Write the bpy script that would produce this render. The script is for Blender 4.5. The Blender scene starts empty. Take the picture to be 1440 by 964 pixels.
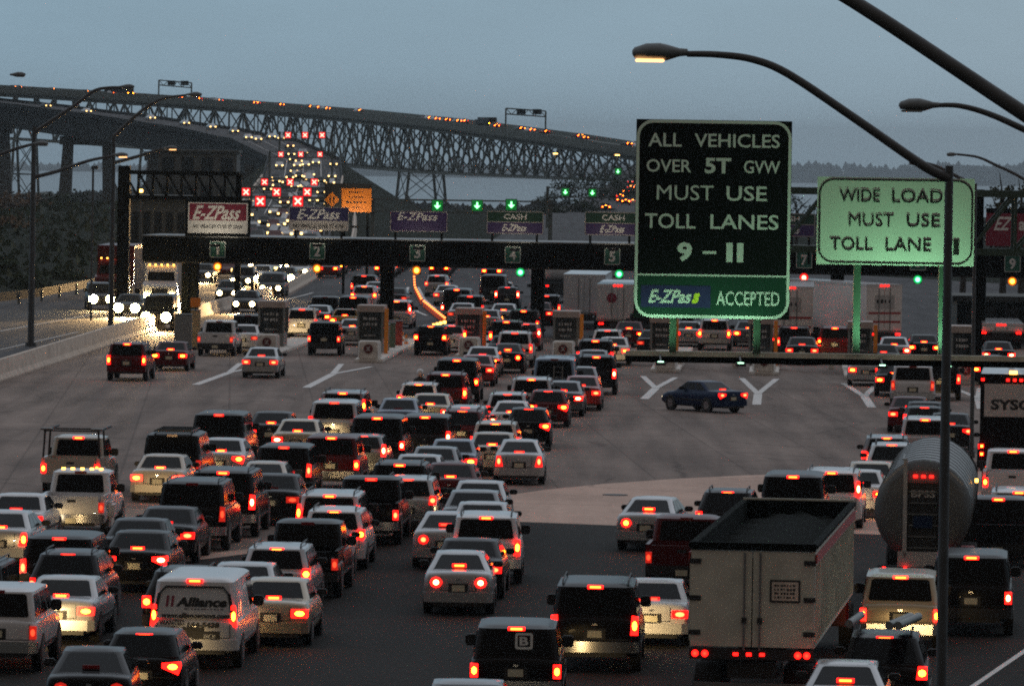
import bpy, bmesh, math, random
from mathutils import Vector, Matrix, Euler
random.seed(7)
R = math.radians
scene = bpy.context.scene

# ------------------------------------------------------------------ camera, sky, exposure
FR = 8400.0         # focal length in photo pixels (1440 wide): a 210 mm lens
KD = 3.0            # survey distances below are noted in units of 3 m
F = FR / KD
CH = 11.6           # camera height over the pavement
ROLL = R(0.9)       # the photographer held the camera slightly tilted
HY = 200.0          # photo row of the pavement's vanishing line
cam_d = bpy.data.cameras.new('camera')
cam = bpy.data.objects.new('camera', cam_d)
scene.collection.objects.link(cam)
cam_d.sensor_width = 36; cam_d.lens = 210
cam_d.shift_y = -(482 - HY) / 1440 * math.cos(ROLL)
cam_d.shift_x = -(482 - HY) / 1440 * math.sin(ROLL)
cam_d.clip_start = 0.5; cam_d.clip_end = 30000
cam.location = (0, 0, CH); cam.rotation_euler = (R(90), -ROLL, 0)
scene.camera = cam
scene.view_settings.view_transform = 'Standard'
scene.view_settings.look = 'None'
scene.view_settings.exposure = 0.0
scene.view_settings.gamma = 1.0
scene.cycles.filter_width = 1.95; scene.cycles.use_adaptive_sampling = False; scene.cycles.sample_clamp_indirect = 3.0     # the slight softness of the long lens
scene.cycles.use_denoising = False       # keep the grain of a dusk exposure

SKY_STRENGTH = 0.05
w = bpy.data.worlds.new('World'); scene.world = w; w.use_nodes = True
nt = w.node_tree; nt.nodes.clear()
out = nt.nodes.new('ShaderNodeOutputWorld'); bg = nt.nodes.new('ShaderNodeBackground')
sky = nt.nodes.new('ShaderNodeTexSky'); sky.sky_type = 'NISHITA'; sky.sun_disc = False
sky.sun_elevation = R(4); sky.sun_rotation = R(20); sky.air_density = 1.0; sky.dust_density = 2.5; sky.ozone_density = 3.0
tc = nt.nodes.new('ShaderNodeTexCoord'); mp = nt.nodes.new('ShaderNodeMapping')
mp.inputs['Rotation'].default_value = (R(1.6), 0, 0)     # the toll plaza climbs a little towards the bridge
nt.links.new(tc.outputs['Generated'], mp.inputs['Vector']); nt.links.new(mp.outputs[0], sky.inputs['Vector'])
# heavy even overcast over the clear sky: cloud sheet, brighter overhead, faintly mottled
sep = nt.nodes.new('ShaderNodeSeparateXYZ'); nt.links.new(tc.outputs['Generated'], sep.inputs[0])
ramp = nt.nodes.new('ShaderNodeValToRGB'); nt.links.new(sep.outputs['Z'], ramp.inputs[0])
e = ramp.color_ramp.elements
e[0].position = 0.0; e[0].color = (5.3, 8.3, 10.6, 1)
e[1].position = 0.45; e[1].color = (13.0, 14.3, 16.0, 1)
x = ramp.color_ramp.elements.new(0.06); x.color = (4.8, 7.7, 9.9, 1)
nz = nt.nodes.new('ShaderNodeTexNoise'); nz.inputs['Scale'].default_value = 26.0; nz.inputs['Detail'].default_value = 5
mp2 = nt.nodes.new('ShaderNodeMapping'); mp2.inputs['Scale'].default_value = (1, 1, 4)
nt.links.new(tc.outputs['Generated'], mp2.inputs['Vector']); nt.links.new(mp2.outputs[0], nz.inputs['Vector'])
mr = nt.nodes.new('ShaderNodeMapRange'); mr.inputs['To Min'].default_value = 0.90; mr.inputs['To Max'].default_value = 1.10
nt.links.new(nz.outputs['Fac'], mr.inputs['Value'])
vm = nt.nodes.new('ShaderNodeVectorMath'); vm.operation = 'SCALE'
nt.links.new(ramp.outputs[0], vm.inputs[0]); nt.links.new(mr.outputs[0], vm.inputs['Scale'])
mx = nt.nodes.new('ShaderNodeMixRGB'); mx.inputs[0].default_value = 0.88
nt.links.new(sky.outputs[0], mx.inputs[1]); nt.links.new(vm.outputs[0], mx.inputs[2])
# the sun has gone down ahead of the camera: the sky behind is the darker half
mr2 = nt.nodes.new('ShaderNodeMapRange'); mr2.inputs['From Min'].default_value = -0.6; mr2.inputs['From Max'].default_value = 0.8
nt.links.new(sep.outputs['Y'], mr2.inputs['Value']); rp2 = nt.nodes.new('ShaderNodeValToRGB'); nt.links.new(mr2.outputs[0], rp2.inputs[0])
rp2.color_ramp.elements[0].color = (.27, .19, .14, 1); rp2.color_ramp.elements[1].color = (1, 1, 1, 1)
vm2 = nt.nodes.new('ShaderNodeVectorMath'); vm2.operation = 'MULTIPLY'; nt.links.new(mx.outputs[0], vm2.inputs[0]); nt.links.new(rp2.outputs[0], vm2.inputs[1])
nt.links.new(vm2.outputs[0], bg.inputs[0]); bg.inputs[1].default_value = SKY_STRENGTH
nt.links.new(bg.outputs[0], out.inputs[0])

sun_d = bpy.data.lights.new('sun', 'SUN'); sun_d.energy = 0.06; sun_d.angle = R(35); sun_d.color = (0.95, 0.93, 1.0)
sun = bpy.data.objects.new('sun', sun_d); scene.collection.objects.link(sun)
sun.rotation_euler = (R(-55), 0, R(-20))

# ------------------------------------------------------------------ materials
MATS = {}
def mat(name, col, rough=0.6, metal=0.0, coat=0.0, emit=None, es=0.0, noise=None, nscale=4.0, spec=0.5):
    if name in MATS: return MATS[name]
    m = bpy.data.materials.new(name); m.use_nodes = True
    n = m.node_tree; b = n.nodes['Principled BSDF']
    b.inputs['Base Color'].default_value = (*col, 1)
    b.inputs['Roughness'].default_value = rough; b.inputs['Metallic'].default_value = metal
    b.inputs['Coat Weight'].default_value = coat; b.inputs['Specular IOR Level'].default_value = spec
    if emit: b.inputs['Emission Color'].default_value = (*emit, 1); b.inputs['Emission Strength'].default_value = es
    if noise:
        t = n.nodes.new('ShaderNodeTexCoord'); z = n.nodes.new('ShaderNodeTexNoise')
        z.inputs['Scale'].default_value = nscale; z.inputs['Detail'].default_value = 6
        n.links.new(t.outputs['Object'], z.inputs['Vector'])
        r = n.nodes.new('ShaderNodeValToRGB'); n.links.new(z.outputs['Fac'], r.inputs[0])
        r.color_ramp.elements[0].position = 0.3; r.color_ramp.elements[1].position = 0.7
        r.color_ramp.elements[0].color = (*[c * (1 - noise) for c in col], 1)
        r.color_ramp.elements[1].color = (*[min(1, c * (1 + noise)) for c in col], 1)
        n.links.new(r.outputs[0], b.inputs['Base Color'])
    MATS[name] = m
    return m

def pavement(name, col, seam=None, stain=0.25):
    """pavement with grain, broad worn streaks along the lanes, and thin joints"""
    m = bpy.data.materials.new(name); m.use_nodes = True
    n = m.node_tree; b = n.nodes['Principled BSDF']; b.inputs['Roughness'].default_value = 0.85; b.inputs['Specular IOR Level'].default_value = 0.12
    t = n.nodes.new('ShaderNodeTexCoord')
    def noise(scale, det, sc=(1, 1, 1), rot=0):
        mp = n.nodes.new('ShaderNodeMapping'); mp.inputs['Scale'].default_value = sc; mp.inputs['Rotation'].default_value = (0, 0, rot)
        n.links.new(t.outputs['Object'], mp.inputs['Vector'])
        z = n.nodes.new('ShaderNodeTexNoise'); z.inputs['Scale'].default_value = scale; z.inputs['Detail'].default_value = det
        n.links.new(mp.outputs[0], z.inputs['Vector']); return z.outputs['Fac']
    def rng(src, a, c):
        r = n.nodes.new('ShaderNodeMapRange'); r.inputs['From Min'].default_value = 0.3; r.inputs['From Max'].default_value = 0.7
        r.inputs['To Min'].default_value = a; r.inputs['To Max'].default_value = c; n.links.new(src, r.inputs['Value']); return r.outputs[0]
    f1 = rng(noise(14, 8), 0.82, 1.18)
    f2 = rng(noise(1.0, 4, (0.9, 0.05, 1), R(8)), 1 - stain, 1 + stain)
    f3 = rng(noise(0.12, 3), 0.85, 1.15)
    f4 = rng(noise(2.2, 6), 0.85, 1.1)
    def mul(a, c):
        q = n.nodes.new('ShaderNodeMath'); q.operation = 'MULTIPLY'; n.links.new(a, q.inputs[0]); n.links.new(c, q.inputs[1]); return q.outputs[0]
    def lines(rot, w_, h_, dark, mort):
        mp = n.nodes.new('ShaderNodeMapping'); mp.inputs['Rotation'].default_value = (0, 0, rot); n.links.new(t.outputs['Object'], mp.inputs['Vector'])
        br = n.nodes.new('ShaderNodeTexBrick'); br.inputs['Scale'].default_value = 1; br.inputs['Brick Width'].default_value = w_; br.inputs['Row Height'].default_value = h_; br.inputs['Mortar Size'].default_value = mort; br.inputs['Mortar Smooth'].default_value = .3
        br.offset = 0; br.inputs['Color1'].default_value = (1, 1, 1, 1); br.inputs['Color2'].default_value = (.90, .90, .90, 1); br.inputs['Mortar'].default_value = (dark,) * 3 + (1,)
        n.links.new(mp.outputs[0], br.inputs['Vector']); s = n.nodes.new('ShaderNodeSeparateColor'); n.links.new(br.outputs[0], s.inputs[0]); return s.outputs[0]
    vo = n.nodes.new('ShaderNodeTexVoronoi'); vo.feature = 'DISTANCE_TO_EDGE'; vo.inputs['Scale'].default_value = .11
    dz = n.nodes.new('ShaderNodeTexNoise'); dz.inputs['Scale'].default_value = .5; dz.inputs['Detail'].default_value = 5; n.links.new(t.outputs['Object'], dz.inputs['Vector'])
    ma = n.nodes.new('ShaderNodeMixRGB'); ma.blend_type = 'ADD'; ma.inputs[0].default_value = 3.0; n.links.new(t.outputs['Object'], ma.inputs[1]); n.links.new(dz.outputs['Color'], ma.inputs[2]); n.links.new(ma.outputs[0], vo.inputs['Vector'])
    cr = n.nodes.new('ShaderNodeMapRange'); cr.inputs['From Min'].default_value = 0; cr.inputs['From Max'].default_value = .012; cr.inputs['To Min'].default_value = .62; cr.inputs['To Max'].default_value = 1; n.links.new(vo.outputs['Distance'], cr.inputs['Value'])
    k = mul(mul(f1, f2), mul(f3, f4)); k = mul(k, cr.outputs[0])
    if seam: k = mul(k, lines(-R(2.7), 3.7, 11.0, .70, .05))
    v = n.nodes.new('ShaderNodeVectorMath'); v.operation = 'SCALE'; v.inputs[0].default_value = col
    n.links.new(k, v.inputs['Scale']); n.links.new(v.outputs[0], b.inputs['Base Color'])
    bu = n.nodes.new('ShaderNodeBump'); bu.inputs['Strength'].default_value = 0.25; bu.inputs['Distance'].default_value = 0.02
    n.links.new(f1, bu.inputs['Height']); n.links.new(bu.outputs[0], b.inputs['Normal'])
    MATS[name] = m
    return m

PAINT = {}
def paint(name, col, metal=0.0, rough=0.32):
    PAINT[name] = mat('paint_' + name, col, rough, metal, .04 if max(col) < .1 else .4, noise=0.07, nscale=3)
paint('white', (.62, .62, .63)); paint('silver', (.40, .41, .42), .45); paint('gold', (.42, .36, .27), .4)
paint('grey', (.13, .14, .15), .4); paint('black', (.006, .006, .007)); paint('charcoal', (.020, .021, .024), .2)
paint('maroon', (.09, .010, .012)); paint('red', (.28, .012, .012)); paint('blue', (.015, .03, .075), .2)
paint('steelblue', (.10, .15, .22), .2); paint('yellow', (.6, .36, .03)); paint('beige', (.45, .40, .33)); paint('green', (.02, .06, .04))
for q_ in ('black', 'charcoal', 'maroon', 'blue'): PAINT[q_].node_tree.nodes['Principled BSDF'].inputs['Specular IOR Level'].default_value = .15
M_GLASS = mat('tinted_glass', (.006, .007, .008), .12, 0, 0, spec=.10)
M_TRIM = mat('black_trim', (.018, .018, .019), .55)
M_TYRE = mat('tyre_rubber', (.02, .02, .02), .85)
M_RIM = mat('alloy_rim', (.35, .35, .36), .35, .8)
M_CHROME = mat('chrome_bumper', (.6, .6, .6), .25, .9)
M_PLATE = mat('licence_plate', (.6, .56, .42), .5)
M_LENS = mat('tail_lens_lit', (.5, .01, .01), .25, emit=(1, .006, .004), es=8)
M_LENS_DIM = mat('tail_lens_dim', (.4, .01, .01), .25, emit=(1, .03, .015), es=.5)
M_BULB = mat('brake_bulb_lit', (1, .2, .1), .4, emit=(1, .24, .010), es=30)
M_BAR = mat('brake_bar_lit', (1, .2, .1), .4, emit=(1, .12, .012), es=12)
M_BULB_DIM = mat('tail_bulb_dim', (.8, .1, .05), .4, emit=(1, .06, .02), es=2.2)
M_LENS_OFF = mat('tail_lens_unlit', (.22, .012, .012), .2)
M_HEAD = mat('headlamp_lit', (1, .9, .7), .3, emit=(1, .70, .30), es=38)
M_HEAD_HOT = mat('headlamp_dazzling', (1, .9, .7), .3, emit=(1, .72, .32), es=170)
M_HEADFAR = mat('headlamp_far', (1, .9, .7), .3, emit=(1, .62, .20), es=5)
M_HEADLOW = mat('headlamp_glass', (1, .9, .7), .3, emit=(1, .8, .5), es=3)
M_AMBER = mat('amber_lamp', (1, .5, .1), .4, emit=(1, .42, .06), es=9)
M_SILVERBODY = mat('brushed_aluminium', (.15, .155, .155), .5, .4, noise=.12, nscale=2)

for q_ in (M_LENS_DIM, M_BULB_DIM, M_BAR, M_HEADLOW, M_HEADFAR): q_.cycles.emission_sampling = 'NONE'     # small glows: found by the rays, not sampled one by one
# ------------------------------------------------------------------ mesh builder
def fit_text_mesh(s, bold=0.0):
    c = bpy.data.curves.new('t', 'FONT'); c.body = s; c.size = 1; c.offset = bold; c.resolution_u = 3
    o = bpy.data.objects.new('t', c); scene.collection.objects.link(o)
    bpy.context.view_layer.update()
    dg = bpy.context.evaluated_depsgraph_get()
    me = bpy.data.meshes.new_from_object(o.evaluated_get(dg))
    vs = [v.co.copy() for v in me.vertices]; fs = [tuple(p.vertices) for p in me.polygons]
    bpy.data.objects.remove(o); bpy.data.curves.remove(c); bpy.data.meshes.remove(me)
    return vs, fs
TEXTS = {}
class MB:
    def __init__(s): s.v = []; s.f = []; s.mi = []; s.mats = []
    def _m(s, m):
        if m not in s.mats: s.mats.append(m)
        return s.mats.index(m)
    def add(s, vs, fs, m):
        o = len(s.v); s.v += [Vector(v) for v in vs]; k = s._m(m)
        for f in fs: s.f.append(tuple(i + o for i in f)); s.mi.append(k)
        return s
    def box(s, x0, x1, y0, y1, z0, z1, m):
        vs = [(x, y, z) for z in (z0, z1) for y in (y0, y1) for x in (x0, x1)]
        return s.add(vs, [(0, 2, 3, 1), (4, 5, 7, 6), (0, 1, 5, 4), (2, 6, 7, 3), (0, 4, 6, 2), (1, 3, 7, 5)], m)
    def beam(s, p, q, w, h, m):
        p, q = Vector(p), Vector(q); d = (q - p).normalized()
        up = Vector((0, 0, 1)) if abs(d.z) < .9 else Vector((0, 1, 0))
        sx = d.cross(up).normalized() * w / 2; uz = sx.normalized().cross(d).normalized() * h / 2
        vs = [a + i * sx + j * uz for a in (p, q) for i, j in ((-1, -1), (1, -1), (1, 1), (-1, 1))]
        return s.add(vs, [(3, 2, 1, 0), (4, 5, 6, 7), (0, 1, 5, 4), (1, 2, 6, 5), (2, 3, 7, 6), (3, 0, 4, 7)], m)
    def tube(s, pts, rad, m, n=8, caps=True):
        pts = [Vector(p) for p in pts]; rads = rad if isinstance(rad, (list, tuple)) else [rad] * len(pts)
        o = len(s.v); k = s._m(m)
        for i, p in enumerate(pts):
            d = (pts[min(i + 1, len(pts) - 1)] - pts[max(i - 1, 0)]).normalized()
            up = Vector((0, 0, 1)) if abs(d.z) < .95 else Vector((0, 1, 0))
            a = d.cross(up).normalized(); b = a.cross(d).normalized()
            for j in range(n):
                t = 2 * math.pi * j / n
                s.v.append(p + (a * math.cos(t) + b * math.sin(t)) * rads[i])
        for i in range(len(pts) - 1):
            for j in range(n):
                s.f.append((o + i * n + j, o + i * n + (j + 1) % n, o + (i + 1) * n + (j + 1) % n, o + (i + 1) * n + j)); s.mi.append(k)
        if caps:
            s.f.append(tuple(o + j for j in reversed(range(n)))); s.mi.append(k)
            e_ = o + (len(pts) - 1) * n
            s.f.append(tuple(e_ + j for j in range(n))); s.mi.append(k)
        return s
    def prism(s, poly, y0, y1, m):      # polygon in xz, extruded along y
        n = len(poly); vs = [(x, y0, z) for x, z in poly] + [(x, y1, z) for x, z in poly]
        fs = [tuple(range(n)), tuple(reversed(range(n, 2 * n)))] + [(i, i + n, (i + 1) % n + n, (i + 1) % n) for i in range(n)]
        return s.add(vs, fs, m)
    def prismx(s, poly, x0, x1, m):     # polygon in yz, extruded along x
        n = len(poly); vs = [(x0, y, z) for y, z in poly] + [(x1, y, z) for y, z in poly]
        fs = [tuple(reversed(range(n))), tuple(range(n, 2 * n))] + [(i, (i + 1) % n, (i + 1) % n + n, i + n) for i in range(n)]
        return s.add(vs, fs, m)
    def slab(s, poly, z0, z1, m):       # polygon in xy
        n = len(poly); vs = [(x, y, z0) for x, y in poly] + [(x, y, z1) for x, y in poly]
        fs = [tuple(reversed(range(n))), tuple(range(n, 2 * n))] + [(i, (i + 1) % n, (i + 1) % n + n, i + n) for i in range(n)]
        return s.add(vs, fs, m)
    def sheet(s, poly, z, m): return s.add([(x, y, z) for x, y in poly], [tuple(range(len(poly)))], m)
    def loft(s, rings, m, caps=True):
        o = len(s.v); n = len(rings[0]); k = s._m(m)
        for r in rings: s.v += [Vector(p) for p in r]
        for i in range(len(rings) - 1):
            for j in range(n):
                s.f.append((o + i * n + j, o + i * n + (j + 1) % n, o + (i + 1) * n + (j + 1) % n, o + (i + 1) * n + j)); s.mi.append(k)
        if caps:
            s.f.append(tuple(o + j for j in reversed(range(n)))); s.mi.append(k)
            e_ = o + (len(rings) - 1) * n
            s.f.append(tuple(e_ + j for j in range(n))); s.mi.append(k)
        return s
    def text(s, txt, x0, x1, z0, z1, y, m, shear=0.0, bold=0.0, xf=None):
        """lettering fitted to a box in the xz plane, facing -y; xf maps (x,y,z) elsewhere"""
        key = (txt, bold)
        if key not in TEXTS: TEXTS[key] = fit_text_mesh(txt, bold)
        vs, fs = TEXTS[key]
        a0 = min(v.x for v in vs); a1 = max(v.x for v in vs); b0 = min(v.y for v in vs); b1 = max(v.y for v in vs)
        outv = []
        for v in vs:
            tz = (v.y - b0) / (b1 - b0)
            p = Vector((x0 + (v.x - a0) / (a1 - a0) * (x1 - x0 - shear * (z1 - z0)) + shear * tz * (z1 - z0), y, z0 + tz * (z1 - z0)))
            outv.append(xf(p) if xf else p)
        return s.add(outv, fs, m)
    def dashes(s, x0, x1, z0, z1, y, m, n=7, seed=1):
        rr = random.Random(seed); x_ = x0
        while x_ < x1 - .01:
            w_ = (x1 - x0) / n * rr.uniform(.35, .9); s.box(x_, min(x1, x_ + w_), y, y + .003, z0 + (z1 - z0) * rr.uniform(0, .2), z1 - (z1 - z0) * rr.uniform(0, .2), m); x_ += (x1 - x0) / n
        return s
    def build(s, name, parent=None, smooth=None, bevel=0.0, keep=False):
        me = bpy.data.meshes.new(name)
        me.from_pydata([tuple(v) for v in s.v], [], s.f)
        for m in s.mats: me.materials.append(m)
        me.polygons.foreach_set('material_index', s.mi)
        if bevel or not keep:
            bm = bmesh.new(); bm.from_mesh(me)
            if not keep and len(s.f) < 60000: bmesh.ops.recalc_face_normals(bm, faces=bm.faces)
            if bevel:
                ed = [e_ for e_ in bm.edges if len(e_.link_faces) == 2 and e_.calc_face_angle(0) > R(35)]
                bmesh.ops.bevel(bm, geom=ed, offset=bevel, segments=2, affect='EDGES', clamp_overlap=True)
            bm.to_mesh(me); bm.free()
        if smooth is not None or bevel:
            for p in me.polygons: p.use_smooth = True
            me.set_sharp_from_angle(angle=R(smooth or 40))
        me.update()
        o = bpy.data.objects.new(name, me); scene.collection.objects.link(o)
        if parent: o.parent = parent
        return o

def tag(o, label=None, cat=None, group=None, kind=None):
    if label: o['label'] = label
    if cat: o['category'] = cat
    if group: o['group'] = group
    if kind: o['kind'] = kind
    return o
def empty(name, loc, rz=0.0, label=None, cat=None, group=None):
    o = bpy.data.objects.new(name, None); scene.collection.objects.link(o)
    o.empty_display_size = .3; o.location = loc; o.rotation_euler = (0, 0, rz)
    return tag(o, label, cat, group)
def copy_tree(o, parent=None):
    c = o.copy(); scene.collection.objects.link(c)
    if parent: c.parent = parent
    for ch in CHILD.get(o.name, ()): copy_tree(ch, c)
    return c
CHILD = {}
def index_children(root):
    kids = list(root.children); CHILD[root.name] = kids
    for k in kids: index_children(k)

# photo pixel -> world, at a height or at a distance
CR, SR = math.cos(ROLL), math.sin(ROLL)
def unroll(px, py): a, b = px - 720, py - 482; return 720 + a * CR + b * SR, 482 - a * SR + b * CR
def project(v):
    u = 720 + v[0] / v[1] * FR; w_ = HY + (CH - v[2]) * FR / v[1]; a, b = u - 720, w_ - 482
    return 720 + a * CR - b * SR, 482 + a * SR + b * CR
def at_z(px, py, z=0.0):
    px, py = unroll(px, py); D = FR * (CH - z) / (py - HY); return Vector(((px - 720) / FR * D, D, z))
def at_d(px, py, D): px, py = unroll(px, py); return Vector(((px - 720) / F * D, D * KD, CH - (py - HY) * D / F))
def rz_for(vp): return -math.atan((vp - 720) / FR)

# ------------------------------------------------------------------ ground and roads
def far_z(x, y):
    y = y / KD
    t = min(1, max(0, (y - 330) / 260)); t = t * t * (3 - 2 * t)
    z = -t * (12 + 0.0143 * y)
    s = min(1, max(0, (-x - 60 - 0.0 * y) / 60)); s = s * s * (3 - 2 * s)
    return min(z, -s * 4 if y < 500 else z)
M_GRASS = mat('dark_grass', (.026, .030, .022), .95, noise=.5, nscale=.35, spec=.02)
g = MB(); xs = [-9000, -4000, -2000, -1000, -500, -300, -200, -150, -120, -100, -85, -70, -55, -30, 0, 30, 60, 100, 160, 300, 600, 1200, 2500, 4000, 9000]
ys = [-60, 0, 60, 120, 200, 280, 330, 360, 390, 420, 450, 480, 510, 550, 590, 650, 800, 1100, 1600, 2400, 3500, 5000, 6900]
ys = [q * KD for q in ys]; vs = [(X, Y, far_z(X, Y)) for Y in ys for X in xs]; nx = len(xs)
g.add(vs, [(j * nx + i, j * nx + i + 1, (j + 1) * nx + i + 1, (j + 1) * nx + i) for j in range(len(ys) - 1) for i in range(nx - 1)], M_GRASS)
tag(g.build('ground', smooth=60), kind='structure')

M_WATER = mat('river_water', (.02, .035, .045), .25, spec=.28)
n_ = M_WATER.node_tree; tz_ = n_.nodes.new('ShaderNodeTexNoise'); tz_.inputs['Scale'].default_value = .05; tz_.inputs['Detail'].default_value = 6; bu_ = n_.nodes.new('ShaderNodeBump'); bu_.inputs['Strength'].default_value = .2; bu_.inputs['Distance'].default_value = 2
tq_ = n_.nodes.new('ShaderNodeTexCoord'); n_.links.new(tq_.outputs['Object'], tz_.inputs['Vector']); n_.links.new(tz_.outputs['Fac'], bu_.inputs['Height']); n_.links.new(bu_.outputs[0], n_.nodes['Principled BSDF'].inputs['Normal'])
q = MB(); q.add([(x_ * 1.0, y_ * KD, -12 - .0143 * y_ + .6) for x_, y_ in ((-8500, 900), (-700, 760), (-60, 700), (60, 700), (700, 760), (8500, 900), (8500, 6500), (-8500, 6500))], [tuple(range(8))], M_WATER)
tag(q.build('water', keep=True), kind='structure')
M_PLAZA = pavement('plaza_concrete', (.25, .20, .175), seam=True, stain=.30)  # warm lamp cast put into the colour, here and in the pale concrete
M_CONC = pavement('pale_concrete', (.62, .45, .37), stain=.08)
M_ASPH = pavement('fresh_asphalt', (.021, .020, .018), stain=.18)
M_ROAD = pavement('old_asphalt', (.09, .09, .095), stain=.25)
M_MARK = mat('road_paint_white', (.72, .70, .68), .6, noise=.18, nscale=9)

# barrier line between the plaza and the opposite carriageway
BAR = [(-38, 10), (-31, 55), (-24.6, 90), (-22.6, 110), (-20.4, 128), (-17.0, 150), (-16.4, 180), (-17.5, 215), (-20, 250), (-24, 300)]
BAR = [(a, b * KD) for a, b in BAR]
OUT = [(70, 10), (70, 130), (60, 180), (26, 230), (24, 300), (30, 360), (34, 430), (43, 520), (60, 620)]
OUTL = [(-15, 300), (8, 380), (13, 430), (22, 520), (35, 620)]
p = MB()
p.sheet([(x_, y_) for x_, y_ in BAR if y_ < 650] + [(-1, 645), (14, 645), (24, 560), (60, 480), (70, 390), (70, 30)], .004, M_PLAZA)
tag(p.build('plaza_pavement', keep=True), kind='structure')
p = MB(); p.sheet([(-16.9, 356), (-16.4, 450), (-16.2, 540), (-17.3, 644), (-1, 644.6), (14, 644.6), (23.9, 560), (59.9, 480), (69.9, 390), (69.9, 352)], .008, M_ROAD); tag(p.build('departure_road', keep=True), kind='structure')
p = MB(); l_ = [(-4, 214.8), (2, 300), (11, 380), (17, 430), (27, 520), (40, 620)]; r_ = [(16, 214.8), (22, 300), (29, 380), (34, 430), (43, 520), (58, 620)]
l_ = [(a, b * KD) for a, b in l_]; r_ = [(a, b * KD) for a, b in r_]
for i in range(5):
    z0 = [0, 0, 0, .5, 3][i]; z1 = [0, 0, .5, 3, 7][i]
    p.add([(*l_[i], z0 + .02), (*r_[i], z0 + .02), (*r_[i + 1], z1 + .02), (*l_[i + 1], z1 + .02)], [(0, 1, 2, 3)], M_ROAD)
    if i < 2: continue
    p.add([(*l_[i], z0 + .02), (*l_[i + 1], z1 + .02), (l_[i + 1][0] - 14, l_[i + 1][1], -26), (l_[i][0] - 14, l_[i][1], -14)], [(0, 1, 2, 3)], M_GRASS)
    p.add([(*r_[i], z0 + .02), (*r_[i + 1], z1 + .02), (r_[i + 1][0] + 14, r_[i + 1][1], -26), (r_[i][0] + 14, r_[i][1], -14)], [(3, 2, 1, 0)], M_GRASS)
tag(p.build('bridge_approach_road', keep=True), kind='structure')
# pale concrete band and the darker fresh asphalt in front
def gp(px, py): v = at_z(px, py); return (v.x, v.y)
edge_far = [gp(-60, 820), gp(200, 790), gp(560, 745), (gp(700, 698)), gp(770, 688), gp(850, 680), gp(950, 673), gp(1050, 668), gp(1200, 664), gp(1500, 662)]
edge_near = [gp(1500, 760), gp(1050, 746), gp(900, 740), gp(715, 733), gp(560, 752), gp(200, 797), gp(-60, 826)]
p = MB(); p.sheet(edge_far + edge_near, .008, M_CONC); tag(p.build('concrete_apron', keep=True), kind='structure')
p = MB(); p.sheet([gp(-200, 833), gp(200, 797), gp(560, 752), gp(715, 733), gp(900, 740), gp(1050, 746), gp(1700, 765), (60, 36), (-40, 36)], .012, M_ASPH)
tag(p.build('asphalt_pavement', keep=True), kind='structure')
# opposite carriageway: flat beside the plaza, then the ramp and the viaduct
OPP = [(-45, 10, 0, 22), (-40, 60, 0, 22), (-36, 90, 0, 22), (-32.5, 110, 0, 19), (-29.5, 130, 0, 17), (-26.5, 150, 0, 17), (-25.5, 180, 0, 16), (-27, 215, 0, 16), (-30, 250, 0, 15),
       (-34, 300, .2, 15), (-38, 345, 1.7, 15), (-41, 385, 3.8, 15), (-45, 425, 7.0, 15)]
OPP = [(a, b * KD, c_, d_) for a, b, c_, d_ in OPP]
for px_, py_, D_ in ((372, 195, 448), (350, 191.5, 460), (325, 186, 471), (295, 179.5, 481), (258, 174.5, 492), (210, 167, 505), (165, 160.5, 516), (118, 155, 526), (62, 147.5, 536), (0, 141, 546), (-130, 127, 562), (-420, 98, 600), (-800, 70, 650)):
    q_ = at_d(px_, py_, D_); OPP.append((q_.x, q_.y, q_.z - .7, 15))
def path_frame(P, i):
    a = Vector(P[max(i - 1, 0)][:2]); b = Vector(P[min(i + 1, len(P) - 1)][:2]); d = (b - a).normalized(); return d, Vector((d.y, -d.x))
def strip(mb, P, i0, i1, offl, offr, dz, m):
    for i in range(i0, i1):
        q = []
        for k in (i, i + 1):
            d, nrm = path_frame(P, k); c = Vector(P[k][:2]); q.append((c + nrm * offl, c + nrm * offr, P[k][2]))
        mb.add([(*q[0][0], q[0][2] + dz), (*q[0][1], q[0][2] + dz), (*q[1][1], q[1][2] + dz), (*q[1][0], q[1][2] + dz)], [(0, 1, 2, 3)], m)
p = MB()
for i in range(len(OPP) - 1):
    q = []
    for k in (i, i + 1):
        d, nrm = path_frame(OPP, k); c = Vector(OPP[k][:2]); h = OPP[k][3] / 2; q.append((c - nrm * h, c + nrm * h, OPP[k][2] + .02))
    if i < 12:
        p.add([(*q[0][0], q[0][2]), (*q[0][1], q[0][2]), (*q[1][1], q[1][2]), (*q[1][0], q[1][2])], [(0, 1, 2, 3)], M_ROAD)
    if 8 <= i < 12:       # embankment sides
        for sd in (0, 1):
            o_ = -1 if sd == 0 else 1
            n0 = path_frame(OPP, i)[1] * o_; n1 = path_frame(OPP, i + 1)[1] * o_
            b0 = q[0][sd] + n0 * 16; b1 = q[1][sd] + n1 * 16
            vv = [(*q[0][sd], q[0][2]), (*q[1][sd], q[1][2]), (*b1, far_z(*b1) - .5), (*b0, far_z(*b0) - .5)]
            p.add(vv, [(0, 1, 2, 3) if sd == 0 else (3, 2, 1, 0)], M_GRASS)
tag(p.build('opposite_road', keep=True), kind='structure')
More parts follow.
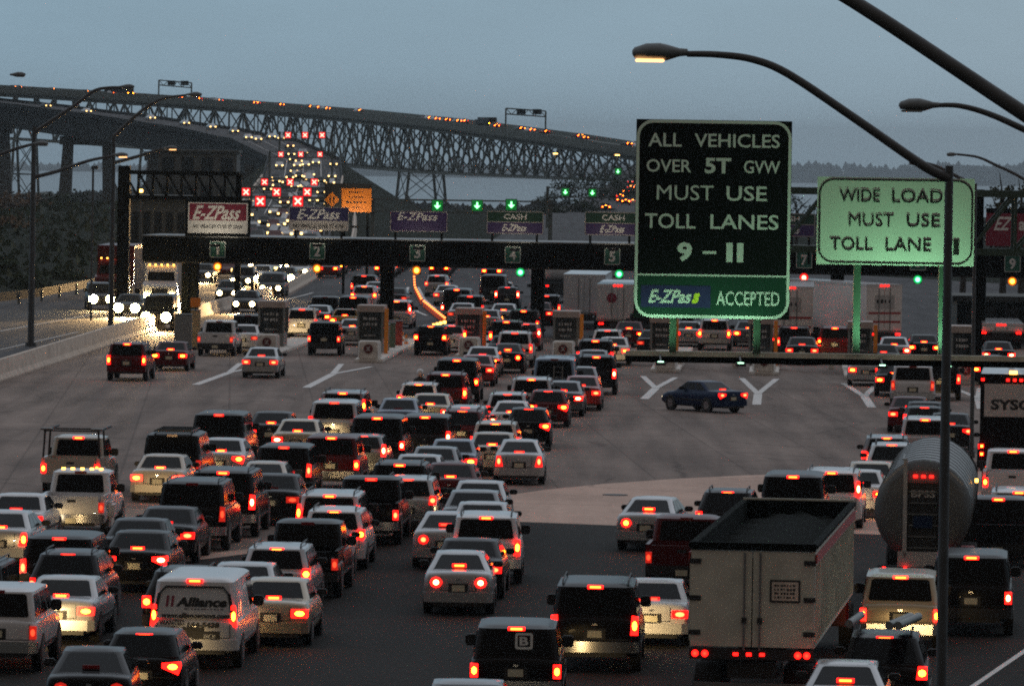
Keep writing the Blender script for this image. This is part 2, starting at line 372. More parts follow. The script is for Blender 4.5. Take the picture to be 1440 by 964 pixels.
# painted markings
p = MB()
def line(a, b, wd, z=.016):
    a, b = Vector(a), Vector(b); d = (b - a).normalized(); n = Vector((d.y, -d.x)) * wd / 2
    p.sheet([tuple(a - n), tuple(a + n), tuple(b + n), tuple(b - n)], z, M_MARK)
for st, fk, l, r in (((275, 541), (322, 524), (338, 511), (352, 518)), ((431, 545), (468, 526), (480, 512), (522, 516)),
                     ((906, 561), (922, 546), (904, 529), (950, 531)), ((1064, 569), (1066, 554), (1043, 532), (1092, 533)),
                     ((1226, 573), (1216, 558), (1186, 539), (1232, 541)), ((1380, 575), (1376, 560), (1342, 546), (1378, 546))):
    line(gp(*st), gp(*fk), .40); line(gp(*fk), gp(*l), .30, .020); line(gp(*fk), gp(*r), .30, .024)
line(gp(1355, 974), gp(1450, 909), .14)
line(gp(0, 466), gp(60, 455), .15, .03); line(gp(60, 455), gp(140, 441), .15, .03); line(gp(0, 492), gp(110, 467), .12, .03)
pts = [gp(574, 404), gp(571, 413), gp(573, 423), gp(579, 432), gp(588, 439), gp(600, 444)]
for a, b in zip(pts, pts[1:]): line(a, b, .22, .03)
pts = [gp(588, 404), gp(592, 412), gp(596, 420), gp(604, 428), gp(612, 434)]
for a, b in zip(pts, pts[1:]): line(a, b, .2, .03)
line(gp(390, 425), gp(440, 412), .2, .03); line(gp(404, 487), gp(440, 479), .2, .03)
for k in range(11, 17):
    for off in (-3.6, 0, 3.6): strip(p, OPP, 9, 13, off - .07, off + .07, .05 , M_MARK) if k == 11 else None
tag(p.build('road_markings', keep=True), kind='structure')
# a manhole lid in the pale concrete
c = at_z(865, 696); q = MB(); q.tube([(c.x, c.y, .012), (c.x, c.y, .03)], .42, mat('cast_iron', (.04, .04, .04), .6), 20)
tag(q.build('manhole_cover', smooth=40), 'round dark iron manhole cover in the pale concrete', 'manhole cover')
# ------------------------------------------------------------------ structures
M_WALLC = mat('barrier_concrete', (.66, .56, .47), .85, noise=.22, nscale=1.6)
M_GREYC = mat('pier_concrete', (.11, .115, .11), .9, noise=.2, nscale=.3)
M_STEEL = mat('bridge_steel', (.15, .18, .175), .8, noise=.2, nscale=.4)
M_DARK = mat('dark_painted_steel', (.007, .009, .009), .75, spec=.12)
M_GALV = mat('galvanised_steel', (.18, .19, .19), .5, .4, noise=.15, nscale=2)
M_POLE = mat('weathered_pole_steel', (.085, .09, .095), .55, .3, noise=.2, nscale=3)
M_GREENST = mat('green_tinted_steel', (.03, .06, .04), .55, noise=.15, nscale=2)

# concrete barrier, jersey profile following BAR
def jersey(P, name, label, h=.95, z=.0):
    mb = MB(); rings = []
    for i, a in enumerate(P):
        d, n = path_frame([(x_, y_) for x_, y_ in P], i); zz = z
        prof = [(-.30, 0), (-.30, .08), (-.17, .3), (-.10, h), (.10, h), (.17, .3), (.30, .08), (.30, 0)]
        rings.append([(a[0] + n.x * u, a[1] + n.y * u, zz + v) for u, v in prof])
    mb.loft(rings, M_WALLC); return tag(mb.build(name, smooth=20), label, 'barrier')
jersey(BAR[:5], 'concrete_barrier', 'long stained concrete barrier wall left of the toll plaza, running down to lane 1', .98)
jersey(BAR[4:], 'concrete_barrier', 'low concrete median between oncoming headlights and the jam past the booths', .8)
gr_ = MB(); P = [at_z(-40, 436), at_z(58, 424), at_z(130, 410), at_z(170, 402)]
rings = []
for a in P: rings.append([(a.x, a.y, .35), (a.x, a.y + .12, .35), (a.x, a.y + .12, .95), (a.x, a.y, .95)])
M_RAILD = mat('weathered_rail', (.035, .035, .033), .8); gr_.loft(rings, M_RAILD)
for a, b in zip(P, P[1:]):
    for t in (0, .33, .66): c = a.lerp(b, t); gr_.box(c.x - .08, c.x + .08, c.y + .12, c.y + .28, 0, .85, M_GALV)
tag(gr_.build('guard_rail'), 'pale metal guard rail along the far edge of the opposite road', 'guard rail')

# ---- near viaduct on concrete portal piers
via = empty('viaduct', (-98, 565, 16.2), 0, 'dark girder viaduct carrying oncoming headlights away to the left', 'bridge')
VP_ = OPP[11:]
VO = VP_[len(VP_) // 2][:3]; via.location = VO
def piece(profile_fn, name, m, parent, P, origin):
    mb = MB(); rings = []
    for i in range(len(P)):
        d, n = path_frame(P, i)
        rings.append([(P[i][0] + n.x * u - origin[0], P[i][1] + n.y * u - origin[1], P[i][2] + v - origin[2]) for u, v in profile_fn(i)])
    mb.loft(rings, m); return mb.build(name, parent)
piece(lambda i: [(-7.5, -.4), (7.5, -.4), (7.5, 0), (-7.5, 0)], 'deck', M_ROAD, via, VP_, VO)
for sgn in (-1, 1):
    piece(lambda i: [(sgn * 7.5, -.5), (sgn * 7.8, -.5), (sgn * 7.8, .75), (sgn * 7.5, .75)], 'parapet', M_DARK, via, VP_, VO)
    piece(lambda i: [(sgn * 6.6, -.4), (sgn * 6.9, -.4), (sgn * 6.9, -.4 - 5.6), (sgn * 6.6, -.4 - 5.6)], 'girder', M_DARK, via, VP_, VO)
mb = MB()
for i in range(len(VP_) - 1):
    a, b = Vector(VP_[i][:3]), Vector(VP_[i + 1][:3])
    for k in range(6):
        c = a.lerp(b, (k + .5) / 6); d = (b - a).normalized(); n = Vector((d.y, -d.x, 0)).normalized()
        mb.beam(c - n * 6.6 - Vector(VO) + Vector((0, 0, -3)), c + n * 6.6 - Vector(VO) + Vector((0, 0, -3)), .3, 3.5, M_DARK)
mb.build('cross_frame', via)
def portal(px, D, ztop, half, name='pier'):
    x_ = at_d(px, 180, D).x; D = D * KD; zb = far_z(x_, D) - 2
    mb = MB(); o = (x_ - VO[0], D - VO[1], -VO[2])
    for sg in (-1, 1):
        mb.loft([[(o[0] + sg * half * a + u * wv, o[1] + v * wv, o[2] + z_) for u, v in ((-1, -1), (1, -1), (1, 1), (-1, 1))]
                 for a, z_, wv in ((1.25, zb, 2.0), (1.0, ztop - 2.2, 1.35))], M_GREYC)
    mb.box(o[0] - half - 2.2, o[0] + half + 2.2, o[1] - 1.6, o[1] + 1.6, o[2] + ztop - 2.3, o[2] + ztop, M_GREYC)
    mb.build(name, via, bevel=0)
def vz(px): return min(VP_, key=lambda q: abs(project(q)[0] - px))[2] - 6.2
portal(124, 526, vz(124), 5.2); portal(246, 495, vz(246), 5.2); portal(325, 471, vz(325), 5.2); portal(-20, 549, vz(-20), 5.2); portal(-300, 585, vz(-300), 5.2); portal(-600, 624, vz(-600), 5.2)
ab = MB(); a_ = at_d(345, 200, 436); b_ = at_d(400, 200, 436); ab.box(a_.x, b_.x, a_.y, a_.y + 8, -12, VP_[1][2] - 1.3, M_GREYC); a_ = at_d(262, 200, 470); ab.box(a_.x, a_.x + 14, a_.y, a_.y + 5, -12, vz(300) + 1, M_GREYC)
tag(ab.build('concrete_abutment'), 'broad grey concrete abutment where the viaduct meets its ramp', 'abutment')
# ramp parapets with guard rail
for sgn, lb in ((-1, 'pale parapet on the outer edge of the climbing headlight ramp'), (1, 'pale parapet on the inner edge of the climbing headlight ramp')):
    mb = MB(); rings = []
    for i in range(9, 12):
        d, n = path_frame(OPP, i)
        rings.append([(OPP[i][0] + n.x * u, OPP[i][1] + n.y * u, OPP[i][2] + v) for u, v in ((sgn * 7.6, 0), (sgn * 7.9, 0), (sgn * 7.9, .85), (sgn * 7.6, .85))])
    mb.loft(rings, M_WALLC); tag(mb.build('ramp_parapet'), lb, 'parapet')

# ---- far truss bridge
TB_px = [(1040, 233, 490, 6), (960, 219, 500, 7), (885, 207, 508, 8.4), (800, 194, 520, 10.6), (710, 182, 535, 12.4), (620, 171, 552, 14.2), (480, 157, 580, 15.5), (360, 147.5, 598, 15.6), (240, 139, 612, 15.6), (120, 131, 622, 15.7), (0, 124, 630, 15.7), (-130, 116, 638, 15.7), (-450, 92, 665, 15.7), (-850, 68, 700, 15.7)]
def resample(pts, step):
    P = [Vector(q) for q in pts]; outp = []
    ds = [0]
    for a, b in zip(P, P[1:]): ds.append(ds[-1] + (b.xy - a.xy).length)
    n = int(ds[-1] / step)
    for k in range(n + 1):
        s_ = ds[-1] * k / n
        for i in range(len(P) - 1):
            if ds[i] <= s_ <= ds[i + 1] + 1e-6:
                outp.append(P[i].lerp(P[i + 1], (s_ - ds[i]) / (ds[i + 1] - ds[i]))); break
    return outp
raw = []
for px, py, D, dep in TB_px:
    q = at_d(px, py, D); raw.append((q.x, q.y, q.z, dep))
TBR = resample(raw, 8.5)
TB = [(q[0], q[1], q[2], q[3]) for q in TBR]
bo = Vector(TB[len(TB) // 2][:3])
tb = empty('truss_bridge', bo, 0, 'long steel deck truss bridge with red tail lights crossing against the sky', 'bridge')
def tpiece(prof, name, m):
    mb = MB(); rings = []
    for i in range(len(TB)):
        d, n = path_frame(TB, i); rings.append([(TB[i][0] + n.x * u - bo.x, TB[i][1] + n.y * u - bo.y, TB[i][2] + v - bo.z) for u, v in prof])
    mb.loft(rings, m); return mb.build(name, tb)
HWB = 5.0
tpiece([(-6, -1.6), (6, -1.6), (6, -.3), (-6, -.3)], 'deck', M_STEEL)
for sgn in (-1, 1): tpiece([(sgn * 6.0, -1.2), (sgn * 6.25, -1.2), (sgn * 6.25, .9), (sgn * 6.0, .9)], 'parapet', M_STEEL)
for sgn in (-1, 1):
    web = MB(); top = []; bot = []
    for i in range(len(TB)):
        d, n = path_frame(TB, i); c = Vector(TB[i][:2]) + n * sgn * HWB - bo.xy
        top.append(Vector((c.x, c.y, TB[i][2] - bo.z - 2.2))); bot.append(Vector((c.x, c.y, TB[i][2] - bo.z - TB[i][3])))
    for i in range(len(TB)):
        web.beam(top[i], bot[i], .36, .36, M_STEEL)
        if i < len(TB) - 1:
            if i % 2: web.beam(top[i], bot[i + 1], .5, .5, M_STEEL)
            else: web.beam(bot[i], top[i + 1], .5, .5, M_STEEL)
            web.beam(top[i], top[i + 1], .6, .8, M_STEEL); web.beam(bot[i], bot[i + 1], .6, .6, M_STEEL)
    web.build('truss_side', tb)
    if sgn == -1: topL, botL = top, bot
    else: topR, botR = top, bot
br = MB()
for i in range(len(TB)):
    br.beam(botL[i], botR[i], .5, .5, M_STEEL); br.beam(topL[i], topR[i], .4, .6, M_STEEL)
    br.beam(topL[i], botR[i], .3, .3, M_STEEL); br.beam(botL[i], topR[i], .3, .3, M_STEEL)
    if i < len(TB) - 1: br.beam(botL[i], botR[i + 1], .35, .35, M_STEEL); br.beam(topL[i], topR[i + 1], .35, .35, M_STEEL)
br.build('sway_bracing', tb)
def tower(i):
    mb = MB(); zb = far_z(*TB[i][:2]) - bo.z - 2
    ft = []
    for tp, sg in ((botL[i], -1), (botR[i], 1), (botL[i + 1], -1), (botR[i + 1], 1)):
        d, n = path_frame(TB, i); f_ = Vector((tp.x + n.x * sg * 2.5, tp.y + n.y * sg * 2.5, zb)); ft.append((tp, f_)); mb.beam(tp, f_, .8, .8, M_STEEL)
    for (a, b), (c_, e_) in ((ft[0], ft[1]), (ft[2], ft[3]), (ft[0], ft[2]), (ft[1], ft[3])):
        N = 3
        for k in range(N):
            t0, t1 = k / N, (k + 1) / N
            mb.beam(a.lerp(b, t0), c_.lerp(e_, t1), .2, .2, M_STEEL); mb.beam(c_.lerp(e_, t0), a.lerp(b, t1), .2, .2, M_STEEL)
            mb.beam(a.lerp(b, t1), c_.lerp(e_, t1), .32, .32, M_STEEL)
    mb.build('lattice_tower', tb)
def near_i(px):
    return min(range(len(TB) - 1), key=lambda i: abs(project(TB[i])[0] - px))
for px in (604, 420, 235, 24): tower(near_i(px))
def bridge_gantry(px0, px1, py0, py1, lb):
    i0, i1 = near_i(px0), near_i(px1); D = (TB[i0][1] + TB[i1][1]) / 2 / KD
    a = at_d(px0, py1, D); b = at_d(px1, py1 + 4, D); h = (py1 - py0) * D / F + .5
    r_ = empty('overhead_gantry', a, 0, lb, 'gantry', 'sign gantries on the truss bridge')
    a0 = Vector((0, 0, 0)); b0 = b - a
    for q in (a0, b0): m_ = MB(); m_.beam(q - Vector((0, 0, 3)), q + Vector((0, 0, h)), .45, .45, M_STEEL); m_.build('post', r_)
    m_ = MB(); m_.beam(a0 + Vector((0, 0, h)), b0 + Vector((0, 0, h)), .35, .35, M_STEEL); m_.beam(a0 + Vector((0, 0, h - 1.5)), b0 + Vector((0, 0, h - 1.5)), .35, .35, M_STEEL)
    for k in range(7): m_.beam(a0.lerp(b0, k / 7) + Vector((0, 0, h - (1.5 if k % 2 else 0))), a0.lerp(b0, (k + 1) / 7) + Vector((0, 0, h - (0 if k % 2 else 1.5))), .2, .2, M_STEEL)
    m_.build('crossbeam', r_)
    for t in (.28, .68):
        c = a0.lerp(b0, t); m_ = MB(); m_.box(c.x - .1, c.x + 2.3, c.y - .35, c.y - .1, h - 1.5, h - .1, M_DARK); m_.build('signal_box', r_)
bridge_gantry(223, 269, 115, 141, 'signal gantry over the left end of the truss bridge, near the tall left lamp')
bridge_gantry(711, 767, 155, 182, 'signal gantry over the middle of the truss bridge, left of the big black sign')

# ---- signs, gantries with lit signals
M_SIGNBLACK = mat('sign_face_black', (.004, .005, .006), .7, spec=.15)
M_SIGNGREEN = mat('sign_face_green', (.008, .052, .032), .45)
M_SIGNPALE = mat('sign_face_pale', (.62, .68, .60), .5, noise=.04, nscale=2)
M_SIGNWHITE = mat('sign_lettering_white', (.78, .80, .78), .5)
M_PURPLE = mat('sign_face_purple', (.05, .03, .13), .45)
M_NAVY = mat('sign_face_navy', (.03, .03, .12), .45)
M_MAROON = mat('sign_face_maroon', (.22, .02, .05), .45)
M_ORANGE = mat('sign_face_orange', (.95, .27, .02), .5)
M_INK = mat('sign_ink_black', (.01, .01, .01), .5)
M_YELLOWMARK = mat('sign_mark_yellow', (.75, .80, .05), .5)
M_PLATEGREY = mat('sign_face_grey', (.45, .44, .43), .5, noise=.1)

def rrect(x0, x1, z0, z1, r, n=6):
    pts = []
    for cx, cz, a0 in ((x1 - r, z1 - r, 0), (x0 + r, z1 - r, 90), (x0 + r, z0 + r, 180), (x1 - r, z0 + r, 270)):
        for k in range(n + 1): a = R(a0 + 90 * k / n); pts.append((cx + r * math.cos(a), cz + r * math.sin(a)))
    return pts
def border(mb, x0, x1, z0, z1, r, wd, y, m):
    o_ = rrect(x0, x1, z0, z1, r); i_ = rrect(x0 + wd, x1 - wd, z0 + wd, z1 - wd, max(.02, r - wd)); n = len(o_)
    vs = [(a, y, b) for a, b in o_] + [(a, y, b) for a, b in i_]
    mb.add(vs, [(k, (k + 1) % n, n + (k + 1) % n, n + k) for k in range(n)], m)
class SignFace:
    """a flat sign at distance D; coordinates given where the photo shows them"""
    def __init__(s, D, px, py): s.D = D; s.px = px; s.py = py; s.o = at_d(px, py, D); s.mb = MB()
    def X(s, px): return (px - s.px) / F * s.D
    def Z(s, py): return -(py - s.py) * s.D / F
    def rect(s, px0, px1, py0, py1, y0, y1, m): s.mb.box(s.X(px0), s.X(px1), y0, y1, s.Z(py1), s.Z(py0), m)
    def text(s, t, px0, px1, py0, py1, m, y=-.012, **k): s.mb.text(t, s.X(px0), s.X(px1), s.Z(py1), s.Z(py0), y, m, **k)

M_CATW = mat('catwalk_grating', (.70, .67, .56), .7, noise=.2, nscale=3)
# big cantilever sign bridge crossing in front of lanes 6 to 11
GD = 50.0
gan = empty('sign_catwalk', at_d(880, 495, GD), 0, 'thin grey catwalk beam crossing in front of the toll booths under both big signs', 'catwalk')
L0 = 0.0; L1 = (1640 - 880) / F * GD
mb = MB(); mb.box(L0, L1, -.05, .95, -.05, .02, M_CATW); mb.box(L0, L1, -.10, -.05, -.08, .05, M_CATW); mb.build('walkway', gan)
mb = MB(); mb.box(L0, L1, .0, .12, -.24, -.09, M_DARK); mb.box(L0, L1, .7, .82, -.24, -.09, M_DARK)
for k in range(28): xx = L0 + (L1 - L0) * k / 27; mb.box(xx - .03, xx + .03, .0, .9, -.09, -.05, M_POLE)
mb.build('support_beam', gan)
mb = MB(); mb.tube([(L1 - .3, .45, -.4), (L1 - .3, .45, -(gan.location.z))], .32, M_POLE, 12); mb.build('post', gan, smooth=40)
lights_at = (928, 1040, 1238, 1330)
for px in lights_at:
    xx = (px - 880) / F * GD; m_ = MB(); m_.beam((xx, -.05, -.04), (xx, -.85, -.18), .04, .04, M_POLE); m_.box(xx - .13, xx + .13, -1.05, -.78, -.28, -.2, M_POLE)
    f_ = m_.build('sign_and_fill_floodlight', gan)
    l_ = MB(); l_.box(xx - .07, xx + .07, -1.0, -.82, -.198, -.185, mat('floodlight_glass', (.6, 1, .75), .3, emit=(.45, 1, .62), es=6)); l_.build('lamp_glass', f_)

s1 = SignFace(GD - .12, 1002, 308)
big = empty('highway_sign', s1.o, 0, 'large black sign reading ALL VEHICLES OVER 5T GVW MUST USE TOLL LANES 9-11', 'sign')
s1.rect(893, 1112, 169, 448, 0, .06, M_SIGNBLACK)
border(s1.mb, s1.X(893.5), s1.X(1111.5), s1.Z(447.5), s1.Z(169.5), .42, .075, -.006, M_SIGNWHITE)
s1.rect(897.5, 1107.5, 386, 388.5, -.006, 0, M_SIGNWHITE)
gp_ = rrect(s1.X(897.6), s1.X(1107.4), s1.Z(443.4), s1.Z(388.6), .34)
gp_ = [(a, min(b, s1.Z(388.6))) for a, b in rrect(s1.X(897.6), s1.X(1107.4), s1.Z(443.4), s1.Z(370), .34)]
s1.mb.add([(a, -.003, b) for a, b in gp_], [tuple(range(len(gp_)))], M_SIGNGREEN)
s1.rect(903, 1001, 402, 433, -.008, -.003, M_NAVY)
B_ = .012
for t, a, b, c_, d_ in (('ALL', 910, 957, 188, 207), ('VEHICLES', 975, 1095, 188, 207), ('OVER', 908, 971, 225, 243), ('5T', 990, 1027, 222, 244), ('GVW', 1045, 1096, 225, 243),
                        ('MUST', 923, 1003, 261, 282), ('USE', 1021, 1078, 261, 282), ('TOLL', 907, 978, 301, 322), ('LANES', 999, 1095, 301, 322)):
    s1.text(t, a, b, c_, d_, M_SIGNWHITE, bold=.03 if t == '5T' else 0 if 'M' in t else B_)
s1.text('9', 953, 974, 341, 368, M_SIGNWHITE, bold=.04); s1.rect(989, 1008, 353, 357, -.012, -.006, M_SIGNWHITE)
s1.text('1', 1022, 1031, 341, 368, M_SIGNWHITE, bold=.045); s1.text('1', 1037, 1046, 341, 368, M_SIGNWHITE, bold=.045)
s1.text('ACCEPTED', 1009, 1098, 409, 429, M_SIGNWHITE, bold=.012)
s1.text('E-ZPas', 913, 977, 408, 427, M_SIGNWHITE, bold=.03, shear=.3); s1.text('s', 974, 987, 412, 427, M_YELLOWMARK, bold=.05, shear=.3)
s1.mb.build('panel', big, keep=True)
for px in (949, 1067):
    m_ = MB(); m_.box(s1.X(px - 5), s1.X(px + 5), .07, .27, s1.Z(496), s1.Z(175), M_GREENST); m_.build('post', big)
s2 = SignFace(GD - .12, 1260, 312)
wid = empty('highway_sign', s2.o, 0, 'pale green-lit sign reading WIDE LOADS MUST USE TOLL LANE 11', 'sign')
s2.rect(1149, 1370, 250, 373, 0, .06, M_SIGNPALE)
border(s2.mb, s2.X(1151), s2.X(1368), s2.Z(371), s2.Z(252), .38, .045, -.006, M_INK)
for t, a, b, c_, d_ in (('WIDE', 1180, 1237, 267, 285), ('LOADS', 1254, 1338, 267, 285), ('MUST', 1194, 1257, 301, 319), ('USE', 1275, 1322, 301, 319), ('TOLL', 1168, 1228, 335, 353), ('LANE', 1246, 1310, 335, 353)):
    s2.text(t, a, b, c_, d_, M_INK, bold=.0 if 'M' in t else .008)
s2.text('1', 1329, 1337, 335, 357, M_INK, bold=.07); s2.text('1', 1341, 1349, 335, 357, M_INK, bold=.07)
s2.mb.build('panel', wid, keep=True)
for px in (1207, 1327):
    m_ = MB(); m_.box(s2.X(px - 5), s2.X(px + 5), .07, .27, s2.Z(497), s2.Z(256), M_GREENST); m_.build('post', wid)
def spot(name, loc, target, energy, col, size, blend=.6, rad=.1, parent=None):
    l = bpy.data.lights.new(name, 'SPOT'); l.energy = energy; l.color = col; l.spot_size = size; l.spot_blend = blend; l.shadow_soft_size = rad
    o = bpy.data.objects.new(name, l); scene.collection.objects.link(o)
    d = Vector(target) - Vector(loc); o.location = loc; o.rotation_euler = d.to_track_quat('-Z', 'Y').to_euler()
    if parent: o.parent = parent
    return o
for px, tpx, tpy, en in ((928, 945, 290, 105), (1040, 1060, 290, 105), (1238, 1210, 300, 400), (1330, 1315, 300, 400)):
    a = at_d(px, 503, GD); a.y -= 1.3; t_ = at_d(tpx, tpy, GD)
    a.z = gan.location.z - .15
    spot('sign_and_fill_beam', a, t_, en, (.42, 1.0, .55), R(115), .8, .12)

# green truss gantry over lanes 9 to 11, further on
M_E = M_GREENST  # green floodlight falling on the truss is put into its colour
gt = empty('overhead_gantry', at_d(1110, 350, 98), 0, 'green truss gantry behind both big signs, over lanes 7 to 11', 'gantry')
g0 = gt.location.copy(); W2 = (1560 - 1030) / F * 98; xa = (1030 - 1110) / F * 98
mb = MB(); top = 82 / F * 98
for yy in (0, 1.8):
    for z_ in (0, top): mb.beam((xa, yy, z_), (xa + W2, yy, z_), .32, .34, M_E)
    for k in range(8):
        x0 = xa + W2 * k / 8; x1 = xa + W2 * (k + 1) / 8
        mb.beam((x0, yy, 0), (x1, yy, top), .16, .16, M_E); mb.beam((x0, yy, 0), (x0, yy, top), .14, .14, M_E)
for k in range(9):
    x0 = xa + W2 * k / 8; mb.beam((x0, 0, 0), (x0, 1.8, 0), .12, .12, M_E); mb.beam((x0, 0, top), (x0, 1.8, top), .12, .12, M_E)
mb.build('truss', gt)
mb = MB(); mb.box((1371 - 1110) / F * 98, (1384 - 1110) / F * 98, .6, 1.2, -g0.z, top + .2, M_DARK); mb.build('post', gt)

# ---- toll canopy (long dark fascia) with lane numbers, signals
CA = at_d(200, 364, 119.4); CB = at_d(900, 376, 118.2); dirc = (CB - CA).normalized(); dirc.z = 0
CE = CA + dirc * ((CB - CA).length * 1.95)
ang = math.atan2(dirc.y, dirc.x)
can = empty('toll_canopy', (CA.x, CA.y, 0), ang, 'long dark toll canopy beam with numbered lanes above the booths', 'canopy')
LEN = (CE - CA).length
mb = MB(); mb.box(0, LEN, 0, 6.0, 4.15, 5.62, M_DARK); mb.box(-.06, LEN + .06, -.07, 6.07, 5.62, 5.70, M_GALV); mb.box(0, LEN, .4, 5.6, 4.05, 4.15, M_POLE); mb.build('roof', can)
def on_canopy(px, off=0.0):     # local x along the canopy front for a photo column
    # ray x = (px-720)/F*y ; point CA + dirc*t + n*off
    k = (unroll(px, 360)[0] - 720) / FR; n = Vector((-dirc.y, dirc.x))
    ax, ay = CA.x + n.x * off, CA.y + n.y * off
    return (k * ay - ax) / (dirc.x - k * dirc.y)
for px in (262, 274, 545, 757, 968, 1178, 1378):
    t = on_canopy(px, 1.2); m_ = MB(); ww = .22 if px in (262, 274) else .38
    m_.box(t - ww, t + ww, .9, 1.6, 0, 4.1, M_DARK); m_.build('column', can)
M_NUM = mat('lane_number_green', (.02, .13, .09), .5)
M_SIG = {'amber': mat('signal_amber', (1, .5, .05), .4, emit=(1, .46, .03), es=12), 'green': mat('signal_green', (.1, 1, .4), .4, emit=(.12, 1, .40), es=8), 'red': mat('signal_red', (1, .05, .03), .4, emit=(1, .12, .07), es=16)}
M_SIGO = {'amber': mat('signal_amber_halo', (.5, .2, .02), .4, emit=(1, .20, .01), es=.9), 'green': mat('signal_green_halo', (.02, .3, .1), .4, emit=(.02, 1, .22), es=.5), 'red': mat('signal_red_halo', (.4, .02, .02), .4, emit=(1, .01, .01), es=1.2)}  # dim outer glow imitates the halo around each lane light
for num, px, py, sx, sy, colr in (('1', 306, 348, 306, 370, 'amber'), ('2', 446, 350, 446, 373, 'amber'), ('3', 587, 352, 586, 376, 'amber'), ('4', 721, 355, 732, 379, 'green'), ('5', 861, 357, 871, 381, 'green'),
                                  ('7', 1131, 362, 1131, 385, 'red'), ('8', 1291, 363, 1291, 387, 'green'), ('9', 1424, 365, 1424, 388, 'amber'), ('6', 1000, 360, 1000, 383, 'green')):
    t = on_canopy(px, -.1); z = 4.9
    n_ = MB(); n_.box(t - .48, t + .48, -.10, -.075, z - .48, z + .5, M_NUM); border(n_, t - .47, t + .47, z - .47, z + .49, .08, .03, -.104, M_SIGNWHITE)
    n_.text(num, t - (.08 if num == '1' else .19), t + (.08 if num == '1' else .19), z - .3, z + .32, -.106, M_SIGNWHITE, bold=.03)
    np_ = n_.build('lane_sign', None, keep=True); np_.parent = None
    if num in '1234589': tag(np_, 'small green square sign with number %s on the dark canopy' % num, 'lane sign', 'lane number signs')
    else: tag(np_, 'small green lane sign hidden behind the big signs', 'lane sign', 'lane number signs')
    np_.location = can.location; np_.rotation_euler = can.rotation_euler
    t = on_canopy(sx, -.3); z = 3.88
    root = empty('traffic_signal', can.matrix_basis @ Vector((t, 0, 0)) if False else (CA.x + dirc.x * t, CA.y + dirc.y * t, z), ang,
                 'round %s lane light hanging under the canopy below number %s' % (colr, num), 'signal', 'lane lights under the canopy')
    h_ = MB(); h_.box(-.22, .22, -.22, .1, -.25, .27, M_TRIM); h_.beam((0, 0, .25), (0, .1, .45), .06, .06, M_TRIM); h_.build('housing', root)
    l_ = MB(); l_.tube([(0, -.25, 0), (0, -.222, 0)], .25, M_SIGO[colr], 16); l2_ = l_.build('lens', root); l_ = MB(); l_.tube([(0, -.28, 0), (0, -.252, 0)], .13, M_SIG[colr], 14); l_.build('bulb', l2_)
    h_ = MB(); h_.tube([(0, -.45, .03), (0, -.23, .03)], .27, M_TRIM, 16, caps=False); h_.build('visor', root)

# signs standing on the canopy
def canopy_sign(D, x0, x1, y0, y1, lb, fn, catn='sign'):
    s = SignFace(D, (x0 + x1) / 2, y1); r = empty('toll_lane_sign', s.o, 0, lb, catn, 'payment signs above the toll canopy')
    fn(s); s.mb.build('panel', r, keep=True)
    m_ = MB()
    for px in (x0 + 8, x1 - 8): m_.box(s.X(px) - .07, s.X(px) + .07, .16, .3, -1.4, s.Z(y0 + 2), M_DARK)
    m_.build('bracket', r)
def f1(s):
    s.rect(260, 352, 281, 333, .06, .15, M_DARK); s.rect(264, 348, 285, 328, 0, .06, M_SIGNWHITE); s.rect(266, 346, 286.5, 310, -.006, 0, M_MAROON)
    s.text('E-ZPass', 270, 341, 289, 309, M_SIGNWHITE, bold=.025, shear=.35); s.text('NO VEHICLES OVER 5T GVW', 271, 341, 316, 321, M_INK, y=-.006, bold=.03)
canopy_sign(119.2, 264, 348, 285, 330, 'white and maroon E-ZPass sign above lane 1, leftmost of the canopy signs', f1)
def f2(s):
    s.rect(406, 490, 291, 324, .0, .08, M_PLATEGREY); s.rect(407, 489, 292, 310, -.006, 0, M_NAVY); s.text('E-ZPass', 417, 480, 294, 308, M_SIGNWHITE, bold=.02, shear=.35)
    s.text('NO VEHICLES OVER 5T GVW', 412, 484, 315, 321, M_INK, y=-.006, bold=.03)
canopy_sign(119.0, 408, 488, 292, 331, 'navy and grey E-ZPass sign above lane 2', f2)
def f3(s):
    s.rect(548, 629, 297, 326, 0, .08, M_PURPLE); border(s.mb, s.X(548.3), s.X(628.7), s.Z(325.7), s.Z(297.3), .1, .04, -.006, M_PLATEGREY)
    s.text('E-ZPass', 558, 617, 299, 310, M_SIGNWHITE, bold=.02, shear=.35)
canopy_sign(118.8, 548, 629, 297, 334, 'purple E-ZPass sign with an empty lower half above lane 3', f3)
def fc(x0, x1, y0, y1):
    def f(s):
        ym = y0 + (y1 - y0) * .48
        s.rect(x0, x1, y0, ym, 0, .08, M_SIGNGREEN); s.rect(x0, x1, ym, y1, 0, .08, M_PURPLE); border(s.mb, s.X(x0 + .3), s.X(x1 - .3), s.Z(y1 - .3), s.Z(y0 + .3), .1, .04, -.006, M_PLATEGREY)
        s.rect(x0 + .5, x1 - .5, ym - .5, ym + .5, -.006, 0, M_PLATEGREY)
        cx = (x0 + x1) / 2; s.text('CASH', cx - 16, cx + 16, y0 + 4, ym - 4, M_SIGNWHITE, bold=.02); s.text('E-ZPass', cx - 19, cx + 18, ym + 3, y1 - 4, M_SIGNWHITE, bold=.02, shear=.35)
    return f
canopy_sign(118.5, 684, 763, 297, 336, 'green CASH over purple E-ZPass sign above lane 4', fc(684, 764, 297, 329))
canopy_sign(118.2, 822, 893, 298, 338, 'green CASH over purple E-ZPass sign above lane 5, beside the big black sign', fc(822, 902, 298, 331))
canopy_sign(117.6, 1106, 1146, 299, 338, 'dark CASH and E-ZPass sign half hidden between the two big signs', fc(1070, 1146, 300, 333))
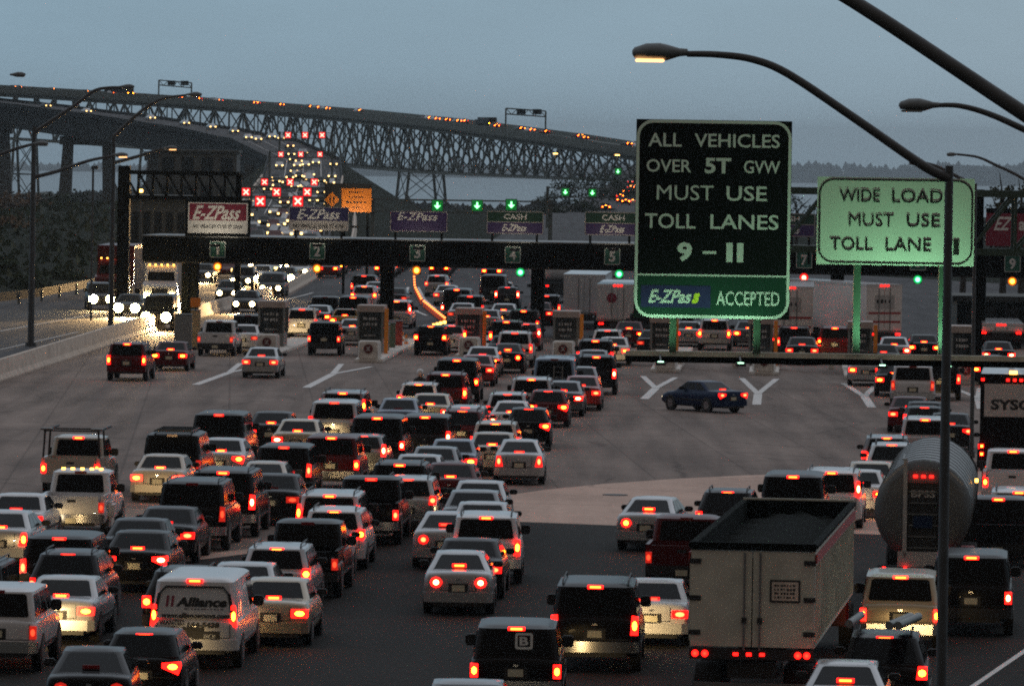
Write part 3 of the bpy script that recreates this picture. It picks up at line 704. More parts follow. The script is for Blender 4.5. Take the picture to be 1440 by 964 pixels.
def f9(s):
    s.rect(1386, 1470, 293, 346, 0, .08, M_MAROON); s.rect(1386, 1470, 293, 300, -.004, 0, M_SIGNBLACK)
    s.text('EZ', 1397, 1424, 305, 324, M_SIGNWHITE, bold=.02, shear=.35); s.text('and', 1432, 1462, 306, 324, M_SIGNWHITE, bold=.03)
canopy_sign(116.8, 1386, 1466, 293, 352, 'dark red EZ sign seen through the green gantry at the right edge', f9)
# orange work-zone signs
s = SignFace(150, 489, 300); r = empty('roadworks_sign', s.o, 0, 'orange text panel and orange diamond on a dark board above the jam', 'sign')
s.rect(456, 522, 258, 266, .02, .2, M_TRIM); s.rect(456, 480, 266, 296, .02, .2, M_TRIM); s.rect(480, 522, 265, 298, 0, .08, M_ORANGE)
for k, (t, a, b) in enumerate((('ROAD WORK', 490, 512), ('NEXT EXIT', 491, 511), ('USE CAUTION', 487, 515), ('SLOW', 494, 508))): s.mb.dashes(s.X(a), s.X(b), s.Z(271.5 + k * 7), s.Z(269 + k * 7), -.006, M_INK, 6, k)
d_ = [(466.5, 270.5), (477.5, 281), (466.5, 291.5), (455.5, 281)]
s.mb.add([(s.X(a), -.002, s.Z(b)) for a, b in d_], [(0, 1, 2, 3)], M_ORANGE)
for xo in (464, 469): s.rect(xo - .9, xo + .9, 276, 286, -.012, -.004, M_INK)
s.mb.build('panel', r, keep=True); m_ = MB()
for px in (484, 517): m_.box(s.X(px) - .1, s.X(px) + .1, .1, .3, -s.o.z, s.Z(268), M_DARK)
m_.build('post', r)
for px_, py_, D_, en_ in ((500, 281, 150, 260), (306, 306, 119.2, 110), (448, 306, 119, 70), (589, 310, 118.8, 60), (724, 312, 118.5, 60), (862, 312, 118.2, 60)):  # floodlights and beams added to brighten these signs
    q_ = at_d(px_, py_ + 34, D_); q_.y -= 2.6; t_ = at_d(px_, py_, D_)
    fl = MB(); fl.box(q_.x - .3, q_.x + .3, q_.y + .1, q_.y + .4, q_.z - .25, q_.z - .08, M_TRIM); fl.beam((q_.x, q_.y + .4, q_.z - .2), (q_.x, q_.y + 2.5, q_.z - .1), .05, .05, M_TRIM)
    tag(fl.build('sign_and_fill_floodlight', None), 'small added dark floodlight on a bracket in front of the sign above lane or work zone', 'floodlight', 'added fill floodlights of the payment and work signs')
    spot('sign_and_fill_beam', q_, t_, en_, (1, .86, .66), R(100), .8, .12)
# small plates and roadside boxes beyond the canopy
for px, py, wv, hv, D, m_0, lb in ((509, 309, 11, 12, 160, M_PLATEGREY, 'small pale square sign left of the purple sign'), (524, 324, 11, 14, 150, M_PLATEGREY, 'small pale upright sign right above canopy number 3'),
                                  (641, 287, 17, 16, 189, M_PLATEGREY, 'pale square sign between two green arrows'), (695, 290, 12, 8, 189, mat('sign_face_salmon', (.7, .35, .28), .5), 'salmon pink plate between green arrows')):
    s = SignFace(D, px, py); s.rect(px - wv / 2, px + wv / 2, py - hv / 2, py + hv / 2, 0, .06, m_0); s.text('EXIT', px - wv * .3, px + wv * .3, py - hv * .2, py + hv * .1, M_INK, y=-.004) if False else None
    s.mb.box(-.05, .05, .07, .17, -s.o.z, s.Z(py), M_POLE); tag(s.mb.build('road_sign', None), lb, 'sign')
# lane-control signals: red crosses and green arrows
M_X = mat('red_cross_lit', (1, .3, .25), .4, emit=(1, .45, .33), es=3.2); M_XB = mat('red_signal_field', (.3, .0, .0), .4, emit=(1, .02, .025), es=1.3)
M_G = mat('green_arrow_lit', (.2, 1, .3), .4, emit=(.2, 1, .3), es=5); M_GB = mat('green_signal_field', (0, .12, .03), .4, emit=(.02, 1, .15), es=.12)
def lane_signal(px, py, D, kind, lb, size=.95, sym=None):
    o = at_d(px, py, D); r = empty('lane_signal', o, 0, lb, 'signal', 'lane control signals on the gantries')
    h = size / 2; m_ = MB(); m_.box(-h - .06, h + .06, 0, .3, -h - .06, h + .06, M_TRIM); m_.box(-h, h, -.02, 0, -h, h, M_XB if kind == 'x' else M_GB); m_.build('housing', r)
    m_ = MB(); k = h * .62; t = size * .15
    if kind == 'x':
        m_.beam((-k, -.04, -k), (k, -.04, k), .02, t, M_X); m_.beam((-k, -.06, k), (k, -.06, -k), .02, t, M_X)
    else:
        m_.box(-t * .5, t * .5, -.05, -.03, -.05, k, M_G); m_.add([(-k, -.04, .0), (k, -.04, .0), (0, -.04, -k)], [(0, 1, 2)], M_G); m_.add([(-k, -.055, .0), (k, -.055, .0), (0, -.055, -k)], [(0, 1, 2)], M_G)
    m_.build('lit_symbol', r, keep=True)
rows = [(195, 283, (366, 419), 'nearest'), (240, 270, (346, 389, 432), 'second'), (296, 256, (372, 408, 442), 'third'), (383, 217, (395, 423, 450), 'fourth'), (430, 190, (405, 429, 453), 'farthest')]
side = {2: ('left', 'right'), 3: ('left', 'middle', 'right')}
for D, py, pxs, nm in rows:
    for k, px in enumerate(pxs): lane_signal(px, py, D, 'x', 'red cross lane signal, %s of the %s row of crosses' % (side[len(pxs)][k] + ('most' if side[len(pxs)][k] != 'middle' else ' one'), nm), .98 if D < 400 else 1.25)
for px, py, D, lb in ((615, 289, 190, 'green arrow signal left of the pale square plate'), (671, 289, 190, 'green arrow signal right of the pale square plate'), (719, 288, 190, 'green arrow signal above the CASH sign of lane 4'),
                      (795, 270, 270, 'left of two green arrows against the dark trees'), (833, 271, 270, 'right of two green arrows against the dark trees'), (869, 241, 420, 'tiny far green signal high beside the black sign')):
    lane_signal(px, py, D, 'a', lb, 1.0 if D < 300 else 1.3)
def gantry(px0, px1, D, py_top, py_bot, lb, posts, zg=0):
    a = at_d(px0, py_bot, D); b = at_d(px1, py_bot, D); r = empty('overhead_gantry', a, 0, lb, 'gantry', 'lane signal gantries beyond the booths')
    L = b.x - a.x; h = (py_bot - py_top) * D / F; m_ = MB(); n = max(4, int(L / 1.6))
    for yy in (.5, 1.5):
        m_.beam((0, yy, 0), (L, yy, 0), .14, .14, M_STEEL); m_.beam((0, yy, h), (L, yy, h), .14, .14, M_STEEL)
        for k in range(n): m_.beam((L * k / n, yy, 0 if k % 2 else h), (L * (k + 1) / n, yy, h if k % 2 else 0), .08, .08, M_STEEL)
    m_.build('truss', r)
    for px in posts: m_ = MB(); xx = (px - px0) / F * D; m_.box(xx - .2, xx + .2, .6, 1.4, -a.z + zg - .3, h + .2, M_STEEL); m_.build('post', r)
gantry(330, 470, 195.6, 276, 291, 'signal gantry carrying the two nearest red crosses', (332, 468))
gantry(318, 462, 240.6, 263, 278, 'signal gantry carrying the second row of red crosses', (320, 460))
gantry(352, 462, 296.6, 250, 262, 'signal gantry carrying the third row of red crosses', (353, 461))
gantry(378, 468, 383.6, 213, 221, 'signal gantry on the ramp with the fourth row of crosses', (379, 467), 4)
gantry(392, 468, 430.6, 186, 194, 'farthest signal gantry at the top of the headlight ramp', (393, 467), 7)
gantry(520, 776, 190.6, 280, 297, 'long thin truss gantry carrying three green arrows', (524, 774))
gantry(768, 905, 270.6, 264, 277, 'truss gantry carrying two green arrows before the trees', (770, 903))
gantry(850, 905, 420.6, 236, 246, 'small far gantry under the last green signal', (851, 904))

# ---- dark truss sign support at the left with wide truss
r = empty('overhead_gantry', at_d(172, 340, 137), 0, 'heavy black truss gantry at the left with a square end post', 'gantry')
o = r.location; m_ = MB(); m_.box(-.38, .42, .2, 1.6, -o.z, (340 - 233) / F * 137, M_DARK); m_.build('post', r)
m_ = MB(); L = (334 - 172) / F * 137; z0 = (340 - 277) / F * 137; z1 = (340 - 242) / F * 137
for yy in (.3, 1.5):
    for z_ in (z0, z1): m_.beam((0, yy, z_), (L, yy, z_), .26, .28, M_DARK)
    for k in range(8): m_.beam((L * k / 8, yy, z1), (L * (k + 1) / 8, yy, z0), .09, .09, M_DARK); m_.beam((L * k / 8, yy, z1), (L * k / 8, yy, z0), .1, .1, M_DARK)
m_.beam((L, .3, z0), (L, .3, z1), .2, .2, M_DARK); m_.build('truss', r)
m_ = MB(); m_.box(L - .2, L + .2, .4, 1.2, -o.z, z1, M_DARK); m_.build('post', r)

# ---- toll booths and islands
M_BOOTHH = mat('booth_header', (.42, .34, .30), .6, noise=.1); M_BOOTHW = mat('booth_wall', (.20, .21, .20), .6); M_BOOTHG = mat('booth_glass', (.02, .025, .025), .12)
M_ISL = mat('island_concrete', (.66, .62, .57), .8, noise=.2, nscale=2); M_OPOST = mat('orange_post', (.9, .30, .03), .5); M_EMB = mat('round_emblem', (.12, .02, .02), .6)
def island(hx, hy0, wpx, gx, gy, lane, orange=True, D=None):
    nose = at_z(gx, gy); H = 2.5
    Db = nose.y + 9; q_ = at_d(hx, hy0, Db / KD); x_h = q_.x; ww = wpx / FR * Db; zt = q_.z
    rot = rz_for(1120)
    r = empty('toll_island', nose, rot, 'raised concrete island with a blunt pale nose in front of the booth beside lane %s' % lane, 'island', 'concrete islands of the toll booths')
    m_ = MB(); m_.slab([(-.75, .3), (-.45, 0), (.45, 0), (.75, .3), (.85, 34), (-.85, 34)], 0, .18, M_ISL); m_.build('kerb', r, bevel=.03)
    m_ = MB(); m_.loft([[(-.50, .25, .18), (.50, .25, .18), (.62, 1.5, .18), (-.62, 1.5, .18)], [(-.46, .38, 1.1), (.46, .38, 1.1), (.6, 1.5, 1.12), (-.6, 1.5, 1.12)]], M_ISL); m_.build('crash_nose', r, bevel=.06)
    m_ = MB(); m_.tube([(.0, .30, .72), (.0, .25, .72)], .24, M_EMB, 16); m_.text('X', -.12, .12, .6, .84, .245, M_PLATEGREY, bold=.05); m_.build('round_marker', r)
    inv = Euler((0, 0, rot)).to_matrix().to_4x4().inverted()
    b0 = Vector((x_h, Db, 0)); r2 = empty('toll_booth', (b0.x, b0.y, .18), rot, 'small dark-windowed toll booth with pinkish header board, beside lane %s' % lane, 'toll booth', 'toll booths under the canopy')
    hw = ww / 2; m_ = MB()
    m_.box(-hw, hw, .05, 2.4, 0, .75, M_BOOTHW)
    for sx in (-1, 1):
        for yy in (.05, 2.3): m_.box(sx * hw - .06, sx * hw + .06, yy, yy + .12, .75, zt - .5, M_BOOTHW)
    m_.build('booth_body', r2)
    m_ = MB(); m_.box(-hw + .06, hw - .06, .09, 2.32, .76, zt - .52, M_BOOTHG)
    for k, (t) in enumerate((('CARS', 'ONLY'), ('EXACT', 'CHANGE'), ('STOP', 'PAY TOLL'))[int(lane) % 3]): m_.dashes(-hw * .6, hw * .6, zt - .95 - k * .3, zt - .78 - k * .3, .08, M_PLATEGREY, 5, k + int(lane))
    [m_.dashes(-hw * .5, hw * .5, .9 - k * .0 + .28 * k, 1.0 + .28 * k, .08, M_PLATEGREY, 6, k) for k in (0,)]; m_.build('window', r2, keep=False)
    m_ = MB(); m_.box(-hw - .08, hw + .08, -.05, 2.5, zt - .5, zt - .16, M_BOOTHH); m_.build('header_board', r2)
    if orange:
        m_ = MB(); m_.box(hw + .12, hw + .32, -.1, .1, -.0, zt - .3, M_OPOST); tag_ = m_.build('marker_post', r2)
island(382, 424, 35, 374, 500, '1', False); island(521, 430, 34, 517, 510, '2'); island(659, 434, 34, 658, 504, '3'); island(796, 438, 33, 791, 510, '4')
island(931, 445, 30, 935, 524, '5'); island(1070, 447, 31, 1074, 528, '6'); island(1210, 453, 31, 1209, 533, '7'); island(1354, 459, 30, 1358, 541, '8', False)
# lane 2/3 extra barrels, cabinets
def cabinet(px, gy, wv, h, m_0, lb, nm='equipment_cabinet', c_='cabinet'):
    a = at_z(px, gy); r = MB(); r.box(a.x - wv / 2, a.x + wv / 2, a.y, a.y + .8, 0.02, h, m_0); r.box(a.x - wv / 2 - .03, a.x + wv / 2 + .03, a.y - .03, a.y + .83, h, h + .06, M_GALV); tag(r.build(nm, bevel=.02), lb, c_)
cabinet(534, 497, 1.0, 1.55, mat('cabinet_pale', (.33, .33, .30), .6, noise=.1), 'pale upright cabinet on the island beside lane 2')
cabinet(549, 493, .5, 1.5, mat('cabinet_green', (.12, .17, .11), .6), 'narrow green cabinet right of the pale cabinet')
cabinet(556, 490, .75, 1.5, mat('cabinet_red', (.35, .06, .05), .6, noise=.3), 'red and white cabinet right of the narrow green one')
cabinet(257, 492, .9, 1.9, mat('cabinet_grey', (.22, .23, .23), .6), 'tall grey cabinet at the foot of the left canopy column')
cabinet(274, 491, .5, 2.1, mat('cabinet_tan', (.5, .38, .22), .6, noise=.2), 'tan cabinet under a small orange panel left of the white pickup')
a = at_z(274, 492); r = MB(); r.box(a.x - .28, a.x + .28, a.y - .06, a.y - .02, 2.35, 2.85, M_ORANGE); r.box(a.x - .03, a.x + .03, a.y - .02, a.y + .03, 2.1, 2.85, M_POLE); tag(r.build('small_sign'), 'small orange panel above the tan cabinet left of the white pickup', 'sign')
# barrier arms with red and white stripes between the right islands
M_STR = bpy.data.materials.new('striped_arm'); M_STR.use_nodes = True
n_ = M_STR.node_tree; wv = n_.nodes.new('ShaderNodeTexWave'); wv.wave_type = 'BANDS'; wv.bands_direction = 'DIAGONAL'; wv.inputs['Scale'].default_value = .8
cr = n_.nodes.new('ShaderNodeValToRGB'); cr.color_ramp.interpolation = 'CONSTANT'; cr.color_ramp.elements[1].position = .5; cr.color_ramp.elements[0].color = (.35, .03, .02, 1); cr.color_ramp.elements[1].color = (.6, .55, .5, 1)
tcn = n_.nodes.new('ShaderNodeTexCoord'); n_.links.new(tcn.outputs['Object'], wv.inputs['Vector']); n_.links.new(wv.outputs[0], cr.inputs[0]); n_.links.new(cr.outputs[0], n_.nodes['Principled BSDF'].inputs['Base Color'])
for px0, px1, py, lb in ((955, 1040, 503, 'striped red and white gate arm between the islands of lanes 5 and 6'), (1092, 1178, 506, 'striped red and white gate arm between the islands of lanes 6 and 7')):
    a = at_d(px0, py, 104); b = at_d(px1, py, 102); r = empty('gate_arm', a, 0, lb, 'gate arm', 'striped gate arms closing lanes')
    m_ = MB(); m_.beam((0, 0, 0), b - a, .12, .42, M_STR); m_.build('arm', r); m_ = MB(); m_.box(-.2, .2, .1, .6, -a.z, .3, M_ISL); m_.box((b - a).x - .15, (b - a).x + .15, .1, .5, -a.z, .2, M_ISL); m_.build('post', r)
# delineator posts and little amber warning lamps beyond lane 3
M_DOR = mat('delineator_orange_glow', (.85, .12, .04), .5, emit=(1, .12, .04), es=.25)  # emission stands in for brake light caught by the orange posts
def delin(pxa, pya, pxb, pyb, n): return [(pxa + (pxb - pxa) * k / (n - 1), pya + (pyb - pya) * k / (n - 1)) for k in range(n)]
proto = None
pts = delin(582, 388, 583, 404, 5) + delin(584, 408, 592, 424, 6) + delin(596, 428, 625, 452, 12)
for k, (px, py) in enumerate(pts):
    a = at_z(px, py + 5)
    if proto is None:
        proto = empty('delineator_post', a, 0, 'slim orange lane delineator with added glow in the curved row beyond lane 3', 'delineator', 'curved row of orange delineators beyond lane 3')
        m_ = MB(); m_.tube([(0, 0, .06), (0, 0, .42)], [.05, .045], M_DOR, 8); m_.build('tube', proto, smooth=40)
        m_ = MB(); m_.tube([(0, 0, 0), (0, 0, .06)], .14, M_TRIM, 8); m_.build('base', proto)
        m_ = MB(); m_.tube([(0, 0, .42), (0, 0, .54)], .075, mat('delineator_reflector_glow', (1, .3, .1), .5, emit=(1, .22, .05), es=4), 8); m_.build('lamp', proto); index_children(proto)  # glowing cap added in place of light thrown back by a reflector
    else: c = copy_tree(proto); c.location = a
proto = None
for k, (px, py) in enumerate([(585, 479), (585, 474), (590, 468), (594, 463), (600, 461), (605, 459.5), (610, 457.5), (615, 456), (620, 454.5), (625, 453), (588, 471), (612, 459)]):
    a = at_z(px, py + 12)
    if proto is None:
        proto = empty('warning_lamp_post', a, 0, 'small amber warning lamp on a short post in front of the delineators', 'warning lamp', 'string of amber warning lamps at lane 3')
        m_ = MB(); m_.tube([(0, 0, 0), (0, 0, .45)], .05, M_TRIM, 6); m_.build('post', proto); m_ = MB(); m_.tube([(0, 0, .45), (0, 0, .62)], .09, M_AMBER, 8); m_.build('lamp', proto); index_children(proto)
    else: c = copy_tree(proto); c.location = a
proto = None
for px, py, lb in ((571, 488, 'orange traffic cone with white collar beside the dark car in lane 3'), (566, 484, 'orange traffic cone beside the red and white cabinet')):
    a = at_z(px, py); r = empty('traffic_cone', a, 0, lb, 'traffic cone'); m_ = MB(); m_.box(-.2, .2, -.2, .2, 0, .04, M_TRIM); m_.build('base', r)
    m_ = MB(); m_.tube([(0, 0, .04), (0, 0, .3), (0, 0, .3), (0, 0, .5), (0, 0, .5), (0, 0, .75)], [.16, .11, .11, .075, .075, .03], M_ORANGE, 12); m_.tube([(0, 0, .3), (0, 0, .5)], [.113, .078], M_SIGNWHITE, 12, caps=False); m_.build('cone', r, smooth=40)

# ---- street lamps
def cobra(D, pole_px, top_py, arm_pts, head_px0, head_px1, head_py, lit, lb, pr=.085, base_z=0.0, ar=.055, group='street lamps with curved arms', second=None):
    top = at_d(pole_px, top_py, D); base = Vector((top.x, D, base_z)); base.y = top.y; r = empty('street_lamp', base, 0, lb, 'street lamp', group)
    m_ = MB(); m_.tube([(0, 0, 0), (0, 0, top.z - base_z)], [pr * 1.25, pr * .8], M_POLE, 12); m_.tube([(0, 0, 0), (0, 0, .25)], pr * 2, M_POLE, 8); m_.build('pole', r, smooth=40)
    arms = [(arm_pts, head_px0, head_px1, head_py, lit)] + ([second] if second else [])
    for ap, h0, h1, hy, li in arms:
        pts = [at_d(x_, y_, D) - base for x_, y_ in ap]
        # smooth the bend
        sm = []
        for i in range(len(pts) - 1):
            p0, p1, p2, p3 = pts[max(i - 1, 0)], pts[i], pts[i + 1], pts[min(i + 2, len(pts) - 1)]
            for k in range(5):
                t = k / 5; sm.append(.5 * ((2 * p1) + (p2 - p0) * t + (2 * p0 - 5 * p1 + 4 * p2 - p3) * t * t + (3 * p1 - p0 - 3 * p2 + p3) * t ** 3))
        sm.append(pts[-1]); m_ = MB(); m_.tube(sm, [ar * 1.35 - ar * .55 * k / len(sm) for k in range(len(sm))], M_POLE, 10); m_.build('arm', r, smooth=50)
        a = at_d(h0, hy, D) - base; b = at_d(h1, hy, D) - base; L = b - a; m_ = MB()      # a = outer tip, b = arm end
        rings = []; u = abs(L.x)
        for t, wv, z0, z1 in ((0, .05, -.02, .03), (.04, .11, -.075, .07), (.25, .165, -.09, .125), (.5, .17, -.10, .13), (.62, .14, -.11, .11), (.85, .08, -.055, .06), (1, .055, -.045, .05)):
            c = a + L * t; k = u / .75
            rings.append([(c.x, c.y + wv * k * math.cos(q), c.z + k * (z1 if math.sin(q) > 0 else -z0) * math.sin(q)) for q in [2 * math.pi * j / 12 for j in range(12)]])
        m_.loft(rings, M_LAMPHEAD); m_.build('lamp_head', r, smooth=50)
        c0 = a + L * .06; c1 = a + L * .58; k = u / .75; m_ = MB()
        m_.box(min(c0.x, c1.x), max(c0.x, c1.x), c0.y - .12 * k, c0.y + .12 * k, c0.z - .125 * k, c0.z - .085 * k, M_LAMPON if li else M_LAMPOFF); m_.build('lens', r, bevel=.012 * k)
M_LAMPHEAD = mat('lamp_head_grey', (.16, .18, .19), .6, .1, noise=.15, nscale=8)
M_LAMPON = mat('sodium_lamp_lit', (1, .6, .3), .4, emit=(1, .50, .2), es=2.6); M_LAMPOFF = mat('lamp_glass_unlit', (.25, .25, .24), .3)
M_LAMPHOT = mat('sodium_lamp_bright', (1, .6, .2), .4, emit=(1, .55, .12), es=9)
cobra(28, 1335, 233, [(1335, 250), (1300, 234), (1200, 165), (1110, 105), (1060, 84), (1010, 77), (966, 76)], 889, 967, 74, True, 'nearest street lamp, thick pole before the pale sign, arm over the black sign, lit strip', .072)
cobra(17.5, 1760, 330, [(1760, 345), (1600, 262), (1440, 160), (1200, 2), (1080, -60), (960, -85)], 850, 965, -88, False, 'thick lamp arm cutting across the top right corner', .085, ar=.062)
cobra(38, 1560, 235, [(1560, 240), (1440, 182), (1390, 160), (1350, 149), (1320, 148)], 1264, 1321, 148, False, 'unlit street lamp head right of the nearest lamp, arm leaving the frame', .08)
cobra(78, 1520, 300, [(1520, 305), (1440, 252), (1400, 232), (1375, 221), (1346, 217)], 1331, 1348, 217, False, 'small distant lamp arm at the right edge above the gantry', .09)
cobra(75, 1372, 258, [(1372, 262), (1340, 245), (1318, 234), (1300, 229), (1296, 229)], 1278, 1297, 229, False, 'small lamp behind the nearest pole just over the pale sign', .07)
cobra(109, 48, 178, [(48, 186), (80, 165), (108, 146), (132, 128), (152, 123.5), (170, 123)], 189, 168, 122, False, 'tall grey left lamp post with an upper unlit arm and a lower amber arm', .15, second=([(48, 249), (80, 241), (125, 226), (160, 219)], 180, 158, 218, True), ar=.09)
cobra(118, 160, 190, [(160, 192), (185, 168), (210, 148), (232, 138), (262, 134)], 284, 262, 133, False, 'left lamp post beside the black truss gantry, amber lamp on its lower arm', .14, second=([(160, 229), (190, 221), (215, 213), (230, 209)], 249, 230, 208, True), ar=.09)
cobra(100, -70, 170, [(-70, 172), (-40, 135), (-20, 112), (-5, 106)], 36, 14, 105, False, 'lamp head entering at the left edge above the viaduct', .14, ar=.09, second=([(-70, 240), (-20, 224), (20, 210), (45, 203)], 68, 46, 202, False))
m_ = MB(); a = at_d(131, 238, 125); m_.tube([(a.x, a.y, 0), (a.x, a.y, a.z)], .07, M_POLE, 8); m_.box(a.x - .12, a.x + .3, a.y - .1, a.y + .1, a.z, a.z + .22, M_POLE); tag(m_.build('camera_post'), 'thin plain post with a small box on top, between the two left lamps', 'post')
# far amber lamps on posts
for px, py, D, hot, lb in ((781, 216, 500, 1, 'tiny amber lamp before the truss bridge, farther from the black sign'), (868, 218, 480, 1, 'tiny amber lamp before the truss bridge, closer to the black sign'), (198, 268, 150, 0, 'tiny amber lamp inside the black truss'),
                      (243, 211, 117, 2, ''), (173, 217, 108, 2, '')):
    a = at_d(px, py, D)
    if hot == 2: continue
    r = empty('street_lamp', (a.x, a.y + .3, 0), 0, lb, 'street lamp', 'tiny amber lamps in the distance')
    m_ = MB(); m_.tube([(0, 0, -20 if D > 400 else 0), (0, 0, a.z)], .1 if D > 400 else .05, M_POLE, 6); m_.beam((0, 0, a.z), (0, -.8, a.z + .1), .1, .1, M_POLE); m_.build('pole', r)
    k = D / 500; m_ = MB(); m_.box(-.55 * k, .55 * k, -1.0, -.5, a.z - .12, a.z + .1, M_LAMPHOT); m_.build('lamp', r)

# ---- buildings at the left, and the dark plaza building at the right
M_BLDG = mat('pale_render', (.13, .14, .14), .85, noise=.12, nscale=.5); M_WIN = mat('building_window', (.02, .025, .03), .15)
def building(x0, x1, y0, y1, D, dep, lb, cols, rowsn, zb=-3, m0=None):
    a = at_d(x0, y1, D); b = at_d(x1, y1, D); top = CH - (y0 - HY) / F * D; r = empty('service_building', (a.x, a.y, 0), 0, lb, 'building')
    L = b.x - a.x; zt = at_d((x0 + x1) / 2, y0, D).z; m_ = MB(); m_.box(0, L, 0, dep, zb, zt, m0 or M_BLDG); m_.build('wall', r)
    m_ = MB(); m_.box(-.3, L + .3, -.3, dep + .3, zt, zt + .35, M_GREYC); m_.build('roof', r)
    for i in range(cols):
        for j in range(rowsn):
            cw = L / cols; ch = (zt - max(zb, .8)) / rowsn; xx = cw * (i + .5); zz = max(zb, .8) + ch * (j + .5)
            m_ = MB(); m_.box(xx - cw * .3, xx + cw * .3, -.06, -.003, zz - ch * .32, zz + ch * .32, M_WIN); f_ = m_.build('window', r)
building(182, 262, 281, 335, 165, 8, 'pale low service building with tall dark window bays behind the black truss', 5, 1)
building(222, 332, 214, 276, 300, 12, 'large pale grey block building behind the black truss', 4, 2, -8)
building(1345, 1530, 425, 500, 120, 7, 'dark service building with a row of pale square windows at the right edge', 6, 1, 0, mat('dark_cladding', (.03, .035, .03), .7))
for i, px in enumerate((1382, 1402, 1426)):
    pass

# ---- vegetation
M_LEAF = mat('dark_foliage', (.035, .055, .03), .9, noise=.5, nscale=.6); M_LEAF2 = mat('olive_foliage', (.07, .075, .03), .9, noise=.4, nscale=.6); M_RUST = mat('autumn_foliage', (.14, .09, .05), .9, noise=.4, nscale=.6); M_BARK = mat('tree_bark', (.05, .045, .04), .9)
def crown_faces(mb, c, rx, ry, rz, n, ls, m):
    for _ in range(n):
        u = Vector((random.gauss(0, 1), random.gauss(0, 1), random.gauss(0, 1))).normalized() * (random.random() ** .4)
        q = Vector((c[0] + u.x * rx, c[1] + u.y * ry, c[2] + u.z * rz)); s_ = ls * random.uniform(.6, 1.4)
        a = Vector((random.uniform(-1, 1), random.uniform(-1, 1), random.uniform(-1, 1))).normalized() * s_
        b = a.orthogonal().normalized() * s_ * .7; b.rotate(Matrix.Rotation(random.uniform(0, 6), 3, a.normalized()))
        mb.add([q - a, q + b, q + a, q - b], [(0, 1, 2, 3)], m)
def tree(px, D, py_top, wpx, lb, m=None, n=700, zb=None, group='trees around the plaza', bare=.0):
    q_ = at_d(px, py_top, D); x_ = q_.x; top = q_.z; W = wpx / F * D / 2; D = q_.y; zb = far_z(x_, D) if zb is None else zb; H = top - zb
    r = empty('tree', (x_, D, zb), 0, lb, 'tree', group); t_ = MB()
    t_.tube([(0, 0, 0), (.1, 0, H * .35), (0, .1, H * .8)], [H * .022 + .06, H * .016 + .04, .05], M_BARK, 7)
    for k in range(7):
        a = k * 2.4; z_ = H * (.3 + .07 * k); t_.tube([(0, 0, z_), (math.cos(a) * W * .45, math.sin(a) * W * .45, z_ + H * .12), (math.cos(a) * W * .8, math.sin(a) * W * .8, z_ + H * .2)], [.09, .06, .02], M_BARK, 5)
    t_.build('trunk', r, smooth=50); c_ = MB(); nb = 11
    for k in range(nb):
        a = k * 2.39996; rr = W * .62 * math.sqrt((k + .3) / nb); z_ = H * (.42 + .48 * random.random())
        s_ = W * random.uniform(.32, .52) * (1.15 - .5 * (z_ / H - .4)); crown_faces(c_, (rr * math.cos(a), rr * math.sin(a), z_), s_, s_, s_ * .8, n // nb, max(.12, W * .055), m or M_LEAF)
    c_.build('crown', r, keep=True)
tr = [(-10, 170, 372, 120), (40, 150, 395, 90), (95, 160, 388, 80), (5, 250, 322, 110), (75, 260, 330, 90), (140, 265, 340, 70), (20, 380, 290, 120), (90, 390, 285, 100), (165, 400, 300, 90), (215, 330, 318, 80), (130, 420, 296, 90)]
nm_ = ['near', 'middle', 'farther']
for k, (px, D, py, wd) in enumerate(tr):
    tree(px, D, py, wd, 'dark bushy tree below the viaduct at the left, seen as one dim clump', M_LEAF if k % 3 else M_RUST if D > 240 else M_LEAF, 700)
for k, (px, D, py, wd) in enumerate([(770, 395, 268, 44), (800, 385, 252, 60), (835, 395, 246, 62), (865, 400, 240, 60), (895, 405, 244, 70), (780, 330, 296, 50), (820, 335, 290, 66), (850, 345, 300, 50), (930, 400, 250, 70), (700, 420, 310, 60), (735, 410, 300, 60)]):
    tree(px, D, py, wd, 'dark tree in the clump left of the big black sign, under the bridge', M_LEAF, 700, zb=min(0, far_z((px - 720) / F * D, D * KD)))
tree(1412, 140, 226, 44, 'tall thin-leaved tree rising over the gantry at the right edge', M_LEAF2, 520, zb=0)
tree(1438, 150, 236, 40, 'second olive tree cut by the right edge over the gantry', M_LEAF2, 500, zb=0)
tree(1356, 150, 240, 22, 'small tree top just over the right corner of the pale sign', M_LEAF, 300, zb=0)
for px, D, py, wd in ((1120, 200, 262, 60), (1165, 210, 270, 60), (1240, 215, 262, 60), (1310, 200, 268, 50), (1400, 190, 282, 70), (1440, 185, 270, 60), (1080, 220, 268, 50)):
    tree(px, D, py, wd, 'dark tree behind the green gantry and the trailers', M_LEAF, 500, zb=0)
# rough grass and low scrub on the left slope, nobody could count it
ug = MB()
for _ in range(5200):
    y_ = random.uniform(330, 1150); x_ = -38 - random.random() * (y_ * .075 + 14) - max(0, (y_ - 700) * .01); s_ = random.uniform(.15, .75) * (1.5 if random.random() < .12 else 1); z_ = far_z(x_, y_)
    a_ = random.uniform(0, 3.1); d_ = Vector((math.cos(a_), math.sin(a_), 0)) * s_
    ug.add([Vector((x_, y_, z_ - .05)) - d_, Vector((x_, y_, z_ - .05)) + d_, Vector((x_ + random.uniform(-.3, .3), y_, z_ + s_ * random.uniform(.7, 1.5)))], [(0, 1, 2)], M_LEAF if random.random() < .7 else M_LEAF2)
tag(ug.build('undergrowth', keep=True), 'rough dark grass and scrub on the slope left of the opposite road', 'undergrowth', kind='stuff')
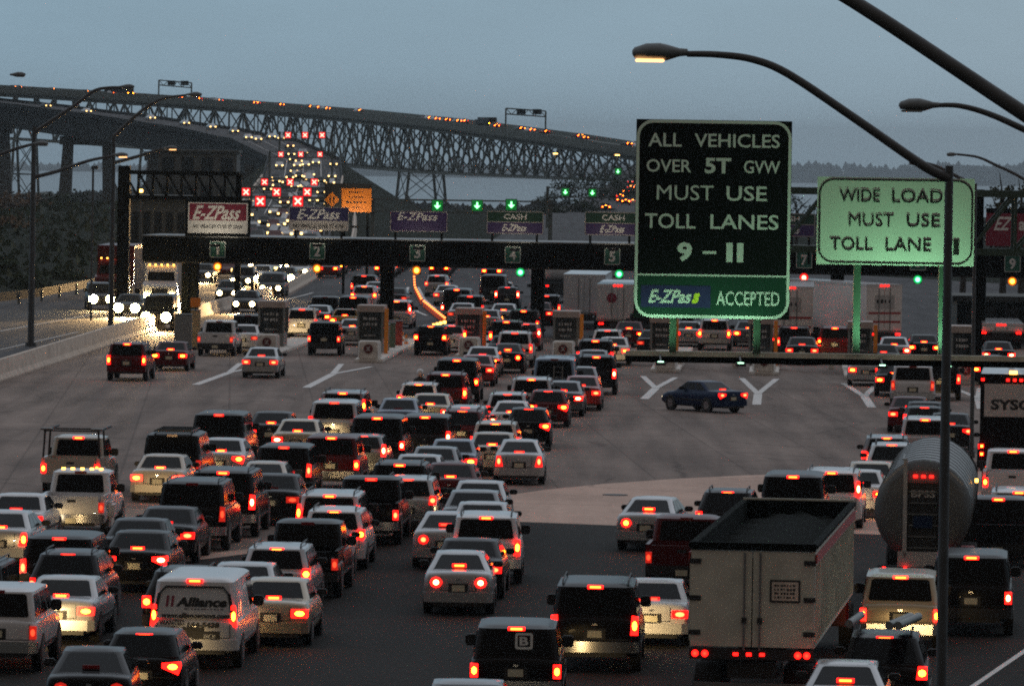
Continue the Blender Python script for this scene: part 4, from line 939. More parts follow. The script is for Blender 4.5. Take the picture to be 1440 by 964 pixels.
# far wooded shore, one mass
def wood(D, px0, px1, py_fn, h, n, ls, lb, m):
    mb = MB()
    for _ in range(n):
        px = random.uniform(px0, px1); d = D * random.uniform(1, 1.12); q_ = at_d(px, py_fn(px), D); top = q_.z; x_ = q_.x * d / D
        q = Vector((x_, d * KD, top - random.random() ** 1.6 * h)); s_ = ls * random.uniform(.5, 1.5)
        mb.add([q + Vector((-s_, 0, -s_ * .6)), q + Vector((s_, random.uniform(-s_, s_), -s_ * .6)), q + Vector((random.uniform(-.4, .4) * s_, 0, s_ * random.uniform(.4, 1)))], [(0, 1, 2)], m)
    # body of the wood behind the leaves
    N = 90; top_ = []
    for k in range(N + 1):
        px = px0 + (px1 - px0) * k / N; q_ = at_d(px, py_fn(px), D); top_.append((q_.x * 1.06, q_.z - ls * 1.2 + random.uniform(-1, 1) * ls * .5))
    for k in range(N):
        (xa_, za), (xb_, zb_) = top_[k], top_[k + 1]
        mb.add([(xa_, D * 1.06 * KD, za - h * 2), (xb_, D * 1.06 * KD, zb_ - h * 2), (xb_, D * 1.06 * KD, zb_), (xa_, D * 1.06 * KD, za), (xa_, D * 1.3 * KD, za - 2), (xb_, D * 1.3 * KD, zb_ - 2)], [(0, 1, 2, 3), (3, 2, 5, 4)], m)
    tag(mb.build('distant_woodland', keep=True), lb, 'woodland', kind='stuff')
wood(5900, -700, 2100, lambda p_: 235 + 2.5 * math.sin(p_ * .011) + 1.5 * math.sin(p_ * .037), 70, 3500, 18, 'blue hazy wooded shore on the horizon', mat('far_wood', (.05, .065, .05), 1))
wood(900, -300, 480, lambda p_: 282 + 6 * math.sin(p_ * .021 + 1) + 2 * math.sin(p_ * .11), 16, 3000, 3.2, 'dim strip of woods under the bridges', mat('mid_wood', (.05, .055, .04), 1))
wood(800, 480, 800, lambda p_: 300 + 4 * math.sin(p_ * .03) + 2 * math.sin(p_ * .13), 12, 1500, 2.6, 'low scrub beyond the jam in the middle', mat('scrub', (.05, .05, .035), 1))

# ---- haze
HAZE = 5.5e-5
hz = MB(); hz.box(-1500, 1500, -60, 2690, -75, 75, None) if False else None
me = bpy.data.meshes.new('haze'); bm = bmesh.new(); bmesh.ops.create_cube(bm, size=1); bm.to_mesh(me); bm.free()
hazeo = bpy.data.objects.new('haze', me); scene.collection.objects.link(hazeo)
hazeo.scale = (18200, 21000, 300); hazeo.location = (0, 10300, -70)
hm = bpy.data.materials.new('haze_air'); hm.use_nodes = True; n_ = hm.node_tree; n_.nodes.clear()
ho = n_.nodes.new('ShaderNodeOutputMaterial'); pv = n_.nodes.new('ShaderNodeVolumePrincipled'); pv.inputs['Color'].default_value = (.80, .92, 1, 1); pv.inputs['Density'].default_value = HAZE
pv.inputs['Anisotropy'].default_value = .2
n_.links.new(pv.outputs[0], ho.inputs['Volume']); me.materials.append(hm); tag(hazeo, kind='stuff')
tag(hazeo, 'thin grey-blue evening haze over everything', 'haze')
# ------------------------------------------------------------------ vehicles
def ring(y, hw, z0, z1, crown=.02, ntop=.86, r=.07):
    h = [(0, z0), (hw * .78, z0), (hw * .92, z0 + r), (hw * .985, z0 + (z1 - z0) * .25), (hw, z0 + (z1 - z0) * .48), (hw * .985, z0 + (z1 - z0) * .70), (hw * .955, z1 - r * 1.2), (hw * .91, z1 - r * .45), (hw * ntop * .97, z1 - .012), (hw * .5, z1 + crown * .7), (0, z1 + crown)]
    pts = [(x_, y, z_) for x_, z_ in h] + [(-x_, y, z_) for x_, z_ in h[-2:0:-1]]
    return pts
def rrect_xy(hw, y0, y1, z, r, n=3, crown=0):
    pts = []
    for cx, cy, a0 in ((hw - r, y1 - r, 0), (-hw + r, y1 - r, 90), (-hw + r, y0 + r, 180), (hw - r, y0 + r, 270)):
        for k in range(n + 1): a = R(a0 + 90 * k / n); pts.append((cx + r * math.cos(a), cy + r * math.sin(a), z))
    return pts
def glass_quad(a, b, c, d, m, out, name, root, inset=(.06, .06, .06, .1)):
    """pane on the flat abcd (a,b low left/right, c,d top right/left), pushed out a little"""
    a, b, c, d = map(Vector, (a, b, c, d)); n = (b - a).cross(d - a).normalized() * .006
    if n.dot(Vector(out)) < 0: n = -n
    l, r_, bo_, t = inset
    def P(u, v): return (a.lerp(b, u)).lerp(d.lerp(c, u), v) + n
    m_ = MB(); U = [l, l + .04, 1 - r_ - .04, 1 - r_]
    pts = [P(l + .03, bo_), P(1 - r_ - .03, bo_), P(1 - r_, bo_ + .05), P(1 - r_, 1 - t - .06), P(1 - r_ - .04, 1 - t), P(l + .04, 1 - t), P(l, 1 - t - .06), P(l, bo_ + .05)]
    m_.add(pts, [tuple(range(8))], m); return m_.build(name, root, keep=True)

SPEC = {
 # L, W, belt, deck, hood, roof; cabin base y0,y1, roof y0,y1; wheel radius
 'sedan':   dict(L=4.75, W=1.78, belt=.98, deck=1.02, hood=.90, H=1.43, cb=(.95, 3.55), ct=(1.75, 2.85), wr=.33, tin=.60),
 'hatch':   dict(L=4.10, W=1.72, belt=1.0, deck=1.0, hood=.92, H=1.48, cb=(.10, 3.05), ct=(.62, 2.35), wr=.32, tin=.60),
 'wagon':   dict(L=4.60, W=1.78, belt=1.04, deck=1.04, hood=.95, H=1.60, cb=(.06, 3.4), ct=(.42, 2.7), wr=.34, tin=.64),
 'suv':     dict(L=4.80, W=1.90, belt=1.16, deck=1.16, hood=1.08, H=1.80, cb=(.05, 3.5), ct=(.28, 2.85), wr=.38, tin=.68),
 'bigsuv':  dict(L=5.25, W=2.00, belt=1.22, deck=1.22, hood=1.15, H=1.93, cb=(.04, 3.85), ct=(.20, 3.2), wr=.40, tin=.74),
 'minivan': dict(L=4.95, W=1.92, belt=1.06, deck=1.06, hood=.98, H=1.75, cb=(.05, 4.15), ct=(.32, 3.1), wr=.34, tin=.68),
 'van':     dict(L=5.60, W=2.00, belt=1.15, deck=1.15, hood=1.12, H=2.08, cb=(.04, 4.75), ct=(.16, 4.05), wr=.37, tin=.78),
 'pickup':  dict(L=5.60, W=1.95, belt=1.14, deck=.95, hood=1.10, H=1.84, cb=(1.95, 4.15), ct=(2.15, 3.6), wr=.39, tin=.72),
 'sedan2':  dict(L=4.50, W=1.73, belt=1.00, deck=1.05, hood=.90, H=1.46, cb=(.55, 3.45), ct=(1.50, 2.65), wr=.32, tin=.54),
 'suv2':    dict(L=4.45, W=1.82, belt=1.10, deck=1.10, hood=1.02, H=1.68, cb=(.06, 3.3), ct=(.62, 2.55), wr=.36, tin=.60),
 'jeep':    dict(L=4.10, W=1.78, belt=1.12, deck=1.12, hood=1.10, H=1.80, cb=(.05, 2.7), ct=(.12, 2.45), wr=.40, tin=.74),
}
LAMP = {   # polygons in (x fraction of half width, z) on the tail
 'rect':  [(.55, .68), (.97, .68), (.98, .86), (.55, .86)],
 'wedge': [(.52, .80), (.92, .66), (.99, .84), (.97, .93), (.52, .90)],
 'tri':   [(.64, .62), (.94, .62), (.88, .97), (.74, .97)],
 'round': [(.64 + .17 * math.cos(a * .785), .80 + .13 * math.sin(a * .785)) for a in range(8)],
 'tall':  [(.80, .78), (.97, .78), (.97, 1.18), (.83, 1.20)],
 'low':   [(.82, .74), (.98, .74), (.98, 1.02), (.82, 1.02)],
 'high':  [(.82, .98), (.97, .98), (.92, 1.46), (.83, 1.46)],
 'suvsq': [(.74, .84), (.98, .84), (.98, 1.10), (.78, 1.10)],
}
def make_car(kind, lamp, third, bumper='body', rails=False, plate=True, lit=True):
    S = SPEC[kind]; kind = kind.rstrip('2'); L, W, belt, deck, hood, H = (S[k] for k in ('L', 'W', 'belt', 'deck', 'hood', 'H')); hw = W / 2
    cb0, cb1 = S['cb']; ct0, ct1 = S['ct']; wr = S['wr']; tin = S['tin']
    PB = PAINT['silver']
    root = empty('proto', (0, 0, -500)); truck = kind == 'pickup'
    b = MB(); zb = .22 if kind in ('sedan', 'hatch', 'wagon', 'minivan') else .34
    st = [(0, .86, zb + .24, deck - .12), (.02, .91, zb + .16, deck - .07), (.06, .95, zb + .10, deck - .035), (.15, .98, zb + .03, deck - .008), (.45, 1, zb, deck), (cb0 + .3, 1, zb, max(deck, belt - (.14 if truck else 0)) if not truck else .95), ]
    if truck: st += [(cb0 - .02, 1, zb, .95), (cb0, 1, zb, belt)]; st = [s_ for s_ in st if s_[0] != cb0 + .3]
    st += [((cb0 + cb1) / 2, 1, zb, belt), (cb1 - .1, 1, zb, belt), (cb1 + .15, .995, zb, hood + .02), (L - .55, .97, zb, hood - .03), (L - .16, .90, zb + .05, hood - .14), (L - .04, .84, zb + .08, hood - .24), (L, .76, zb + .14, hood - .30)]
    st.sort(key=lambda s_: s_[0])
    b.loft([ring(y, hw * k, z0, z1) for y, k, z0, z1 in st], PB)
    # cabin
    bw = hw * .93; r0, r1 = .16, .20
    lv = [(belt - .06, bw, cb0, cb1, r0), (belt + .02, bw * .985, cb0 + .02, cb1 - .05, r0)]
    tw = hw * tin / .66 * .80 if tin < .7 else hw * .84
    for t in (.35, .7, .93):
        lv.append((belt + (H - belt) * t * .96, bw + (tw - bw) * t, cb0 + (ct0 - cb0) * t, cb1 + (ct1 - cb1) * t, r0 + (r1 - r0) * t))
    lv += [(H - .060, tw - .035, ct0 + .04, ct1 - .06, .22), (H - .030, tw - .09, ct0 + .12, ct1 - .16, .24), (H - .010, tw - .18, ct0 + .24, ct1 - .3, .24), (H, tw - .36, ct0 + .45, ct1 - .5, .2)]
    b.loft([rrect_xy(a[1], a[2], a[3], a[0], min(a[4], (a[3] - a[2]) * .4)) for a in lv], PB)
    if truck:
        for sg in (-1, 1): b.box(min(sg * hw * .97, sg * hw * .87), max(sg * hw * .97, sg * hw * .87), .07, cb0 - .02, .90, 1.22, PB)
        b.box(-hw * .86, hw * .86, cb0 - .1, cb0 - .03, .90, 1.2, PB)
        b.box(-hw * .865, hw * .865, .12, cb0 - .11, .953, .958, M_TRIM)
    if bumper != 'body' : pass
    # wheel arches
    ya, yf = (.98 if not truck else 1.15), L - .92
    for yy in (ya, yf):
        for sg in (-1, 1): b.tube([(sg * hw * .90, yy, wr), (sg * (hw + .004), yy, wr)], wr + .055, M_TRIM, 18)
    if kind != 'pickup':
        zt_ = deck - .10; zs = zb + .38; ws = hw * (.50 if kind == 'sedan' else .80)
        for sg in (-1, 1): b.box(sg * ws - .008, sg * ws + .008, -.006, .03, zs, zt_, M_TRIM)
        b.box(-ws, ws, -.006, .03, zs - .008, zs + .008, M_TRIM)
        pz_ = {'hatch': .62, 'minivan': .62, 'wagon': .62, 'sedan': .66}.get(kind, .84); b.box(-.24, .24, -.008, .03, pz_ - .11, pz_ + .12, M_TRIM)
        b.box(-.05, .05, -.012, .02, zt_ - .09, zt_ - .05, M_CHROME)
    for sg in (-1, 1): b.box(min(sg * hw * .992, sg * (hw + .012)), max(sg * hw * .992, sg * (hw + .012)), 1.35, L - 1.35, .52, .58, M_TRIM)
    body = b.build('body', root, smooth=28)
    body.material_slots[0].link = 'OBJECT'; body.material_slots[0].material = PB
    # windows
    def lev(t): return (belt + (H - belt) * t * .96, bw + (tw - bw) * t, cb0 + (ct0 - cb0) * t, cb1 + (ct1 - cb1) * t)
    z0, w0, a0, e0 = lev(.06); z1, w1, a1, e1 = lev(.88)
    rr = .14
    glass_quad((-w0 + rr, a0, z0), (w0 - rr, a0, z0), (w1 - rr, a1, z1), (-w1 + rr, a1, z1), M_GLASS, (0, -1, .3), 'rear_window', root, (.0, .0, .02, .02) if kind != 'pickup' else (.03, .03, .04, .04))
    glass_quad((-w0 + rr, e0, z0), (w0 - rr, e0, z0), (w1 - rr, e1, z1), (-w1 + rr, e1, z1), M_GLASS, (0, 1, .5), 'windscreen', root, (.0, .0, .02, .02))
    for sg in (-1, 1):
        A, Bq = Vector((sg * w0, a0 + rr, z0)), Vector((sg * w0, e0 - rr, z0)); C, D_ = Vector((sg * w1, e1 - rr, z1)), Vector((sg * w1, a1 + rr, z1))
        segs = ((0, .34), (.36, .66), (.68, 1)) if kind in ('sedan', 'hatch', 'wagon', 'suv', 'bigsuv', 'minivan') else (((.02, .55), (.58, .98)) if kind != 'van' else ((.70, .98),))
        for u0, u1 in segs:
            glass_quad(A.lerp(Bq, u0), A.lerp(Bq, u1), D_.lerp(C, u1), D_.lerp(C, u0), M_GLASS, (sg, 0, .2), 'side_window', root, (.02, .02, .02, .06))
    # tail face: bumper, plate, seam
    m_ = MB(); bz0, bz1 = zb + .10, zb + .34; mb_ = {'body': PB, 'trim': M_TRIM, 'chrome': M_CHROME}[bumper]
    m_.loft([[( sg * hw * k, y, z_) for sg, k, y in ((-1, .985, .30), (-1, .97, .02), (-1, .80, -.075), (1, .80, -.075), (1, .97, .02), (1, .985, .30))] for z_ in (bz0, bz0 + .05, bz1 - .04, bz1)], mb_)
    bp = m_.build('rear_bumper', root, bevel=.0, smooth=30)
    if bumper == 'body': bp.material_slots[0].link = 'OBJECT'; bp.material_slots[0].material = PB
    m_ = MB(); m_.box(-hw * .7, hw * .7, -.055, .06, zb + .0, bz0 + .03, M_TRIM); m_.build('rear_valance', root)
    if truck:
        m_ = MB(); m_.box(-hw * .80, hw * .80, -.01, .06, .72, 1.20, PB); m_.box(-.12, .12, -.016, -.01, 1.02, 1.10, M_TRIM); tg = m_.build('tailgate', root, bevel=.0)
        tg.material_slots[0].link = 'OBJECT'; tg.material_slots[0].material = PB
    pz = .62 if kind in ('hatch', 'minivan', 'wagon') else (.66 if kind == 'sedan' else (.50 if bumper != 'body' else .82))
    if kind in ('suv', 'bigsuv', 'jeep', 'van') : pz = .84
    if truck: pz = .50
    if plate: m_ = MB(); m_.box(-.155, .155, -.105 if pz < .57 else -.03, -.09 if pz < .57 else .01, pz - .075, pz + .075, M_PLATE); m_.build('licence_plate', root)
    # lamps
    for sg in (-1, 1):
        lm = LAMP[lamp]; lz = sum(q[1] for q in lm) / len(lm); lx = sum(q[0] for q in lm) / len(lm)
        P = [(sg * hw * .985 * min(1.0, lx + (x_ - lx) * 1.0), lz + (z_ - lz) * 1.0 + (.0 if kind not in ('bigsuv',) else .05)) for x_, z_ in lm]
        ysurf = -.022 if lamp not in ('high',) else .02
        ln = MB(); ln.prism(P, ysurf, .09, M_LENS if lit else M_LENS_DIM)
        lo = ln.build('tail_light', root); lo.material_slots[0].link = 'OBJECT'; lo.material_slots[0].material = M_LENS if lit else M_LENS_DIM
        cx = sum(q[0] for q in P) / len(P); cz = sum(q[1] for q in P) / len(P)
        bw_, bh_ = {'rect': (.11, .06), 'wedge': (.10, .06), 'tri': (.055, .11), 'round': (.07, .07), 'tall': (.05, .11), 'low': (.05, .085), 'high': (.04, .12), 'suvsq': (.075, .075)}[lamp]
        bw_ *= 1.0; bh_ *= .92; bu = MB(); bu.add([(cx + bw_ * math.cos(a * .785), ysurf - .006, cz + bh_ * math.sin(a * .785)) for a in range(8)], [tuple(range(8))], M_BULB)
        bo_ = bu.build('bulb', lo, keep=True); bo_.material_slots[0].link = 'OBJECT'; bo_.material_slots[0].material = M_BULB if lit else M_BULB_DIM
    if third:
        t_z, t_y = {'top': (H - .075, ct0 - .01), 'deck': (deck + .035, cb0 - .12), 'window': (belt + .16, cb0 + (ct0 - cb0) * .3 - .02)}[third]
        ln = MB(); ln.box(-.17, .17, t_y - .02, t_y + .05, t_z - .038, t_z + .038, M_LENS); ln.box(-.12, .12, t_y - .03, t_y + .0, t_z - .022, t_z + .022, M_BAR); lo = ln.build('brake_light', root)
        for sl, mm in zip(lo.material_slots, (M_LENS, M_BAR)): sl.link = 'OBJECT'; sl.material = mm
    # mirrors
    for sg in (-1, 1):
        m_ = MB(); x0 = sg * (hw * .93); m_.box(min(x0, x0 + sg * .24), max(x0, x0 + sg * .24), cb1 - .75, cb1 - .60, belt + .0, belt + (.24 if H > 1.7 else .15), M_TRIM); m_.build('mirror', root, bevel=.03)
    # wheels
    for yy in (ya, yf):
        for sg in (-1, 1):
            m_ = MB(); xo, xi = sg * (hw + .008), sg * (hw - .22); m_.tube([(xi, yy, wr), (xi + sg * .02, yy, wr), (xo - sg * .03, yy, wr), (xo, yy, wr)], [wr * .9, wr, wr, wr * .9], M_TYRE, 20); ty = m_.build('wheel', root, smooth=40)
            m_ = MB(); m_.tube([(xo - sg * .01, yy, wr), (xo + sg * .006, yy, wr)], wr * .62, M_RIM, 14); m_.build('rim', ty)
    # nose: headlamps and grille
    for sg in (-1, 1):
        m_ = MB(); x0, x1 = sorted((sg * hw * .42, sg * hw * .78)); hz_ = hood - .36; m_.prism([(x0, hz_ - .06), (x1, hz_ - .05), (x1, hz_ + .09), (x0, hz_ + .07)], L - .10, L + .012, M_HEADLOW); ho_ = m_.build('headlight', root)
        ho_.material_slots[0].link = 'OBJECT'; ho_.material_slots[0].material = M_HEADLOW
    m_ = MB(); m_.box(-hw * .38, hw * .38, L - .05, L + .01, hood - .46, hood - .30, M_TRIM); m_.build('grille', root)
    if rails:
        for sg in (-1, 1):
            m_ = MB(); m_.tube([(sg * (tw - .12), ct0 + .15, H - .03), (sg * (tw - .12), ct0 + .3, H + .055), (sg * (tw - .12), ct1 - .35, H + .055), (sg * (tw - .12), ct1 - .2, H - .03)], .02, M_TRIM, 6); m_.build('roof_rail', root)
    index_children(root); root['L'] = L
    return root
PROTO = {}
def proto_for(kind, lamp, third, bumper, rails):
    k = (kind, lamp, third, bumper, rails)
    if k not in PROTO: PROTO[k] = make_car(*k)
    return PROTO[k]
STYLE = {   # style name -> kind, lamp, third light, bumper, rails
 'sedan': ('sedan', 'rect', 'deck', 'body', False), 'sedanw': ('sedan', 'wedge', 'deck', 'body', False), 'sedant': ('sedan2', 'tri', 'deck', 'body', False), 'sedanr': ('sedan2', 'round', 'window', 'body', False),
 'hatch': ('hatch', 'tall', 'top', 'body', False), 'hatchw': ('hatch', 'wedge', 'top', 'body', False), 'wagon': ('wagon', 'suvsq', 'top', 'body', True),
 'suv': ('suv', 'tall', 'top', 'body', True), 'suvl': ('suv2', 'suvsq', 'top', 'trim', True), 'suvc': ('suv', 'low', 'top', 'chrome', False), 'bigsuv': ('bigsuv', 'tall', 'top', 'chrome', True), 'bigsuvt': ('bigsuv', 'low', 'top', 'trim', False),
 'minivan': ('minivan', 'high', 'top', 'body', True), 'minivanl': ('minivan', 'tall', 'top', 'body', False), 'van': ('van', 'tall', 'top', 'trim', False), 'vanl': ('van', 'low', 'top', 'chrome', False),
 'pickup': ('pickup', 'low', 'top', 'chrome', False), 'pickupt': ('pickup', 'low', 'top', 'trim', False), 'jeep': ('jeep', 'low', None, 'trim', False)}
M_BULB_FRONT = 0; M_LENS2 = mat('tail_lens_soft', (.5, .01, .01), .25, emit=(1, .008, .006), es=2.6); M_BULB2 = mat('brake_bulb_soft', (1, .2, .1), .4, emit=(1, .11, .03), es=9)
M_BULB3 = mat('brake_bulb_white', (1, .3, .2), .4, emit=(1, .32, .10), es=26); M_BAR2 = mat('brake_bar_soft', (1, .2, .1), .4, emit=(1, .05, .02), es=4)
M_LENSFAR = mat('far_tail_lens', (.5, .01, .01), .25, emit=(1, .006, .004), es=8); M_LENSFAR.cycles.emission_sampling = 'NONE'; M_BAR2.cycles.emission_sampling = 'NONE'
M_BULBFAR = mat('far_brake_bulb', (1, .2, .1), .4, emit=(1, .24, .01), es=30); M_BULBFAR.cycles.emission_sampling = 'NONE'
for q_ in (M_X, M_XB, M_G, M_GB, M_DOR, *M_SIGO.values()): q_.cycles.emission_sampling = 'NONE'
def recolour(o, colr, lamps, head):
    rr = random.random(); LB, BB, RB = (M_LENS, M_BULB, M_BAR) if rr < .5 else (M_LENS2, M_BULB2, M_BAR2) if rr < .75 else (M_LENS, M_BULB3, M_BAR)
    for ch in o.children:
        n_ = ch.name.split('.')[0]
        if n_ in ('body', 'rear_bumper', 'tailgate') and ch.material_slots[0].link == 'OBJECT': ch.material_slots[0].material = PAINT[colr]
        elif n_ == 'tail_light':
            ch.material_slots[0].material = {'b': LB, 'd': M_LENS_DIM, 'o': M_LENS_OFF}[lamps]
            for q in ch.children: q.material_slots[0].material = {'b': BB, 'd': M_BULB_DIM, 'o': M_LENS_OFF}[lamps]
        elif n_ == 'brake_light':
            for sl, mm in zip(ch.material_slots, (LB, RB)): sl.material = mm if lamps == 'b' else M_LENS_OFF
        elif n_ == 'headlight': ch.material_slots[0].material = head
CARS = []       # (x, y, rot, L, W, object)
VPX = [(0, 1120), (500, 1120), (700, 1050), (850, 1100), (920, 1400), (1050, 1550), (1250, 1330), (1440, 1500)]
def vp_default(px, py):
    if py < 490: return 1120
    for (a, u), (b, v) in zip(VPX, VPX[1:]):
        if px <= b: return u + (v - u) * max(0, (px - a)) / (b - a)
    return 1480
ROOF_Y = {k: v['ct'][0] + .15 for k, v in SPEC.items()}
def car(style, colr, px, roof=None, gy=None, label='', lamps='b', vp=None, group=None, beam=0, turn=None, head=None, cat=None, name=None):
    st = STYLE[style]; S = SPEC[st[0]]
    if gy is not None: q_ = at_z(px, gy); D = q_.y; x_ = q_.x
    else: q_ = at_z(px, roof, S['H']); D = q_.y - ROOF_Y[st[0]]; x_ = q_.x * D / q_.y
    rz = rz_for(vp if vp is not None else vp_default(px, roof or gy)) if turn is None else turn
    o = copy_tree(proto_for(*st)); o.location = (x_, D, .02); o.rotation_euler = (0, 0, rz)
    o.name = name or {'sedan': 'sedan_car', 'hatch': 'hatchback_car', 'wagon': 'estate_car', 'suv': 'suv_car', 'bigsuv': 'large_suv', 'minivan': 'minivan', 'van': 'van', 'pickup': 'pickup_truck', 'jeep': 'jeep'}[st[0].rstrip('2')]
    if 'L' in o: del o['L']
    catn = cat or {'sedan': 'car', 'hatch': 'car', 'wagon': 'car', 'suv': 'SUV', 'bigsuv': 'SUV', 'minivan': 'minivan', 'van': 'van', 'pickup': 'pickup truck', 'jeep': 'SUV'}[st[0].rstrip('2')]
    tag(o, label, catn, group or ('vehicles queuing for the toll booths' if D < 345 else 'vehicles in the jam beyond the booths'))
    recolour(o, colr, lamps, head or M_HEADLOW)
    if name is None and random.random() < .5 and st[0] in ('sedan', 'hatch', 'suv', 'minivan'):
        o.scale = (random.uniform(.97, 1.03), random.uniform(.97, 1.03), random.uniform(.98, 1.02))
    CARS.append((x_, D, rz, S['L'], S['W'], o))
    if beam:        # this car's own headlamps, throwing light forwards on what is ahead
        hl = bpy.data.lights.new('headlight_beam', 'SPOT'); hl.energy = beam; hl.color = (1, .74, .36); hl.spot_size = R(75); hl.spot_blend = .9; hl.shadow_soft_size = .12
        lo = bpy.data.objects.new('headlight_beam', hl); scene.collection.objects.link(lo); lo.parent = o
        lo.location = (0, S['L'] + .06, S['hood'] - .36); lo.rotation_euler = (R(85), 0, 0)
    return o
def light_up(o, energy=70):
    """the warm headlamps of whatever follows this vehicle: fitted to the follower's nose"""
    me_ = [c for c in CARS if c[5] is o][0]; f = Vector((-math.sin(me_[2]), math.cos(me_[2]))); best = None
    for c in CARS:
        if c[5] is o or isinstance(c[5], _Fix): continue
        cf = Vector((-math.sin(c[2]), math.cos(c[2]))); nose = Vector((c[0], c[1])) + cf * c[3]
        d = Vector((me_[0], me_[1])) - nose; fw = d.dot(f); lat = abs(d.dot(Vector((f.y, -f.x))))
        if -.5 < fw < 22 and lat < 2.4 and (best is None or fw < best[0]): best = (fw, c)
    if best is None:
        return False
    c = best[1]
    hl = bpy.data.lights.new('headlight_beam', 'SPOT'); hl.energy = 2.4 * energy * max(.35, min(6, (max(best[0], .6) / 2) ** 1.5)); hl.color = (1, .68, .30); hl.spot_size = R(70 if best[0] < 4 else 20); hl.spot_blend = 1; hl.shadow_soft_size = .25
    lo = bpy.data.objects.new('headlight_beam', hl); scene.collection.objects.link(lo); lo.parent = c[5]
    tgt = Vector((me_[0], me_[1], .45)); src = Vector((c[0], c[1])) + Vector((-math.sin(c[2]), math.cos(c[2]))) * (c[3] + .08)
    srcv = Vector((src.x, src.y, .66)); d = tgt - srcv
    wq = d.to_track_quat('-Z', 'Y') if d.length > .2 else Euler((R(88), 0, c[2])).to_quaternion()
    lo.matrix_parent_inverse = Matrix(); lo.location = (0, c[3] + .08, .64); lo.rotation_euler = (Euler((0, 0, c[2])).to_quaternion().inverted() @ wq).to_euler()
    return True

ALL = []
def C(*a, hot=0, **k):
    o = car(*a, **k); ALL.append((o, hot)); return o

# ---------- left half of the jam, front to back as the photo stacks them
t1 = C('pickup', 'beige', 98, None, 698, 'utility pickup with a ladder rack, just ahead of the white pickup at the left')
t2 = C('pickup', 'white', 99, None, 757, 'white pickup truck with amber roof lights and lit rear bumper at the left', lamps='d', hot=150)
C('sedan', 'beige', 222, None, 706, 'pale sedan with yellow-lit tail standing clear between the white pickup and the black SUVs', hot=120)
t4 = C('bigsuvt', 'black', 242, 609, None, 'tall black SUV with a roof rack just ahead of the pale sedan', lamps='d')
C('sedanw', 'silver', 306, 617, None, 'silver sedan with warm-lit boot right of the tall black racked SUV', hot=90)
C('bigsuvt', 'black', 307, 581, None, 'broad black SUV leading the left part of the jam')
C('sedan', 'charcoal', 386, 579, None, 'dark sedan right of the broad black leading SUV, brake light glowing')
C('sedan', 'gold', 416, 590, None, 'golden-lit sedan directly behind the dark sedan at the front of the left jam', hot=150)
C('minivanl', 'black', 398, 627, None, 'black minivan behind the golden-lit sedan')
C('suvc', 'maroon', 465, 614, None, 'dark red SUV with bright white-lit plate in the middle of the left jam', hot=80)
C('sedant', 'beige', 368, 649, None, 'light beige sedan with tall triangular right lamp below the black minivan', hot=60)
C('sedan', 'charcoal', 366, 676, None, 'small charcoal sedan squeezed behind the light beige sedan', lamps='d')
C('bigsuv', 'black', 303, 667, None, 'black SUV half hidden ahead of the large black SUV with white plate')
C('bigsuv', 'black', 284, None, 764, 'large black SUV with pale licence plate in the middle of the left jam', lamps='d')
C('sedan', 'charcoal', 226, 715, None, 'dark grey sedan with bright square right lamp beside the large black SUV')
C('sedan', 'charcoal', 178, 734, None, 'dark sedan just ahead of the black coupe with yellow-lit plate')
C('sedanw', 'black', 178, 754, None, 'black coupe with a long brake bar and yellow-lit plate', hot=130)
C('sedanw', 'white', 18, 695, None, 'white sedan at the left edge with a teardrop right lamp')
C('sedant', 'silver', -2, 718, None, 'silver sedan cut by the left edge behind the white sedan', hot=120)
C('minivanl', 'black', 65, 762, None, 'black minivan with bright square right lamp at the left edge')
C('suvl', 'charcoal', 112, 765, None, 'dark SUV peeking out right of the black left-edge minivan')
C('sedan', 'silver', 68, 801, None, 'silver sedan with yellow-lit boot behind the black left-edge minivan', hot=140)
C('suv', 'charcoal', 6, 776, None, 'dark SUV at the left edge beside the yellow-lit silver sedan', lamps='d')
C('suvc', 'white', -6, 827, None, 'white SUV cut by the left edge with a red right lamp', lamps='d')
C('sedanr', 'black', 126, 911, None, 'black car at the bottom left corner cut by the lower edge', vp=560, lamps='d')
C('hatchw', 'black', 198, 888, None, 'black hatchback just behind the white lettered van', hot=60)
C('suvl', 'black', 276, 797, None, 'black SUV showing only its roof ahead of the white lettered van')
C('sedan', 'silver', 340, 788, None, 'silver sedan ahead of the yellow-lit sedan right of the lettered van')
C('sedan', 'gold', 370, 809, None, 'sedan with strongly yellow-lit tail right of the lettered van', hot=110)
C('wagon', 'silver', 384, 771, None, 'small silver estate car with a bright top brake bar ahead of the yellow-lit sedan')
C('sedant', 'white', 411, 757, None, 'white rounded sedan with a triangular right lamp beside the silver estate car', hot=70)
C('wagon', 'white', 456, 726, None, 'white estate car with twin amber-red lamps at its right', hot=70)
C('pickupt', 'black', 415, 738, None, 'black pickup wedged left of the white estate car', lamps='d')
C('minivan', 'silver', 446, 706, None, 'silver minivan roof showing above the white estate car')
C('pickup', 'black', 490, 689, None, 'black pickup truck with yellow-lit chrome bumper at the jam centre', hot=170)
C('wagon', 'silver', 549, 692, None, 'pale estate car with a dazzling white-lit lamp right of the black chrome-bumper pickup', hot=130)
C('suv', 'black', 542, 666, None, 'black SUV with top brake bar ahead of the pale estate car')
C('sedanw', 'maroon', 618, 663, None, 'dark red sedan glowing beside the black SUV at the jam centre')
C('sedan', 'silver', 577, 647, None, 'silver sedan whose two brake bars show ahead of the dark red sedan')
C('sedan', 'grey', 597, 638, None, 'grey sedan second in the three stacked sedans right of centre', lamps='d')
C('sedan', 'steelblue', 622, 629, None, 'bluish sedan with a rounded side leading the three stacked sedans')
C('suvl', 'maroon', 644, 581, None, 'maroon SUV with a strong yellow left lamp in the upper middle of the jam', hot=110)
